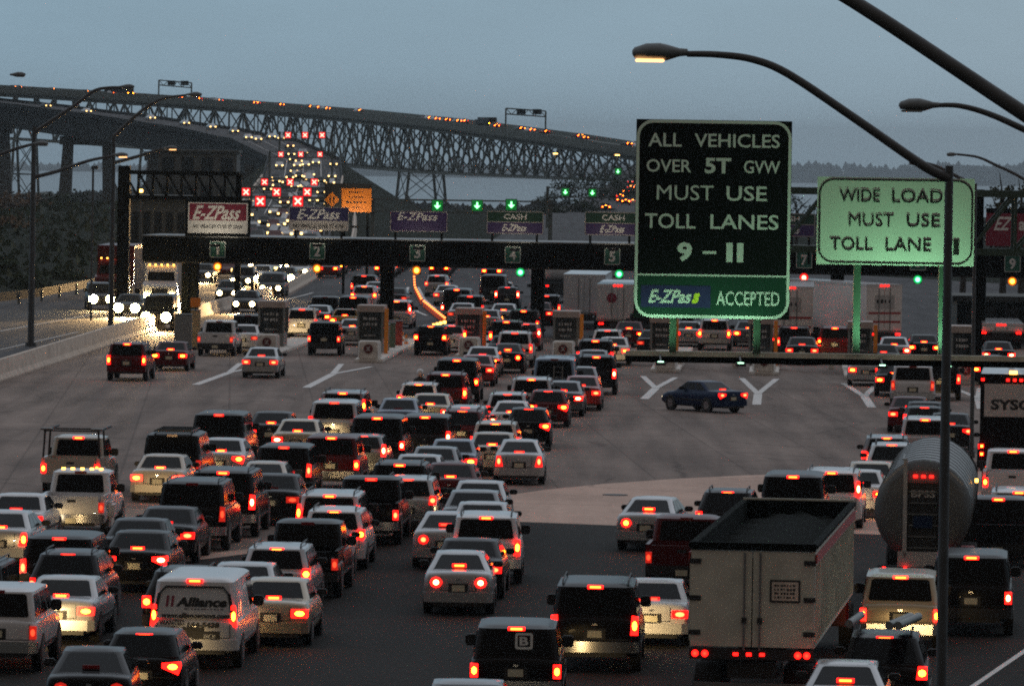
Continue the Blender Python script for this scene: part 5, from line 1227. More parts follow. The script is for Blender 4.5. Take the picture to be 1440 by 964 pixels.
C('minivanl', 'charcoal', 597, 583, None, 'dark minivan between the maroon SUV and the big black one', hot=50)
C('wagon', 'silver', 652, 573, None, 'silver estate roof showing ahead of the maroon SUV')
C('bigsuvt', 'black', 535, 582, None, 'big black SUV behind the silver minivan at the top of the jam', hot=40)
C('hatch', 'grey', 512, 609, None, 'small grey hatchback between the dark red SUV and the big black one', hot=40)
C('minivanl', 'silver', 462, 565, None, 'silver minivan first in the left jam row', hot=70)
C('minivan', 'grey', 497, 551, None, 'greenish grey minivan with rounded roof ahead of the silver minivan')
C('sedan', 'steelblue', 543, 560, None, 'pale blue-grey sedan right of the greenish grey minivan', lamps='d')
C('sedan', 'gold', 603, 554, None, 'gold sedan with glowing yellow boot at the top of the jam', hot=200)
C('wagon', 'white', 588, 539, None, 'white estate with bright left lamp ahead of the gold sedan', hot=50)
C('suv', 'maroon', 626, 525, None, 'dark red SUV with brake bar just right of the motorcyclist')
C('bigsuvt', 'black', 642, 505, None, 'black SUV ahead of the dark red one, second behind the lane 3 booth')
C('sedan', 'silver', 679, 487, None, 'silver sedan approaching booth lane 4 with red-lit boot', hot=30)
C('sedan', 'red', 669, 499, None, 'red car tucked left behind the silver sedan near lane 4')
C('sedanr', 'black', 712, 484, None, 'black car with small plate right of the silver sedan near lane 4', vp=1000)
C('sedan', 'charcoal', 706, 473, None, 'charcoal sedan just ahead of the black car with small plate')
C('suv', 'white', 726, 466, None, 'white SUV entering lane 4 with pink-lit side', vp=1050)
C('hatch', 'red', 737, 457, None, 'reddish car at the booth of lane 4 with a wide brake bar')
C('suv', 'black', 714, 450, None, 'black car in lane 4 beside the booth window')
# ---------- centre column towards lanes 4 and 5
C('sedanr', 'silver', 647, None, 855, 'silver sedan with red-lit boot standing alone at the centre foreground', vp=840, hot=0)
C('sedan', 'black', 659, 760, None, 'black sedan right in front of the lone silver foreground sedan', hot=120)
C('suv', 'white', 680, 728, None, 'white SUV with tinted back window ahead of the black sedan', hot=60, vp=860)
C('sedanr', 'silver', 626, 719, None, 'silver-pink sedan left of the white tinted SUV')
C('sedan', 'silver', 674, 707, None, 'silver sedan directly ahead of the white tinted SUV')
C('sedan', 'grey', 663, 691, None, 'grey sedan with amber left lamp, third ahead of the lone foreground sedan')
C('sedan', 'silver', 671, 675, None, 'silver-grey sedan with right door mirror at the gap in the jam', lamps='d')
C('sedant', 'silver', 730, None, 680, 'silver sedan with yellow-lit bumper at the end of the lane 4 queue', vp=900, hot=0, beam=0)
C('sedan', 'beige', 690, 610, None, 'pinkish sedan with twin yellow-white lamps left of the end-of-queue sedan')
C('wagon', 'beige', 696, 594, None, 'beige estate car ahead of the pinkish twin-lamp sedan', hot=40)
C('hatchw', 'black', 743, 574, None, 'black hatchback with pale plate ahead of the end-of-queue silver sedan', vp=950)
C('sedant', 'white', 719, 563, None, 'white sedan with triangular left lamp beside the black hatchback')
C('wagon', 'silver', 712, 554, None, 'silver car just ahead of the white triangular-lamp sedan')
C('hatchw', 'maroon', 772, 547, None, 'dark red hatchback with a dealer light in its rear window', vp=1060)
C('suv', 'silver', 746, 533, None, 'silver-pink SUV with glowing top bar behind the blue-grey van')
C('sedan', 'grey', 790, 537, None, 'grey sedan at the foot of the blue-grey van')
t82 = C('van', 'steelblue', 781, 502, None, 'blue-grey van with a rear ladder in the lane 5 queue', lamps='d')
C('sedan', 'red', 820, 526, None, 'orange-red sedan right of the blue-grey van', hot=30)
C('sedan', 'grey', 813, 518, None, 'grey car roof just ahead of the orange-red sedan', lamps='d')
C('suv', 'black', 836, None, 558, 'black SUV last in the rightmost lane 5 queue', vp=1000)
C('sedan', 'black', 818, 498, None, 'low black car ahead of the blue-grey van')
C('sedan', 'grey', 834, 491, None, 'grey-green car ahead of the last lane 5 SUV')
C('suv', 'charcoal', 836, 479, None, 'charcoal SUV near booth 5 with a bright right lamp')
C('sedan', 'white', 862, 474, None, 'white sedan with orange-lit right corner by booth 5', hot=40)
C('wagon', 'white', 854, 464, None, 'white estate car passing booth 5, red lit')
# ---------- right of centre
C('sedanr', 'silver', 914, None, 776, 'silver sedan alone on the pale concrete, turning towards the right lanes', vp=1950)
C('suvl', 'black', 1016, 688, None, 'black SUV roof showing over the left corner of the open-top truck', vp=1500)
C('bigsuvt', 'black', 1117, 664, None, 'black SUV just beyond the open-top truck body', vp=1450)
C('minivan', 'white', 1168, 663, None, 'white minivan squeezed between the black SUV and a white sedan beyond the truck', vp=1450)
C('sedan', 'white', 1206, 663, None, 'white sedan with yellow-lit boot left of the tank truck', vp=1350, hot=170)
C('sedan', 'gold', 1224, 649, None, 'gold sedan with amber glow peeking left of the tank', vp=1350, hot=80)
C('suvl', 'silver', 1254, 624, None, 'silver SUV with dark back window just above the tank', vp=1320)
C('wagon', 'grey', 1247, 614, None, 'grey estate ahead of the silver SUV above the tank', vp=1320)
C('suv', 'silver', 1301, 588, None, 'silver SUV with a flaring left lamp beside the near lamp pole', vp=1310)
C('hatch', 'black', 1300, 573, None, 'black hatchback ahead of the flaring-lamp silver SUV', vp=1310)
C('sedan', 'charcoal', 1301, 565, None, 'charcoal sedan second ahead of the flaring-lamp silver SUV', lamps='d', vp=1310)
C('sedan', 'maroon', 1279, 557, None, 'dark red sedan behind the tall white van-like SUV', vp=1310)
C('bigsuv', 'white', 1283, None, 575, 'tall white SUV with huge dark rear window near the lane 8 booth', vp=1310, lamps='d')
C('sedan', 'charcoal', 1258, 513, None, 'dark car left of the tall white SUV with huge window', vp=1180)
C('suv', 'black', 1322, 508, None, 'dark SUV right of the tall white SUV, by the near lamp pole', vp=1250, hot=40)
C('sedanw', 'charcoal', 1337, 580, None, 'dark sedan alone just right of the near lamp pole', vp=1330)
t124 = C('pickup', 'white', 1424, 632, None, 'white work pickup at the right edge behind the lettered box truck', vp=1500)
C('suvc', 'gold', 1251, 805, None, 'pale gold SUV with a headlight glare on its tailgate below the tank', vp=1420, hot=45)
C('bigsuvt', 'black', 1366, 782, None, 'black SUV right of the near lamp pole with a pale plate', vp=1440)
C('sedanr', 'silver', 1188, 930, None, 'silver car cut by the lower edge below the open-top truck', vp=1420)
t127 = C('suvl', 'black', 1243, 893, None, 'black SUV with silver tubes on its roof, lower right', vp=1420)
C('bigsuv', 'black', 835, None, 946, 'big black SUV with glowing plate and chrome bumper, bottom centre', vp=1080, hot=18)
t102 = C('suvc', 'black', 726, 877, None, 'black SUV with a square white letter sticker on its rear glass, bottom centre', vp=950)
C('sedan', 'grey', 655, 958, None, 'grey car roof cut by the lower edge at bottom centre', vp=850)
C('sedan', 'white', 916, 815, None, 'white sedan with yellow-lit bumper right of the big black SUV', vp=1200, hot=170)
C('pickupt', 'maroon', 958, None, 833, 'dark red pickup mostly hidden by the open-top truck', vp=1420, lamps='d')
# ---------- left group near the first booths
C('suv', 'maroon', 177, None, 536, 'maroon SUV leaving the queue beside the left concrete barrier', vp=1080)
C('sedan', 'maroon', 237, None, 522, 'dark red sedan approaching lane 1 right of the maroon SUV', vp=1120)
C('pickupt', 'white', 305, None, 500, 'white pickup truck in toll lane 1', lamps='d', vp=1120)
C('sedan', 'white', 338, 458, None, 'white sedan just ahead of the white pickup in lane 1', lamps='d', hot=40)
C('minivanl', 'charcoal', 348, 443, None, 'dark minivan ahead of the white sedan in lane 1', lamps='o')
C('sedan', 'silver', 365, None, 532, 'silver sedan with red-lit boot heading alone for lane 2', vp=1120)
C('suv', 'white', 424, 434, None, 'white SUV with yellow-lit bumper just past booth 1', hot=120)
C('sedan', 'silver', 446, 429, None, 'silver sedan right of the white SUV past booth 1')
C('pickupt', 'charcoal', 452, 417, None, 'dark pickup with three amber roof lights past booth 1', lamps='d')
C('vanl', 'black', 493, 418, None, 'black van beyond the lane 2 booth')
C('sedan', 'yellow', 487, 433, None, 'yellow taxi-like car left of the lane 2 booth')
C('sedan', 'silver', 494, 449, None, 'silver car with a flaring red left lamp beside booth 2')
C('jeep', 'black', 455, None, 500, 'boxy black off-roader in toll lane 2')
C('minivan', 'white', 557, 422, None, 'white minivan right of the canopy column past lane 2', hot=60)
C('sedan', 'charcoal', 553, 405, None, 'charcoal car ahead of the white minivan past lane 2', lamps='d')
C('wagon', 'white', 513, 402, None, 'white estate with a red lamp bar left of the canopy column')
C('sedan', 'silver', 527, 396, None, 'silver car just ahead of the white estate left of the column')
C('suv', 'black', 511, 387, None, 'dark SUV farthest left of the canopy column')
C('wagon', 'black', 608, None, 498, 'black estate car in toll lane 3', vp=1120, hot=0)
C('hatch', 'white', 631, 459, None, 'white hatchback just ahead of the black estate car in lane 3')
C('sedan', 'silver', 651, 425, None, 'silver sedan left of the lane 3 booth header', lamps='d')
C('suv', 'black', 662, 415, None, 'black SUV with a wide red brake bar above booth 3')
C('vanl', 'charcoal', 638, 408, None, 'dark van in the jam left of the booth 3 header')
C('sedan', 'silver', 627, 401, None, 'silver sedan ahead of the dark van beyond booth 3')
C('wagon', 'silver', 614, 387, None, 'pale estate at the head of the lane 3 jam')
C('van', 'charcoal', 695, 386, None, 'dark box-shaped van under the lane 4 light', lamps='o')
C('sedan', 'white', 703, 397, None, 'white sedan behind the dark box-shaped van')
C('hatch', 'charcoal', 713, 404, None, 'dark hatchback with high brake bar behind the white sedan')
C('sedan', 'white', 684, 436, None, 'white car right of the booth 3 header board', hot=30)
C('sedan', 'silver', 708, 427, None, 'silver sedan between booths 3 and 4')
C('suv', 'charcoal', 736, 437, None, 'charcoal SUV in the jam between booths 3 and 4')
C('sedan', 'maroon', 757, 425, None, 'dark red sedan left of the booth 4 header')
C('suv', 'charcoal', 768, 415, None, 'charcoal SUV with a red lamp below the distant tanker')
# right lanes, behind the catwalk
C('suv', 'silver', 1005, 448, None, 'silver SUV in lane 6 below the black sign with a red brake bar', vp=1150, hot=90)
C('suv', 'charcoal', 1117, 459, None, 'charcoal SUV in lane 7 between two booths', vp=1150)
C('sedan', 'charcoal', 1128, 474, None, 'charcoal sedan behind the lane 7 SUV, yellow lamps glowing', vp=1150)
C('suv', 'maroon', 1172, 460, None, 'dark red SUV with bright brake bar in lane 7, left of the sign post', vp=1150, hot=40)
C('sedan', 'silver', 1258, 474, None, 'silver sedan in lane 8 just over the catwalk', vp=1150)
C('sedan', 'black', 1243, 484, None, 'black sedan in lane 8 beside the orange post', vp=1150)
C('sedan', 'black', 1405, 480, None, 'black sedan with a red brake glow at the right edge over the catwalk', vp=1150)
C('sedan', 'charcoal', 1392, 499, None, 'charcoal car with clustered red lamps at the right edge by booth 8', vp=1200)
C('sedan', 'charcoal', 918, 464, None, 'dark car seen just left of booth 5', vp=1150, lamps='d')
C('suv', 'white', 1432, 700, None, 'white SUV cut by the right edge below the white work pickup', vp=1480)
C('pickupt', 'charcoal', 1402, 706, None, 'dark pickup between the tank truck and the right edge', vp=1480, lamps='b')
C('sedan', 'black', 1408, 600, None, 'black sedan ahead of the lettered box truck at the right edge', vp=1480)
C('sedan', 'grey', 1060, 452, None, 'grey sedan in lane 7 past the booths under the big sign', vp=1150)
C('suv', 'maroon', 1098, 446, None, 'dark red SUV ahead of the lane 7 SUV past the booths', vp=1150)
C('sedan', 'silver', 968, 452, None, 'silver sedan past booth 5, left of the lane 6 SUV', vp=1150)
C('sedan', 'black', 1300, 470, None, 'black sedan past booth 7 between the two sign posts', vp=1150)
C('suv', 'charcoal', 905, 440, None, 'charcoal SUV under the trailer with the emblem', vp=1150)
C('sedan', 'maroon', 884, 452, None, 'dark red sedan past booth 4 next to the emblem trailer', vp=1150)
C('sedan', 'silver', 1218, 500, None, 'silver sedan half hidden by the lane 7 island nose', vp=1150)
# a blue car crossing
o = car('sedanw', 'blue', 1040, gy=581, label='dark blue sedan driving across the empty pavement towards the left', turn=0, lamps='b'); o.scale = (.9, .9, .93)
CARS.pop(); o.rotation_euler = (0, 0, R(36)); o.location = (at_z(1031, 581).x, at_z(1031, 581).y, .02); ALL.append((o, 0)); BLUE = o
CARS.append((o.location.x, o.location.y, R(36), 4.4, 1.65, o))

VS = dict(SPEC['van']); van = copy_tree(proto_for('van', 'high', 'top', 'body', False)); van.name = 'lettered_van'
q_ = at_z(271, 941); D = q_.y; van.location = (q_.x, D, .02); van.rotation_euler = (0, 0, rz_for(1120)); van.scale = (1, 1, .95); recolour(van, 'white', 'b', M_HEADLOW)
tag(van, 'white company van reading Alliance on its rear doors', 'van', 'vehicles queuing for the toll booths'); CARS.append((van.location.x, D, rz_for(1120), 5.6, 2.0, van)); ALL.append((van, 30))
# nudge vehicles apart bumper to bumper where two would touch
def _c(c):
    x_, y_, rz, L, W = c[:5]; f = Vector((-math.sin(rz), math.cos(rz))); s_ = Vector((f.y, -f.x)); m_ = Vector((x_, y_)) + f * L / 2; return m_, f, s_
CARS = [list(c) for c in CARS]
for c in CARS:
    if c[5].get('label', '').startswith('blue'): pass
class _Fix:
    location = Vector((0, 0, 0))
    def get(s, *a): return 'fixed truck'
    def __getitem__(s, k): return 'fixed truck'
q1 = at_d(1058, 840, 40.6); q2 = at_d(1298, 722, 50); q3 = at_d(1431, 600, 67.6)
FIXED = [[q1.x, q1.y, rz_for(1632), 18.7, 2.6, _Fix()], [q2.x, q2.y, rz_for(1480), 15.4, 2.5, _Fix()], [q3.x, q3.y, rz_for(1500), 9.2, 2.6, _Fix()]]
for px_, py_, D_, t_ in ((869, 400, 118, rz_for(1150)), (822, 386, 124, rz_for(1140)), (1112, 403, 110, rz_for(1150)), (1244, 400, 114, R(20)), (1408, 455, 116, rz_for(1150))):
    q1 = at_d(px_, py_, D_); FIXED.append([q1.x, q1.y, t_, 15.5, 2.5, _Fix()])
CARS += FIXED
for it in range(160):
    worst = 0
    for i in range(len(CARS)):
        for j in range(i + 1, len(CARS)):
            a, b = CARS[i], CARS[j]
            if abs(a[1] - b[1]) > (20 if a[3] > 8 or b[3] > 8 else 8) or abs(a[0] - b[0]) > 4: continue
            ma, fa, sa = _c(a); mb_, fb, sb = _c(b); d = mb_ - ma
            lo = d.dot(fa); la = d.dot(sa); pl = (a[3] + b[3]) / 2 + .5 - abs(lo); pw = (a[4] + b[4]) / 2 + .12 + .03 * 4.7 - abs(la)
            if pl > 0 and pw > 0:
                worst = max(worst, min(pl, pw))
                if pw < pl * .22 or pw < .25: k = sa * (pw * .5 * (1 if la >= 0 else -1))
                else: k = fa * (pl * .5 * (1 if lo >= 0 else -1))
                fa_, fb_ = isinstance(a[5], _Fix), isinstance(b[5], _Fix)
                if fa_ and fb_: continue
                wa, wb = (.6, .6) if not (fa_ or fb_) else (0, 1.1) if fa_ else (1.1, 0)
                if a[5] is van: wa, wb = 0, 1.2
                elif b[5] is van: wa, wb = 1.2, 0
                a[0] -= k.x * wa; a[1] -= k.y * wa; b[0] += k.x * wb; b[1] += k.y * wb
    if worst < .02: break
mv = 0
for c in CARS:
    if isinstance(c[5], _Fix): continue
    d_ = (Vector((c[0], c[1])) - c[5].location.xy).length
    if d_ > 3.2: print('MOVED %.1f %s' % (d_, c[5]['label']))
    mv = max(mv, (Vector((c[0], c[1])) - c[5].location.xy).length); c[5].location.x = c[0]; c[5].location.y = c[1]
print('RELAX', it, worst, 'max move', mv)
def SAT_SKIP(): pass

# ---------- extra fittings on some of them (own parts of those vehicles)
def part_on(o, mb, nm, **k): return mb.build(nm, o, **k)
m_ = MB()
for sg in (-1, 1):
    for yy in (.3, 1.7): m_.beam((sg * .92, yy, 1.1), (sg * .86, yy, 2.08), .06, .06, M_TRIM)
    m_.beam((sg * .86, .2, 2.08), (sg * .86, 3.8, 2.08), .07, .07, M_TRIM)
for yy in (.3, 1.7): m_.beam((-.86, yy, 2.08), (.86, yy, 2.08), .05, .05, M_TRIM)
part_on(t1, m_, 'ladder_rack')
m_ = MB(); m_.box(-1.0, -.62, .2, .5, 2.1, 2.16, M_GALV); m_.box(.62, 1.0, .2, .5, 2.1, 2.16, M_GALV); part_on(t1, m_, 'tool_tray')
for k in (-.55, -.28, 0, .28, .55): m_ = MB(); m_.box(k - .05, k + .05, 2.5, 2.58, 1.83, 1.88, M_AMBER); part_on(t2, m_, 'roof_marker_light')
for sg in (-1, 1): m_ = MB(); m_.box(min(sg * .9, sg * 1.14), max(sg * .9, sg * 1.14), .8, 1.75, .5, 1.0, PAINT['white']); part_on(t2, m_, 'wheel_fender', bevel=.08)
m_ = MB()
for sg in (-1, 1): m_.beam((sg * .6, .3, 1.98), (sg * .6, 3.0, 1.98), .05, .05, M_TRIM)
for k in range(6): m_.beam((-.6, .4 + k * .5, 2.0), (.6, .4 + k * .5, 2.0), .05, .05, M_TRIM)
part_on(t4, m_, 'roof_rack')
m_ = MB()
for sg in (-1, 1): m_.beam((.18 + sg * .19, -.10, .7), (.18 + sg * .19, -.02, 1.75), .045, .045, M_GALV)
for k in range(5): m_.beam((-.01, -.09 + .015 * k, .8 + .22 * k), (.37, -.09 + .015 * k, .8 + .22 * k), .03, .03, M_GALV)
part_on(t82, m_, 'rear_ladder')
for xo, y_ in ((-.55, .5), (.25, .3)):
    pass
m_ = MB(); m_.tube([(-.72, .1, 1.93), (-.52, 2.2, 1.95)], .085, M_GALV, 10); m_.tube([(.1, -.15, 1.93), (.5, 2.1, 1.95)], .085, M_GALV, 10); m_.tube([(.28, -.1, 1.93), (.66, 2.1, 1.95)], .085, M_GALV, 10); part_on(t127, m_, 'roof_tube', smooth=40)
m_ = MB(); border(m_, -.02, .34, 1.32, 1.66, .05, .05, .09, M_SIGNWHITE); m_.text('B', .07, .25, 1.40, 1.58, .088, M_SIGNWHITE, bold=.03); part_on(t102, m_, 'rear_window_sticker', keep=True)

# the lettered white van
for ch in list(van.children):
    if ch.name.startswith('rear_window'): bpy.data.objects.remove(ch)
def vface(p):   # wrap text in the plane of the sloping rear doors
    z_ = p.z; y_ = .04 + max(0, (z_ - 1.15)) * (.12 / .93) - .028 if z_ > 1.13 else -.018
    return Vector((p.x, y_ + p.y, z_))
m_ = MB()
m_.add([vface(Vector(q)) for q in ((-.84, 0, 1.16), (.84, 0, 1.16), (.70, 0, 1.84), (-.70, 0, 1.84))], [(0, 1, 2, 3)], PAINT['white'])
for a, b in (((-.84, 1.30), (-.76, 1.72)), ((-.76, 1.72), (-.62, 1.88)), ((-.62, 1.88), (.62, 1.88)), ((.62, 1.88), (.76, 1.72)), ((.76, 1.72), (.84, 1.30))):
    m_.beam(vface(Vector((a[0], -.004, a[1]))), vface(Vector((b[0], -.004, b[1]))), .07, .03, M_TRIM)
m_.text('Alliance', -.40, .76, 1.42, 1.64, -.010, M_INK, bold=.05, shear=.25, xf=vface)
for k in (0, 1): m_.text('I', -.62 + k * .11, -.54 + k * .11, 1.42, 1.67, -.010, M_MAROON, bold=.12, shear=.1, xf=vface)
m_.dashes(-.20, .66, 1.36, 1.39, -.05, M_INK, 12, 2)
m_.text('www.alliancemovs.com', -.72, .80, 1.17, 1.28, -.014, M_INK, bold=.05, shear=.15, xf=vface)
m_.text('WANTED', -.75, -.20, 1.00, 1.12, -.016, M_INK, bold=.04, xf=vface)
m_.text('164-5438', -.14, .58, .95, 1.08, -.016, M_INK, bold=.06, shear=.15, xf=vface)
m_.dashes(-.62, -.30, .94, .98, -.032, M_INK, 5, 4); m_.dashes(-.70, -.22, .88, .92, -.032, M_INK, 7, 5)
m_.box(-.03, .58, -.05, -.02, .64, .87, M_TRIM); m_.text('YHC 31', .22, .48, .71, .80, -.056, M_SIGNWHITE, bold=.02)
m_.dashes(.12, .56, .40, .44, -.085, M_INK, 9, 6)
m_.build('rear_door', van, keep=True)
for ch in van.children:
    if ch.name.startswith('licence_plate'): ch.location = (.26, -.035, -.04); ch.scale = (.8, 1, .8)

# ---------- motorcyclist ahead of the gold sedan
def skin_body(name, verts, edges, radii, m, parent=None, loc=(0, 0, 0), sub=2):
    me = bpy.data.meshes.new(name); me.from_pydata(verts, edges, []); ob = bpy.data.objects.new(name, me); scene.collection.objects.link(ob)
    sk = ob.modifiers.new('s', 'SKIN'); ss = ob.modifiers.new('b', 'SUBSURF'); ss.levels = sub; ss.render_levels = sub
    for i, r_ in enumerate(radii): me.skin_vertices[0].data[i].radius = (r_, r_)
    me.skin_vertices[0].data[0].use_root = True
    bpy.context.view_layer.update(); dg = bpy.context.evaluated_depsgraph_get(); m2 = bpy.data.meshes.new_from_object(ob.evaluated_get(dg)); bpy.data.objects.remove(ob)
    for p_ in m2.polygons: p_.use_smooth = True
    m2.materials.clear(); m2.materials.append(m); o = bpy.data.objects.new(name, m2); scene.collection.objects.link(o); o.location = loc
    if parent: o.parent = parent
    return o
M_LEATHER = mat('black_leather', (.015, .015, .017), .5); M_HELMET = mat('white_helmet', (.7, .68, .66), .25, coat=.5)
a = at_z(591, 519, 1.83); bx, by = a.x, a.y
bike = empty('motorcycle', (bx, by - .9, .02), rz_for(850), 'black motorcycle under the rider with a white helmet', 'motorcycle')
for yy, nm in ((.3, 'rear'), (1.75, 'front')):
    m_ = MB(); m_.tube([(-.08, yy, .32), (-.05, yy, .32), (.05, yy, .32), (.08, yy, .32)], [.27, .32, .32, .27], M_TYRE, 20); wq = m_.build('wheel', bike, smooth=40)
    m_ = MB(); m_.tube([(-.085, yy, .32), (.085, yy, .32)], .2, M_RIM, 14); m_.build('rim', wq)
m_ = MB(); m_.loft([[(sx * w_, y_, z_ + sz * h_) for sx, sz in ((-1, -1), (1, -1), (1, 1), (-1, 1))] for y_, w_, z_, h_ in ((.1, .08, .78, .05), (.5, .14, .78, .08), (.95, .12, .78, .10), (1.15, .16, .88, .13), (1.45, .10, .88, .10))], M_TRIM); m_.box(-.15, .15, .75, 1.25, .3, .7, M_TRIM); m_.build('frame', bike, bevel=.03)
m_ = MB(); m_.beam((0, 1.72, .34), (0, 1.45, .98), .12, .06, M_GALV); m_.tube([(-.38, 1.30, 1.02), (-.1, 1.45, 1.0), (.1, 1.45, 1.0), (.38, 1.30, 1.02)], .018, M_GALV, 6); m_.build('handlebar', bike)
m_ = MB(); m_.box(-.06, .06, .0, .05, .72, .80, M_BULB); m_.build('tail_light', bike)
V = [(0, 0, .86), (0, .04, 1.05), (0, .08, 1.28), (0, .08, 1.42), (0, .10, 1.50), (0, .12, 1.62), (-.19, .08, 1.38), (-.29, .20, 1.16), (-.34, .48, 1.06), (.19, .08, 1.38), (.29, .20, 1.16), (.34, .48, 1.06),
     (-.12, .02, .84), (-.22, .42, .78), (-.20, .34, .38), (-.20, .46, .30), (.12, .02, .84), (.22, .42, .78), (.20, .34, .38), (.20, .46, .30)]
E = [(0, 1), (1, 2), (2, 3), (3, 4), (4, 5), (3, 6), (6, 7), (7, 8), (3, 9), (9, 10), (10, 11), (0, 12), (12, 13), (13, 14), (14, 15), (0, 16), (16, 17), (17, 18), (18, 19)]
RR = [.15, .14, .17, .12, .06, .08, .085, .06, .04, .085, .06, .04, .10, .08, .06, .05, .10, .08, .06, .05]
prs = empty('person', (bx, by - .35, .02), rz_for(850), 'motorcyclist in a black jacket and white helmet riding between the queues', 'person')
skin_body('body', V, E, RR, M_LEATHER, prs)
m_ = MB(); m_.loft([[(.145 * k * math.cos(q), .12 + .165 * k * math.sin(q), 1.66 + z_) for q in [2 * math.pi * j / 14 for j in range(14)]] for k, z_ in ((.55, -.15), (.85, -.11), (1, -.02), (.97, .06), (.75, .13), (.4, .165), (.1, .175))], M_HELMET); hm_ = m_.build('helmet', prs, smooth=60)
m_ = MB(); m_.box(-.10, .10, .26, .295, 1.62, 1.71, M_GLASS); m_.build('visor', hm_, bevel=.01)
for sg in (-1, 1):
    for j in range(4):
        pass

# ---------- open-top truck
q_ = at_d(1058, 840, 40.6); D = q_.y; rzz = rz_for(1632); tx = q_.x
trk = empty('tipper_truck', (tx, D, 0), rzz, 'large open-top box truck with two pale rear doors, lower right foreground', 'truck')
M_TRAIL = mat('trailer_panel', (.60, .59, .50), .5, .1, noise=.16, nscale=1.5); M_TARP = mat('black_tarp', (.008, .010, .009), .9, noise=.3, spec=.06); M_REDST = mat('red_side_stripe', (.38, .05, .05), .5)
W_ = 1.27; Z0, Z1, LT = 1.38, 3.42, 15.2
m_ = MB(); 
for sg in (-1, 1): m_.box(min(sg * W_, sg * (W_ - .07)), max(sg * W_, sg * (W_ - .07)), .05, LT, Z0, Z1, M_TRAIL)
m_.box(-W_, W_, LT, LT + .08, Z0, Z1 + .12, M_TRAIL); m_.box(-W_ + .08, W_ - .08, .06, LT - .01, Z0, Z0 + .06, M_TRIM)
for k in range(23):
    for sg in (-1, 1): m_.box(min(sg * (W_ + .002), sg * (W_ + .04)), max(sg * (W_ + .002), sg * (W_ + .04)), .3 + k * .65, .36 + k * .65, Z0 + .1, Z1 - .35, M_TRAIL)
m_.build('box_wall', trk)
m_ = MB(); m_.box(-W_ + .075, -W_ + .10, .1, LT - .02, Z0 + .1, Z1 - .02, M_TARP); m_.box(W_ - .10, W_ - .075, .1, LT - .02, Z0 + .1, Z1 - .02, M_TARP); m_.box(-W_ + .08, W_ - .08, LT - .05, LT - .02, Z0 + .1, Z1 + .08, M_TARP); m_.build('dark_inner_sheet', trk)  # dark sheets added over the inner walls so the box inside stays black
m_ = MB(); N = 24
g_ = [[(-W_ + .09 + (2 * W_ - .18) * i / N, .12 + (LT - .2) * j / N, Z1 - .30 + .10 * math.cos((i / N - .5) * 5) + .05 * math.sin(j * 1.9 + i)) for i in range(N + 1)] for j in range(N + 1)]
m_.add([q for r_ in g_ for q in r_], [(j * (N + 1) + i, j * (N + 1) + i + 1, (j + 1) * (N + 1) + i + 1, (j + 1) * (N + 1) + i) for j in range(N) for i in range(N)], M_TARP); m_.build('tarpaulin', trk, smooth=60)
for sg in (-1, 1): m_ = MB(); m_.box(min(sg * (W_ + .045), sg * (W_ + .01)), max(sg * (W_ + .045), sg * (W_ + .01)), .02, LT, Z1 - .30, Z1 - .12, M_REDST); m_.box(min(sg * (W_ + .05), sg * (W_ - .1)), max(sg * (W_ + .05), sg * (W_ - .1)), .02, LT + .1, Z1, Z1 + .07, M_TARP); m_.build('top_rail', trk)
m_ = MB(); m_.box(-W_ - .02, W_ + .02, -.08, .06, Z1 - .05, Z1 + .10, M_TARP); m_.build('rear_top_beam', trk)
for sg in (-1, 1):
    m_ = MB(); x0, x1 = sorted((sg * .012, sg * (W_ - .02))); m_.box(x0, x1, -.05, .03, Z0 + .02, Z1 - .07, M_TRAIL); d_ = m_.build('rear_door', trk)
    m_ = MB(); xr = sg * .16; m_.tube([(xr, -.085, Z0 - .05), (xr, -.085, Z1 - .1)], .022, M_GALV, 8); m_.box(xr - .05, xr + .05, -.11, -.052, Z0 + .5, Z0 + .62, M_TRIM); m_.build('lock_rod', d_)
    for z_ in (Z0 + .3, Z0 + 1.0, Z0 + 1.75): m_ = MB(); xh = sorted((sg * (W_ - .22), sg * (W_ + .02))); m_.box(xh[0], xh[1], -.075, -.052, z_ - .05, z_ + .05, M_TRIM); m_.build('hinge', d_)
m_ = MB(); m_.box(.36, .98, -.072, -.053, 2.32, 2.78, M_TRIM); m_.box(.40, .94, -.078, -.072, 2.36, 2.74, M_WALLC)
for k in range(4): m_.dashes(.45, .89, 2.64 - .08 * k, 2.69 - .08 * k, -.082, M_INK, 7, k)
m_.build('warning_plate', trk, keep=True)
m_ = MB(); m_.box(-W_, W_, -.06, .10, 1.14, 1.36, M_TRIM); m_.box(-.5, .5, .1, LT, .75, 1.1, M_TRIM); m_.box(-W_ + .1, W_ - .1, -.02, .05, .55, .66, M_GALV); m_.build('chassis', trk)
for x_ in (-1.15, -.95, .95, 1.13): m_ = MB(); m_.tube([(x_, -.085, 1.25), (x_, -.062, 1.25)], .068, M_LENS, 12); l_ = m_.build('tail_light', trk); m_ = MB(); m_.tube([(x_, -.092, 1.25), (x_, -.086, 1.25)], .03, M_BULB_DIM, 8); m_.build('bulb', l_)
for x_ in (-.32, -.05, .22): m_ = MB(); m_.box(x_ - .05, x_ + .05, -.08, -.062, 1.22, 1.28, M_LENS); m_.build('marker_light', trk)
for yy in (1.0, 2.3):
    for sg in (-1, 1):
        m_ = MB(); m_.tube([(sg * .62, yy, .5), (sg * .66, yy, .5), (sg * 1.20, yy, .5), (sg * 1.24, yy, .5)], [.44, .5, .5, .44], M_TYRE, 22); wq = m_.build('wheel', trk, smooth=40); m_ = MB(); m_.tube([(sg * 1.22, yy, .5), (sg * 1.25, yy, .5)], .26, M_GALV, 12); m_.build('rim', wq)
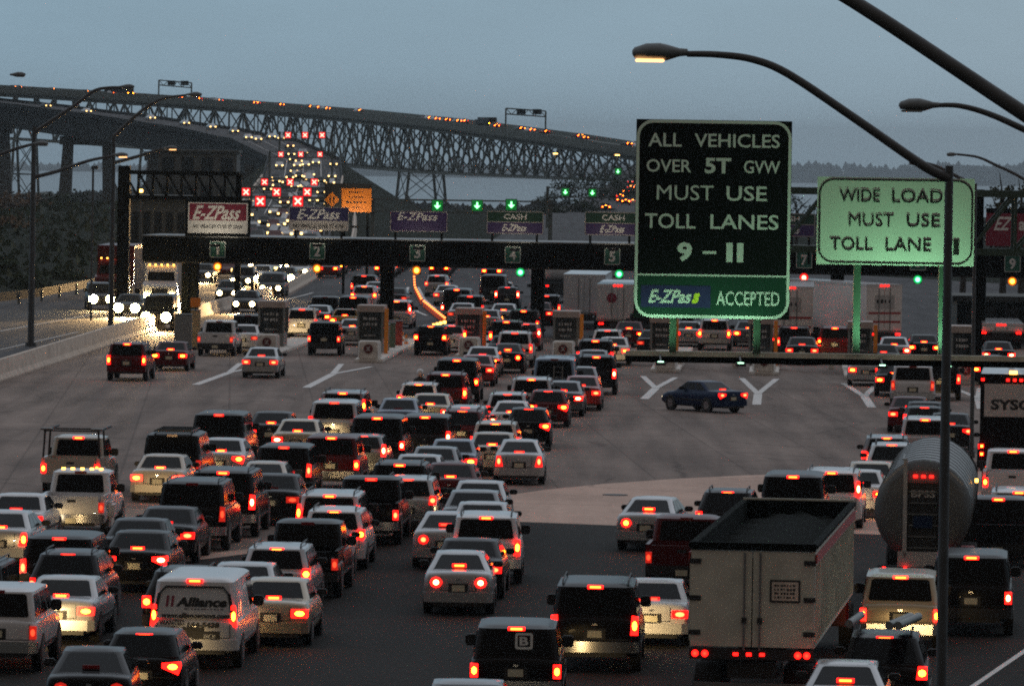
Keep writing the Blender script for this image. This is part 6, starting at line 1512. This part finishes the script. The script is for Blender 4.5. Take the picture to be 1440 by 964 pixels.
m_ = MB(); m_.loft([[(-1.15, LT + .5, .6), (1.15, LT + .5, .6), (1.15, LT + .5, 2.3), (.95, LT + .6, 2.85), (-.95, LT + .6, 2.85), (-1.15, LT + .5, 2.3)], [(-1.15, LT + 2.1, .6), (1.15, LT + 2.1, .6), (1.1, LT + 2.1, 2.0), (.9, LT + 1.8, 2.8), (-.9, LT + 1.8, 2.8), (-1.1, LT + 2.1, 2.0)]], PAINT['maroon']); m_.box(-.8, .8, LT + 2.1, LT + 3.3, .6, 1.75, PAINT['maroon']); m_.build('cab', trk, bevel=.05)
for sg in (-1, 1): m_ = MB(); m_.tube([(sg * .85, LT + 2.6, .5), (sg * 1.15, LT + 2.6, .5)], .5, M_TYRE, 20); m_.build('wheel', trk, smooth=40)
# ---------- tank truck
q_ = at_d(1298, 722, 50); D = q_.y; tz = empty('tank_truck', (q_.x, D, 0), rz_for(1480), 'aluminium tank truck with a rear ladder behind the near lamp pole', 'truck')
rings = []; LTK = 12.5
def ell(y, k, n=28): return [(1.22 * k * math.cos(2 * math.pi * j / n), y, 2.52 + 1.26 * k * math.sin(2 * math.pi * j / n)) for j in range(n)]
m_ = MB(); m_.loft([ell(-.10, .55), ell(-.06, .8), ell(.02, .93), ell(.14, 1)] + [ell(.14 + (LTK - .3) * k / 6, 1) for k in range(1, 7)] + [ell(LTK, .9), ell(LTK + .1, .6)], M_SILVERBODY); m_.build('tank', tz, smooth=35)
for k in range(10):
    y0 = .3 + k * 1.3; m_ = MB(); o_ = ell(y0, 1.012); i_ = ell(y0 + .09, 1.012); m_.loft([ell(y0, .99), o_, i_, ell(y0 + .09, .99)], M_SILVERBODY, caps=False); m_.build('tank_band', tz, smooth=30)
m_ = MB()
for sg in (-1, 1): m_.box(min(sg * .40, sg * .50), max(sg * .40, sg * .50), -.22, -.12, 1.35, 3.82, M_PLATEGREY); m_.beam((sg * .45, -.2, 3.7), (sg * 1.0, -.12, 3.2), .05, .05, M_PLATEGREY)
m_.box(-.40, .40, -.135, -.115, 1.52, 3.22, M_TRIM)
m_.box(-.62, .62, -.22, -.12, 1.12, 1.50, M_PLATEGREY)
for k in range(8): m_.beam((-.36, -.17, 1.6 + .28 * k), (.36, -.17, 1.6 + .28 * k), .03, .03, M_GALV)
m_.beam((-.5, -.17, 3.8), (-.5, .9, 3.86), .05, .05, M_GALV); m_.beam((.5, -.17, 3.8), (.5, .9, 3.86), .05, .05, M_GALV); m_.build('rear_ladder', tz)
m_ = MB(); m_.box(-.22, .22, -.14, -.11, 2.45, 2.62, M_TRIM); m_.box(-.24, .24, -.2, -.11, 2.1, 2.4, PAINT['blue']); m_.box(-.35, .35, -.14, -.12, 1.5, 2.0, M_TRIM); m_.text('BPSS', -.30, .30, 2.86, 3.04, -.15, M_PLATEGREY, bold=.03); m_.build('rear_plate', tz, keep=True)
for x_ in (-.2, 0, .2): m_ = MB(); m_.box(x_ - .05, x_ + .05, -.16, -.12, 3.36, 3.42, M_LENS); m_.build('marker_light', tz)
m_ = MB(); m_.box(-1.15, 1.15, -.25, -.05, .78, 1.0, M_TRIM); m_.box(-.5, .5, 0, LTK, .85, 1.15, M_TRIM); m_.build('chassis', tz)
for x_ in (-.95, -.42, .95): m_ = MB(); m_.tube([(x_, -.29, 1.06), (x_, -.26, 1.06)], .06, M_LENS, 10); l_ = m_.build('tail_light', tz); m_ = MB(); m_.tube([(x_, -.30, 1.06), (x_, -.291, 1.06)], .025, M_BULB_DIM, 8); m_.build('bulb', l_)
for yy in (.9, 2.1, LTK - .9):
    for sg in (-1, 1): m_ = MB(); m_.tube([(sg * .62, yy, .5), (sg * .66, yy, .5), (sg * 1.18, yy, .5), (sg * 1.22, yy, .5)], [.44, .5, .5, .44], M_TYRE, 22); m_.build('wheel', tz, smooth=40)
m_ = MB(); m_.loft([[(-1.2, LTK + .6, .7), (1.2, LTK + .6, .7), (1.2, LTK + .6, 2.9), (1.0, LTK + .6, 3.3), (-1.0, LTK + .6, 3.3), (-1.2, LTK + .6, 2.9)], [(-1.15, LTK + 2.7, .7), (1.15, LTK + 2.7, .7), (1.1, LTK + 2.5, 2.4), (.95, LTK + 2.3, 3.1), (-.95, LTK + 2.3, 3.1), (-1.1, LTK + 2.5, 2.4)]], M_TRIM); m_.build('cab', tz, bevel=.06)
m_ = MB(); m_.box(1.245, 1.26, 3.2, 3.9, 2.1, 2.9, M_REDST) if False else m_.box(.9, 1.24, 4.2, 4.9, 1.1, 1.35, M_REDST); m_.build('side_marker', tz)
m_ = MB(); m_.tube([(1.22, 5.5, 3.0), (1.3, 5.5, 3.0)], .05, M_AMBER, 8); m_.build('side_lamp', tz)
# ---------- lettered box truck at right edge
q_ = at_d(1431, 600, 67.6); D = q_.y; bt = empty('box_truck', (q_.x, D, 0), rz_for(1500), 'dark box truck reading SYSCO on a pale band at the right edge', 'truck')
m_ = MB(); m_.box(-1.28, 1.28, .0, 7.0, .95, 3.95, M_DARK); m_.box(-1.29, 1.29, -.02, 7.02, 3.95, 4.0, PAINT['white']); m_.build('box_wall', bt, bevel=.03)
m_ = MB(); m_.box(-1.14, 1.14, -.05, -.005, 2.55, 3.66, M_PLATEGREY); m_.text('SYSCO', -.92, .95, 2.78, 3.14, -.06, M_INK, bold=.04); m_.build('lettered_panel', bt, keep=True)
m_ = MB(); m_.box(-1.12, 1.12, -.03, -.004, 1.10, 2.46, M_SIGNBLACK); m_.build('roller_door', bt)
for x_ in (-1.2, -.35, -.12, .1, 1.2): m_ = MB(); m_.box(x_ - .05, x_ + .05, -.05, -.01, 3.76, 3.84, M_LENS); m_.build('marker_light', bt)
m_ = MB(); m_.box(-1.2, -.95, -.06, .0, 3.84, 3.92, M_AMBER) if False else m_.box(-.3, -.05, -.12, .3, 4.0, 4.10, M_AMBER); m_.build('roof_light', bt)
m_ = MB(); m_.box(-1.25, 1.25, -.12, .02, .70, .92, M_TRIM); m_.box(-.5, .5, 0, 7, .6, .9, M_TRIM); m_.build('chassis', bt)
for x_, z_ in ((-1.20, 1.55), (-1.20, 1.28), (-1.0, .82), (-.85, .82), (1.2, 1.4), (1.0, .82)):
    m_ = MB(); m_.box(x_ - .06, x_ + .06, -.16, -.02, z_ - .06, z_ + .06, M_LENS); l_ = m_.build('tail_light', bt); m_ = MB(); m_.box(x_ - .03, x_ + .03, -.17, -.161, z_ - .03, z_ + .03, M_BULB); m_.build('bulb', l_)
for yy in (1.2, 6.6):
    for sg in (-1, 1): m_ = MB(); m_.tube([(sg * .62, yy, .48), (sg * 1.2, yy, .48)], .48, M_TYRE, 20); m_.build('wheel', bt, smooth=40)
m_ = MB(); m_.box(-1.15, 1.15, 7.2, 9.0, .6, 2.7, PAINT['white']); m_.build('cab', bt, bevel=.12)
# ---------- trailers beyond the booths
def trailer(px, py_top, D, vp, L, Wd, z0, m0, lb, name='semi_trailer', turn=None, lights=((-1, .95), (1, .95)), extra=None, beltred=False, clear=True, H=None):
    q_ = at_d(px, py_top, D); z1 = q_.z; D = q_.y; r = empty(name, (q_.x, D, 0), rz_for(vp) if turn is None else turn, lb, 'trailer truck', 'trailer trucks beyond the booths'); h = Wd / 2
    m_ = MB(); m_.box(-h, h, 0, L, z0, z1, m0); m_.box(-h - .02, h + .02, -.02, .08, z0 - .05, z0 + .05, M_GALV); m_.box(-h - .02, h + .02, -.02, L + .02, z1 - .12, z1 + .02, PAINT['white'])
    m_.build('box_wall', r)
    for sg in (-1, 1): m_ = MB(); x0, x1 = sorted((sg * .03, sg * (h - .06))); m_.box(x0, x1, -.04, -.003, z0 + .1, z1 - .18, m0); dd = m_.build('rear_door', r); m_ = MB(); m_.box(sg * .35 - .02, sg * .35 + .02, -.07, -.043, z0 + .1, z1 - .2, M_GALV); m_.build('lock_rod', dd)
    m_ = MB(); m_.box(-h, h, -.08, .1, .55, .8, M_TRIM); m_.box(-.5, .5, 0, L, .8, z0 - .002, M_TRIM); m_.build('chassis', r)
    for sg, z_ in lights:
        for dx in (0, .16): m_ = MB(); m_.box(sg * (h - .2) - dx * sg - .06, sg * (h - .2) - dx * sg + .06, -.14, -.09, z_ - .05, z_ + .05, M_LENS); l_ = m_.build('tail_light', r)
    if clear:
        for x_ in (-.2, 0, .2): m_ = MB(); m_.box(x_ - .06, x_ + .06, -.05, -.02, z1 - .1, z1 - .02, M_LENS); m_.build('marker_light', r)
    for yy in (1.0, 2.3, L - 1):
        for sg in (-1, 1): m_ = MB(); m_.tube([(sg * .62, yy, .5), (sg * 1.2, yy, .5)], .5, M_TYRE, 16); m_.build('wheel', r, smooth=40)
    m_ = MB(); m_.box(-1.15, 1.15, L + .9, L + 3.2, .7, min(3.2, z1 - .4), m0); m_.build('cab', r, bevel=.1)
    if extra: extra(r, z0, z1, h)
    return r
M_TRG = mat('trailer_grey', (.55, .57, .60), .5, .1, noise=.1, nscale=.7); M_TRW = mat('trailer_white', (.75, .72, .70), .45, noise=.08, nscale=.7)
def ex1(r, z0, z1, h): m_ = MB(); m_.tube([(-.35, -.06, z1 - .8), (-.35, -.045, z1 - .8)], .3, M_MAROON, 16); m_.build('round_emblem', r)
trailer(869, 400, 118, 1150, 12, 2.5, 1.15, M_TRG, 'grey trailer rear with a round dark emblem, left of the big black sign', extra=ex1)
trailer(822, 386, 124, 1140, 12, 2.6, 1.0, M_TRG, 'blue-grey trailer left of the emblem trailer, its foot lit red', clear=False)
def ex2(r, z0, z1, h):
    for z_ in (z0 + .5, z0 + 1.0): m_ = MB(); m_.box(-h + .1, h - .1, -.05, -.042, z_, z_ + .12, M_REDST); m_.build('stripe', r)
    m_ = MB(); m_.box(-.6, .6, -.05, -.042, z1 - 1.4, z1 - .6, M_PLATEGREY); m_.dashes(-.5, .5, z1 - 1.1, z1 - .85, -.055, M_INK, 4, 3); m_.build('plate', r, keep=True)
trailer(1112, 403, 110, 1150, 12, 2.5, 1.1, M_TRW, 'white trailer rear with red stripes right beside the big black sign', extra=ex2)
trailer(1244, 400, 114, 640, 13.0, 2.2, 1.1, M_TRW, 'long pale semi-trailer angled behind lane 8, with markings on its rear', extra=ex2, turn=R(20))
trailer(1408, 455, 116, 1150, 11, 2.6, 1.0, M_TRW, 'pale box truck at the right edge over the catwalk', extra=None)
# distant tanker
q_ = at_d(758, 400, 150); r = empty('tank_truck', (q_.x, q_.y, 0), rz_for(900), 'distant white tanker under the lane 4 and 5 canopy', 'truck', 'trailer trucks beyond the booths')
def ell2(y, k, n=18): return [(1.1 * k * math.cos(2 * math.pi * j / n), y, 2.2 + 1.0 * k * math.sin(2 * math.pi * j / n)) for j in range(n)]
r.rotation_euler = (0, 0, -R(40))
m_ = MB(); m_.loft([ell2(-.2, .6), ell2(0, .95), ell2(.2, 1), ell2(8, 1), ell2(8.3, .7)], M_TRW); m_.build('tank', r, smooth=35); m_ = MB(); m_.box(-.5, .5, 0, 8, .7, 1.2, M_TRIM); m_.box(-1.1, 1.1, -.1, .1, .7, .95, M_TRIM); m_.build('chassis', r)
m_ = MB(); m_.box(.8, 1.0, -.14, -.1, .8, .9, M_LENS); m_.build('tail_light', r)
for yy in (1, 2.3, 7):
    for sg in (-1, 1): m_ = MB(); m_.tube([(sg * .6, yy, .5), (sg * 1.1, yy, .5)], .5, M_TYRE, 16); m_.build('wheel', r, smooth=40)

# ---------- oncoming traffic at the left
BH = {}
def BIGHEAD(me, k):
    key = (me.name, k)
    if key not in BH:
        c = sum((v.co for v in me.vertices), Vector()) / len(me.vertices); y1 = max(v.co.y for v in me.vertices)
        m_ = MB(); m_.tube([(c.x, y1 - .05, c.z + .02), (c.x, y1 + .03, c.z + .02)], k, M_HEAD, 12); o = m_.build('headlight_round'); m2 = o.data; bpy.data.objects.remove(o); BH[key] = m2
    return BH[key]
def oncoming(style, colr, px, gy, label, hot=False, vp=1120, turn=None, low=False):
    st = STYLE[style]; S = SPEC[st[0]]; q_ = at_z(px, gy); D = q_.y; o = copy_tree(proto_for(*st)); rz = math.pi + (rz_for(vp) if turn is None else turn)
    o.location = (q_.x, D, .03); f = Vector((-math.sin(rz), math.cos(rz))); o.location -= Vector((f.x, f.y, 0)) * S['L']
    o.rotation_euler = (0, 0, rz); o.name = {'sedan': 'sedan_car', 'hatch': 'hatchback_car', 'wagon': 'estate_car', 'suv': 'suv_car', 'bigsuv': 'large_suv', 'minivan': 'minivan', 'van': 'van', 'pickup': 'pickup_truck'}[st[0].rstrip('2')]
    if 'L' in o: del o['L']
    tag(o, label, 'oncoming car', 'oncoming cars with headlights on'); recolour(o, colr, 'o', M_HEAD_HOT if hot else M_HEAD)
    for ch in o.children:
        if ch.name.startswith('headlight'):
            ch.data = BIGHEAD(ch.data, .28 if hot else .17); ch.material_slots[0].link = 'OBJECT'; ch.material_slots[0].material = M_HEAD_HOT if hot else M_HEAD
    hl = bpy.data.lights.new('headlight_beam', 'SPOT'); hl.energy = 1500 if turn is not None else 20000 if hot else 8000; hl.color = (1, .62, .26); hl.spot_size = R(60); hl.spot_blend = .9; hl.shadow_soft_size = .2
    lo = bpy.data.objects.new('headlight_beam', hl); scene.collection.objects.link(lo); lo.parent = o; lo.location = (0, S['L'] + .1, .7); lo.rotation_euler = (R(84), 0, 0)
    return o
oncoming('sedan', 'charcoal', 319, 424, 'oncoming dark sedan with white headlights left of the lane lights glare')
oncoming('sedan', 'charcoal', 343, 440, 'nearest oncoming dark car above the booth of lane 1')
oncoming('suv', 'charcoal', 338, 409, 'oncoming dark SUV behind two low cars')
oncoming('sedan', 'charcoal', 283, 397, 'oncoming dark sedan between the canopy columns and lane 1 light')
oncoming('sedan', 'charcoal', 399, 402, 'dazzling pair of headlights brightest under the canopy', hot=True)
oncoming('sedan', 'silver', 366, 399, 'oncoming pale car left of the dazzling pair', hot=True)
oncoming('minivan', 'charcoal', 380, 418, 'oncoming minivan in front of the dazzling pair')
oncoming('sedan', 'silver', 361, 382, 'oncoming car farther back under the canopy, left')
oncoming('sedan', 'charcoal', 412, 382, 'oncoming car farthest back beside the lane 2 light', hot=False)
oncoming('hatch', 'silver', 420, 392, 'oncoming small car right of the dazzling pair')
oncoming('sedan', 'charcoal', 178, 446, 'oncoming low car with flaring lights in front of the red truck', hot=True)
oncoming('suv', 'charcoal', 143, 437, 'oncoming dark SUV leftmost on the opposite road, one lamp blazing', turn=.12, hot=True)
oncoming('van', 'charcoal', 219, 465, 'oncoming dark van-like vehicle nearest on the opposite road', hot=True)
# oncoming white lorry
def oncoming_truck(px, gy, colr, lb, Wd, Hc, boxL, boxz, boxm, lampz=1.0, hot=True):
    q_ = at_z(px, gy); r = empty('oncoming_truck', (q_.x, q_.y, .02), rz_for(1120) * .4, lb, 'truck', 'oncoming trucks'); h = Wd / 2
    m_ = MB(); m_.loft([[(-h * .92, 0, .45), (h * .92, 0, .45), (h * .92, .0, 1.6), (-h * .92, 0, 1.6)], [(-h, .15, .4), (h, .15, .4), (h, .15, 1.75), (-h, .15, 1.75)], [(-h, 1.2, .4), (h, 1.2, .4), (h * .98, 1.0, 1.9), (-h * .98, 1.0, 1.9)]], colr)
    m_.loft([[(-h * .95, 1.0, 1.8), (h * .95, 1.0, 1.8), (h * .85, 1.5, Hc), (-h * .85, 1.5, Hc)], [(-h * .95, 2.8, .5), (h * .95, 2.8, .5), (h * .85, 2.8, Hc), (-h * .85, 2.8, Hc)]], colr); m_.build('cab', r)
    m_ = MB(); m_.add([(-h * .8, 1.06, 1.98), (h * .8, 1.06, 1.98), (h * .74, 1.37, Hc - .32), (-h * .74, 1.37, Hc - .32)], [(0, 1, 2, 3)], M_GLASS); m_.build('windscreen', r, keep=True)
    m_ = MB(); m_.box(-h * .45, h * .45, -.03, .02, .7, 1.45, M_TRIM); m_.build('grille', r)
    for sg in (-1, 1): m_ = MB(); m_.box(min(sg * h * .6, sg * h * .86), max(sg * h * .6, sg * h * .86), -.05, .05, lampz - .1, lampz + .1, M_HEAD_HOT if hot else M_HEAD); m_.build('headlight', r)
    for k in range(5): m_ = MB(); xx = -h * .7 + h * 1.4 * k / 4; m_.box(xx - .05, xx + .05, 1.35, 1.5, Hc, Hc + .07, M_AMBER); m_.build('roof_marker_light', r)
    if boxL: m_ = MB(); m_.box(-1.28, 1.28, 3.3, 3.3 + boxL, 1.1, boxz, boxm); m_.build('trailer_box', r)
    for yy in (.8, 3.6, 3.2 + max(boxL - 1.5, 2)):
        for sg in (-1, 1): m_ = MB(); m_.tube([(sg * (h - .4), yy, .5), (sg * (h - .02), yy, .5)], .5, M_TYRE, 16); m_.build('wheel', r, smooth=40)
    return r
oncoming_truck(224, 437, PAINT['white'], 'oncoming white conventional truck with glaring headlights beside the black column', 2.3, 3.0, 9, 3.5, M_TRW)
rt = oncoming_truck(156, 425, PAINT['maroon'], 'oncoming red truck with a red trailer and a pale lit panel', 2.4, 3.0, 9, 3.9, PAINT['maroon'], lampz=.9, hot=False)
m_ = MB(); m_.box(1.40, 2.6, 2.2, 2.5, .9, 3.75, PAINT['white']); m_.build('side_panel', rt)

# ---------- distant cars: one small mesh each, no parts (too small in the photo)
def small_car(front):
    b = MB(); S = SPEC['sedan']
    b.loft([ring(y, .88 * k, z0, z1) for y, k, z0, z1 in ((0, .93, .35, .9), (.3, 1, .25, .98), (1.2, 1, .25, 1.0), (3.4, 1, .25, .95), (4.4, .93, .3, .78), (4.6, .85, .4, .65))], PAINT['charcoal'])
    b.loft([rrect_xy(.80, .9, 3.6, .94, .15, 1), rrect_xy(.62, 1.6, 2.8, 1.42, .15, 1)], PAINT['charcoal'])
    b.add([(-.62, 1.0, 1.03), (.62, 1.0, 1.03), (.5, 1.5, 1.36), (-.5, 1.5, 1.36)], [(0, 1, 2, 3)], M_GLASS)
    for sg in (-1, 1):
        x0, x1 = sorted((sg * .45, sg * .80))
        if front: b.box(x0 + .03, x1 - .03, 4.5, 4.66, .54, .80, M_HEADFAR)
        else: b.box(x0, x1, -.03, .02, .68, .88, M_LENSFAR); b.box(x0 + .08, x1 - .08, -.045, -.031, .73, .83, M_BULBFAR)
        for yy in (.95, 3.7): b.tube([(sg * .68, yy, .32), (sg * .885, yy, .32)], .32, M_TYRE, 10)
    if not front: b.box(-.15, .15, .92, .96, 1.0, 1.05, M_BULBFAR)
    o = b.build('distant_car', None, smooth=30); o.location = (0, 0, -480); o.material_slots[0].link = 'OBJECT'; o.material_slots[0].material = PAINT['charcoal']; return o
FP, RP = small_car(True), small_car(False)
used = {'f': False, 'r': False}
COLW = ['charcoal', 'black', 'silver', 'white', 'grey', 'maroon', 'silver', 'charcoal']
def distant(x_, y_, z_, rz, front, label, group, colr=None):
    k = 'f' if front else 'r'; src = FP if front else RP
    o = src if not used[k] else src.copy()
    if used[k]: scene.collection.objects.link(o)
    used[k] = True; o.name = 'distant_car'; o.location = (x_, y_, z_); o.rotation_euler = (0, 0, rz); o.material_slots[0].material = PAINT[colr or random.choice(COLW)]
    return tag(o, label, 'car', group)
# headlights coming down the viaduct and the ramp
def path_at(P, D):
    for a, b in zip(P, P[1:]):
        if a[1] <= D <= b[1]:
            t = (D - a[1]) / (b[1] - a[1]); d = Vector((b[0] - a[0], b[1] - a[1])).normalized()
            return Vector((a[0] + (b[0] - a[0]) * t, D, a[2] + (b[2] - a[2]) * t)), d
for px, py in ((62, 148), (118, 156), (210, 165), (258, 172), (295, 179), (325, 186), (348, 192), (363, 194), (378, 193), (392, 196)):
    best = None
    for k in range(200):
        D = 1290 + k * 1.9; q, d = path_at(OPP, D); n = Vector((d.y, -d.x))
        for off in (-5, -2, 2, 5):
            w_ = q + Vector((n.x * off, n.y * off, .67)); sx, sy = project(w_); e_ = (sx - px) ** 2 + ((sy - py) * 2.0) ** 2
            if best is None or e_ < best[0]: best = (e_, w_, d)
    w_, d = best[1], best[2]; rz = math.atan2(-d.x, d.y) + math.pi
    distant(w_.x, w_.y, w_.z - .65, rz, True, 'distant car with white headlights high on the dark viaduct', 'distant cars with headlights')
k = 0
for px, py in ((405, 204), (406, 217), (412, 224), (430, 231), (421, 247), (408, 249), (452, 254), (452, 270), (440, 264), (430, 263), (398, 300), (394, 314), (389, 325), (370, 327), (403, 328), (354, 330), (385, 316), (420, 322), (441, 281), (415, 262), (437, 245), (424, 214), (400, 284), (412, 277)):
    best = None
    for kk in range(300):
        D = 600 + kk * 2.4; q, d = path_at(OPP, D)
        u_, v_ = unroll(px, py); sy = HY + (CH - q.z - .67) * FR / D; e_ = abs(sy - v_)
        if best is None or e_ < best[0]: best = (e_, D, q, d)
    _, D, q, d = best; x_ = (unroll(px, py)[0] - 720) / FR * D; lim = 6.3
    n_off = (x_ - q.x); x_ = q.x + max(-lim, min(lim, n_off)); rz = math.atan2(-d.x, d.y) + math.pi
    distant(x_, D, q.z + .03, rz, True, 'distant car with headlights on, coming down the ramp among the red crosses', 'distant cars with headlights')
for off in (-5.2, -1.8, 1.8, 5.2):
    D = 480 + random.uniform(0, 40)
    while D < 1285:
        q, d = path_at(OPP, D); n = Vector((d.y, -d.x)); x_ = q.x + n.x * (off + random.uniform(-1.0, 1.0))
        if all((c[0] - x_) ** 2 + ((c[1] - D) * .35) ** 2 > 5 for c in CARS): 
            rz = math.atan2(-d.x, d.y) + math.pi; distant(x_, D, q.z + .03, rz, True, 'distant car with headlights on, coming down the ramp among the red crosses', 'distant cars with headlights')
        D += random.choice((18, 30, 50, 80)) * random.uniform(.8, 1.3)
# tail lights climbing the right approach
RT = [(2, 300, 0), (16, 340, 0), (22, 430, .5), (31, 520, 3)]
for px, py in ((868, 268), (881, 269), (887, 263), (872, 275), (880, 283), (890, 283), (873, 281), (852, 291), (886, 256), (893, 262), (862, 276)):
    u_, v_ = unroll(px, py); best = None
    for kk in range(330):
        D = 500 + kk * 3.2; Do = D / KD; zr = 0 if Do < 380 else (Do - 380) / 100 if Do < 430 else .5 + (Do - 430) / 90 * 2.5
        e_ = abs(HY + (CH - .78 - zr) * FR / D - v_)
        if best is None or e_ < best[0]: best = (e_, D, zr)
    _, D, zr = best
    distant((u_ - 720) / FR * D, D, zr + .03, rz_for(900), False, 'distant car with red tail lights climbing towards the bridge beside the black sign', 'distant cars climbing to the truss bridge')
# jam beyond the booths: rows of red lights under the canopy
JL = [(-14, 200), (-10.5, 200), (-6.8, 200), (-3, 200)]
n_ = 0
def spot_free(x_, y_, L=4.7):
    for c in CARS:
        cy = c[1] + c[3] / 2; cx = c[0] - math.sin(c[2]) * c[3] / 2
        if abs(cy - (y_ + L / 2)) < (c[3] + L) / 2 + .5 and abs(cx - x_) < 1.9: return False
    return True
for lane in range(7):
    D = 500 + (lane % 3) * 4.0
    while D < 590:
        Do = D / KD; t = (Do - 150) / 60; cxp = -4.5 + max(0, Do - 200) * .115
        if lane < 4: x_ = cxp - 8.4 + lane * 3.7 - max(0, 1 - t) * (3 - lane) * 1.2
        else: x_ = cxp + 5.0 + (lane - 4) * 3.7 + max(0, 1 - t) * (lane - 2) * 2
        if D > 640 and lane > 4: D += 9; continue
        if spot_free(x_, D):
            o = distant(x_, D, .03, rz_for(1100), False, 'distant car glowing red in the jam far beyond the toll booths', 'distant jam of red tail lights'); CARS.append((x_, D, rz_for(1100), 4.6, 1.76, o)); n_ += 1
        D += random.uniform(8, 16)
# cars on the truss bridge
for px in (234, 262, 274, 300, 338, 347, 372, 416, 424, 452, 478, 583, 590, 596, 612, 620, 627, 634, 668, 685, 713, 727, 745, 790, 796, 802, 810, 868, 875, 881, 60, 110, 150, 20, 5):
    i = near_i(px); d, n = path_frame(TB, i); fr = random.uniform(-.4, .4); c = Vector(TB[i][:2]) + n * random.choice((3.5, 5.5)) + d * fr * 6
    rz = math.atan2(-d.x, d.y)
    distant(c.x, c.y, TB[i][2] - .28, rz, False, 'tiny car with red tail lights crossing the truss bridge', 'tiny cars on the truss bridge')
for px, hh in ((178, 2.3), (668, 2.1)):
    i = near_i(px); d, n = path_frame(TB, i); c = Vector(TB[i][:2]) + n * 4.5; rz = math.atan2(-d.x, d.y); r = empty('distant_truck', (c.x, c.y, TB[i][2] - .28), rz, 'tiny dark truck silhouetted on the truss bridge', 'truck', 'tiny trucks on the truss bridge')
    m_ = MB(); m_.box(-1.25, 1.25, 0, 9, .9, hh + .6, PAINT['charcoal']); m_.build('box_wall', r); m_ = MB(); m_.box(-1.1, 1.1, 9.6, 11.6, .5, hh, PAINT['charcoal']); m_.build('cab', r)
    for sg in (-1, 1): m_ = MB(); m_.box(sg * 1 - .15, sg * 1 + .15, -.05, -.01, 1.0, 1.2, M_BULB); m_.build('tail_light', r)

# warm headlight pools on the tails of the cars ahead
miss = []
for o, hot in ALL:
    if hot and not light_up(o, hot): miss.append(o['label'])
print('NOFOLLOW', len(miss), miss)
for k in PROTO.values():        # prototypes are not part of the scene
    def rm(o):
        for ch in CHILD.get(o.name, []): rm(ch)
        bpy.data.objects.remove(o)
    rm(k)
# overlap listing for my own checks
import itertools
def corners(c):
    x_, y_, rz, L, W, o = c; f = Vector((-math.sin(rz), math.cos(rz))); s_ = Vector((f.y, -f.x)) * W / 2; p0 = Vector((x_, y_)); return [p0 - s_, p0 + s_, p0 + s_ + f * L, p0 - s_ + f * L]
def sat(a, b):
    m = 1e9
    for P in (a, b):
        for i in range(4):
            e_ = (P[(i + 1) % 4] - P[i]).normalized(); n = Vector((e_.y, -e_.x)); pa = [q.dot(n) for q in a]; pb = [q.dot(n) for q in b]; ov = min(max(pa), max(pb)) - max(min(pa), min(pb))
            if ov <= 0: return 0
            m = min(m, ov)
    return m
cc = [(corners(c), c[5]) for c in CARS]
for (a, oa), (b, ob) in itertools.combinations(cc, 2):
    v = sat(a, b)
    if v > .12: print('OVERLAP %.2f | %s | %s' % (v, oa['label'][:50], ob['label'][:50]))
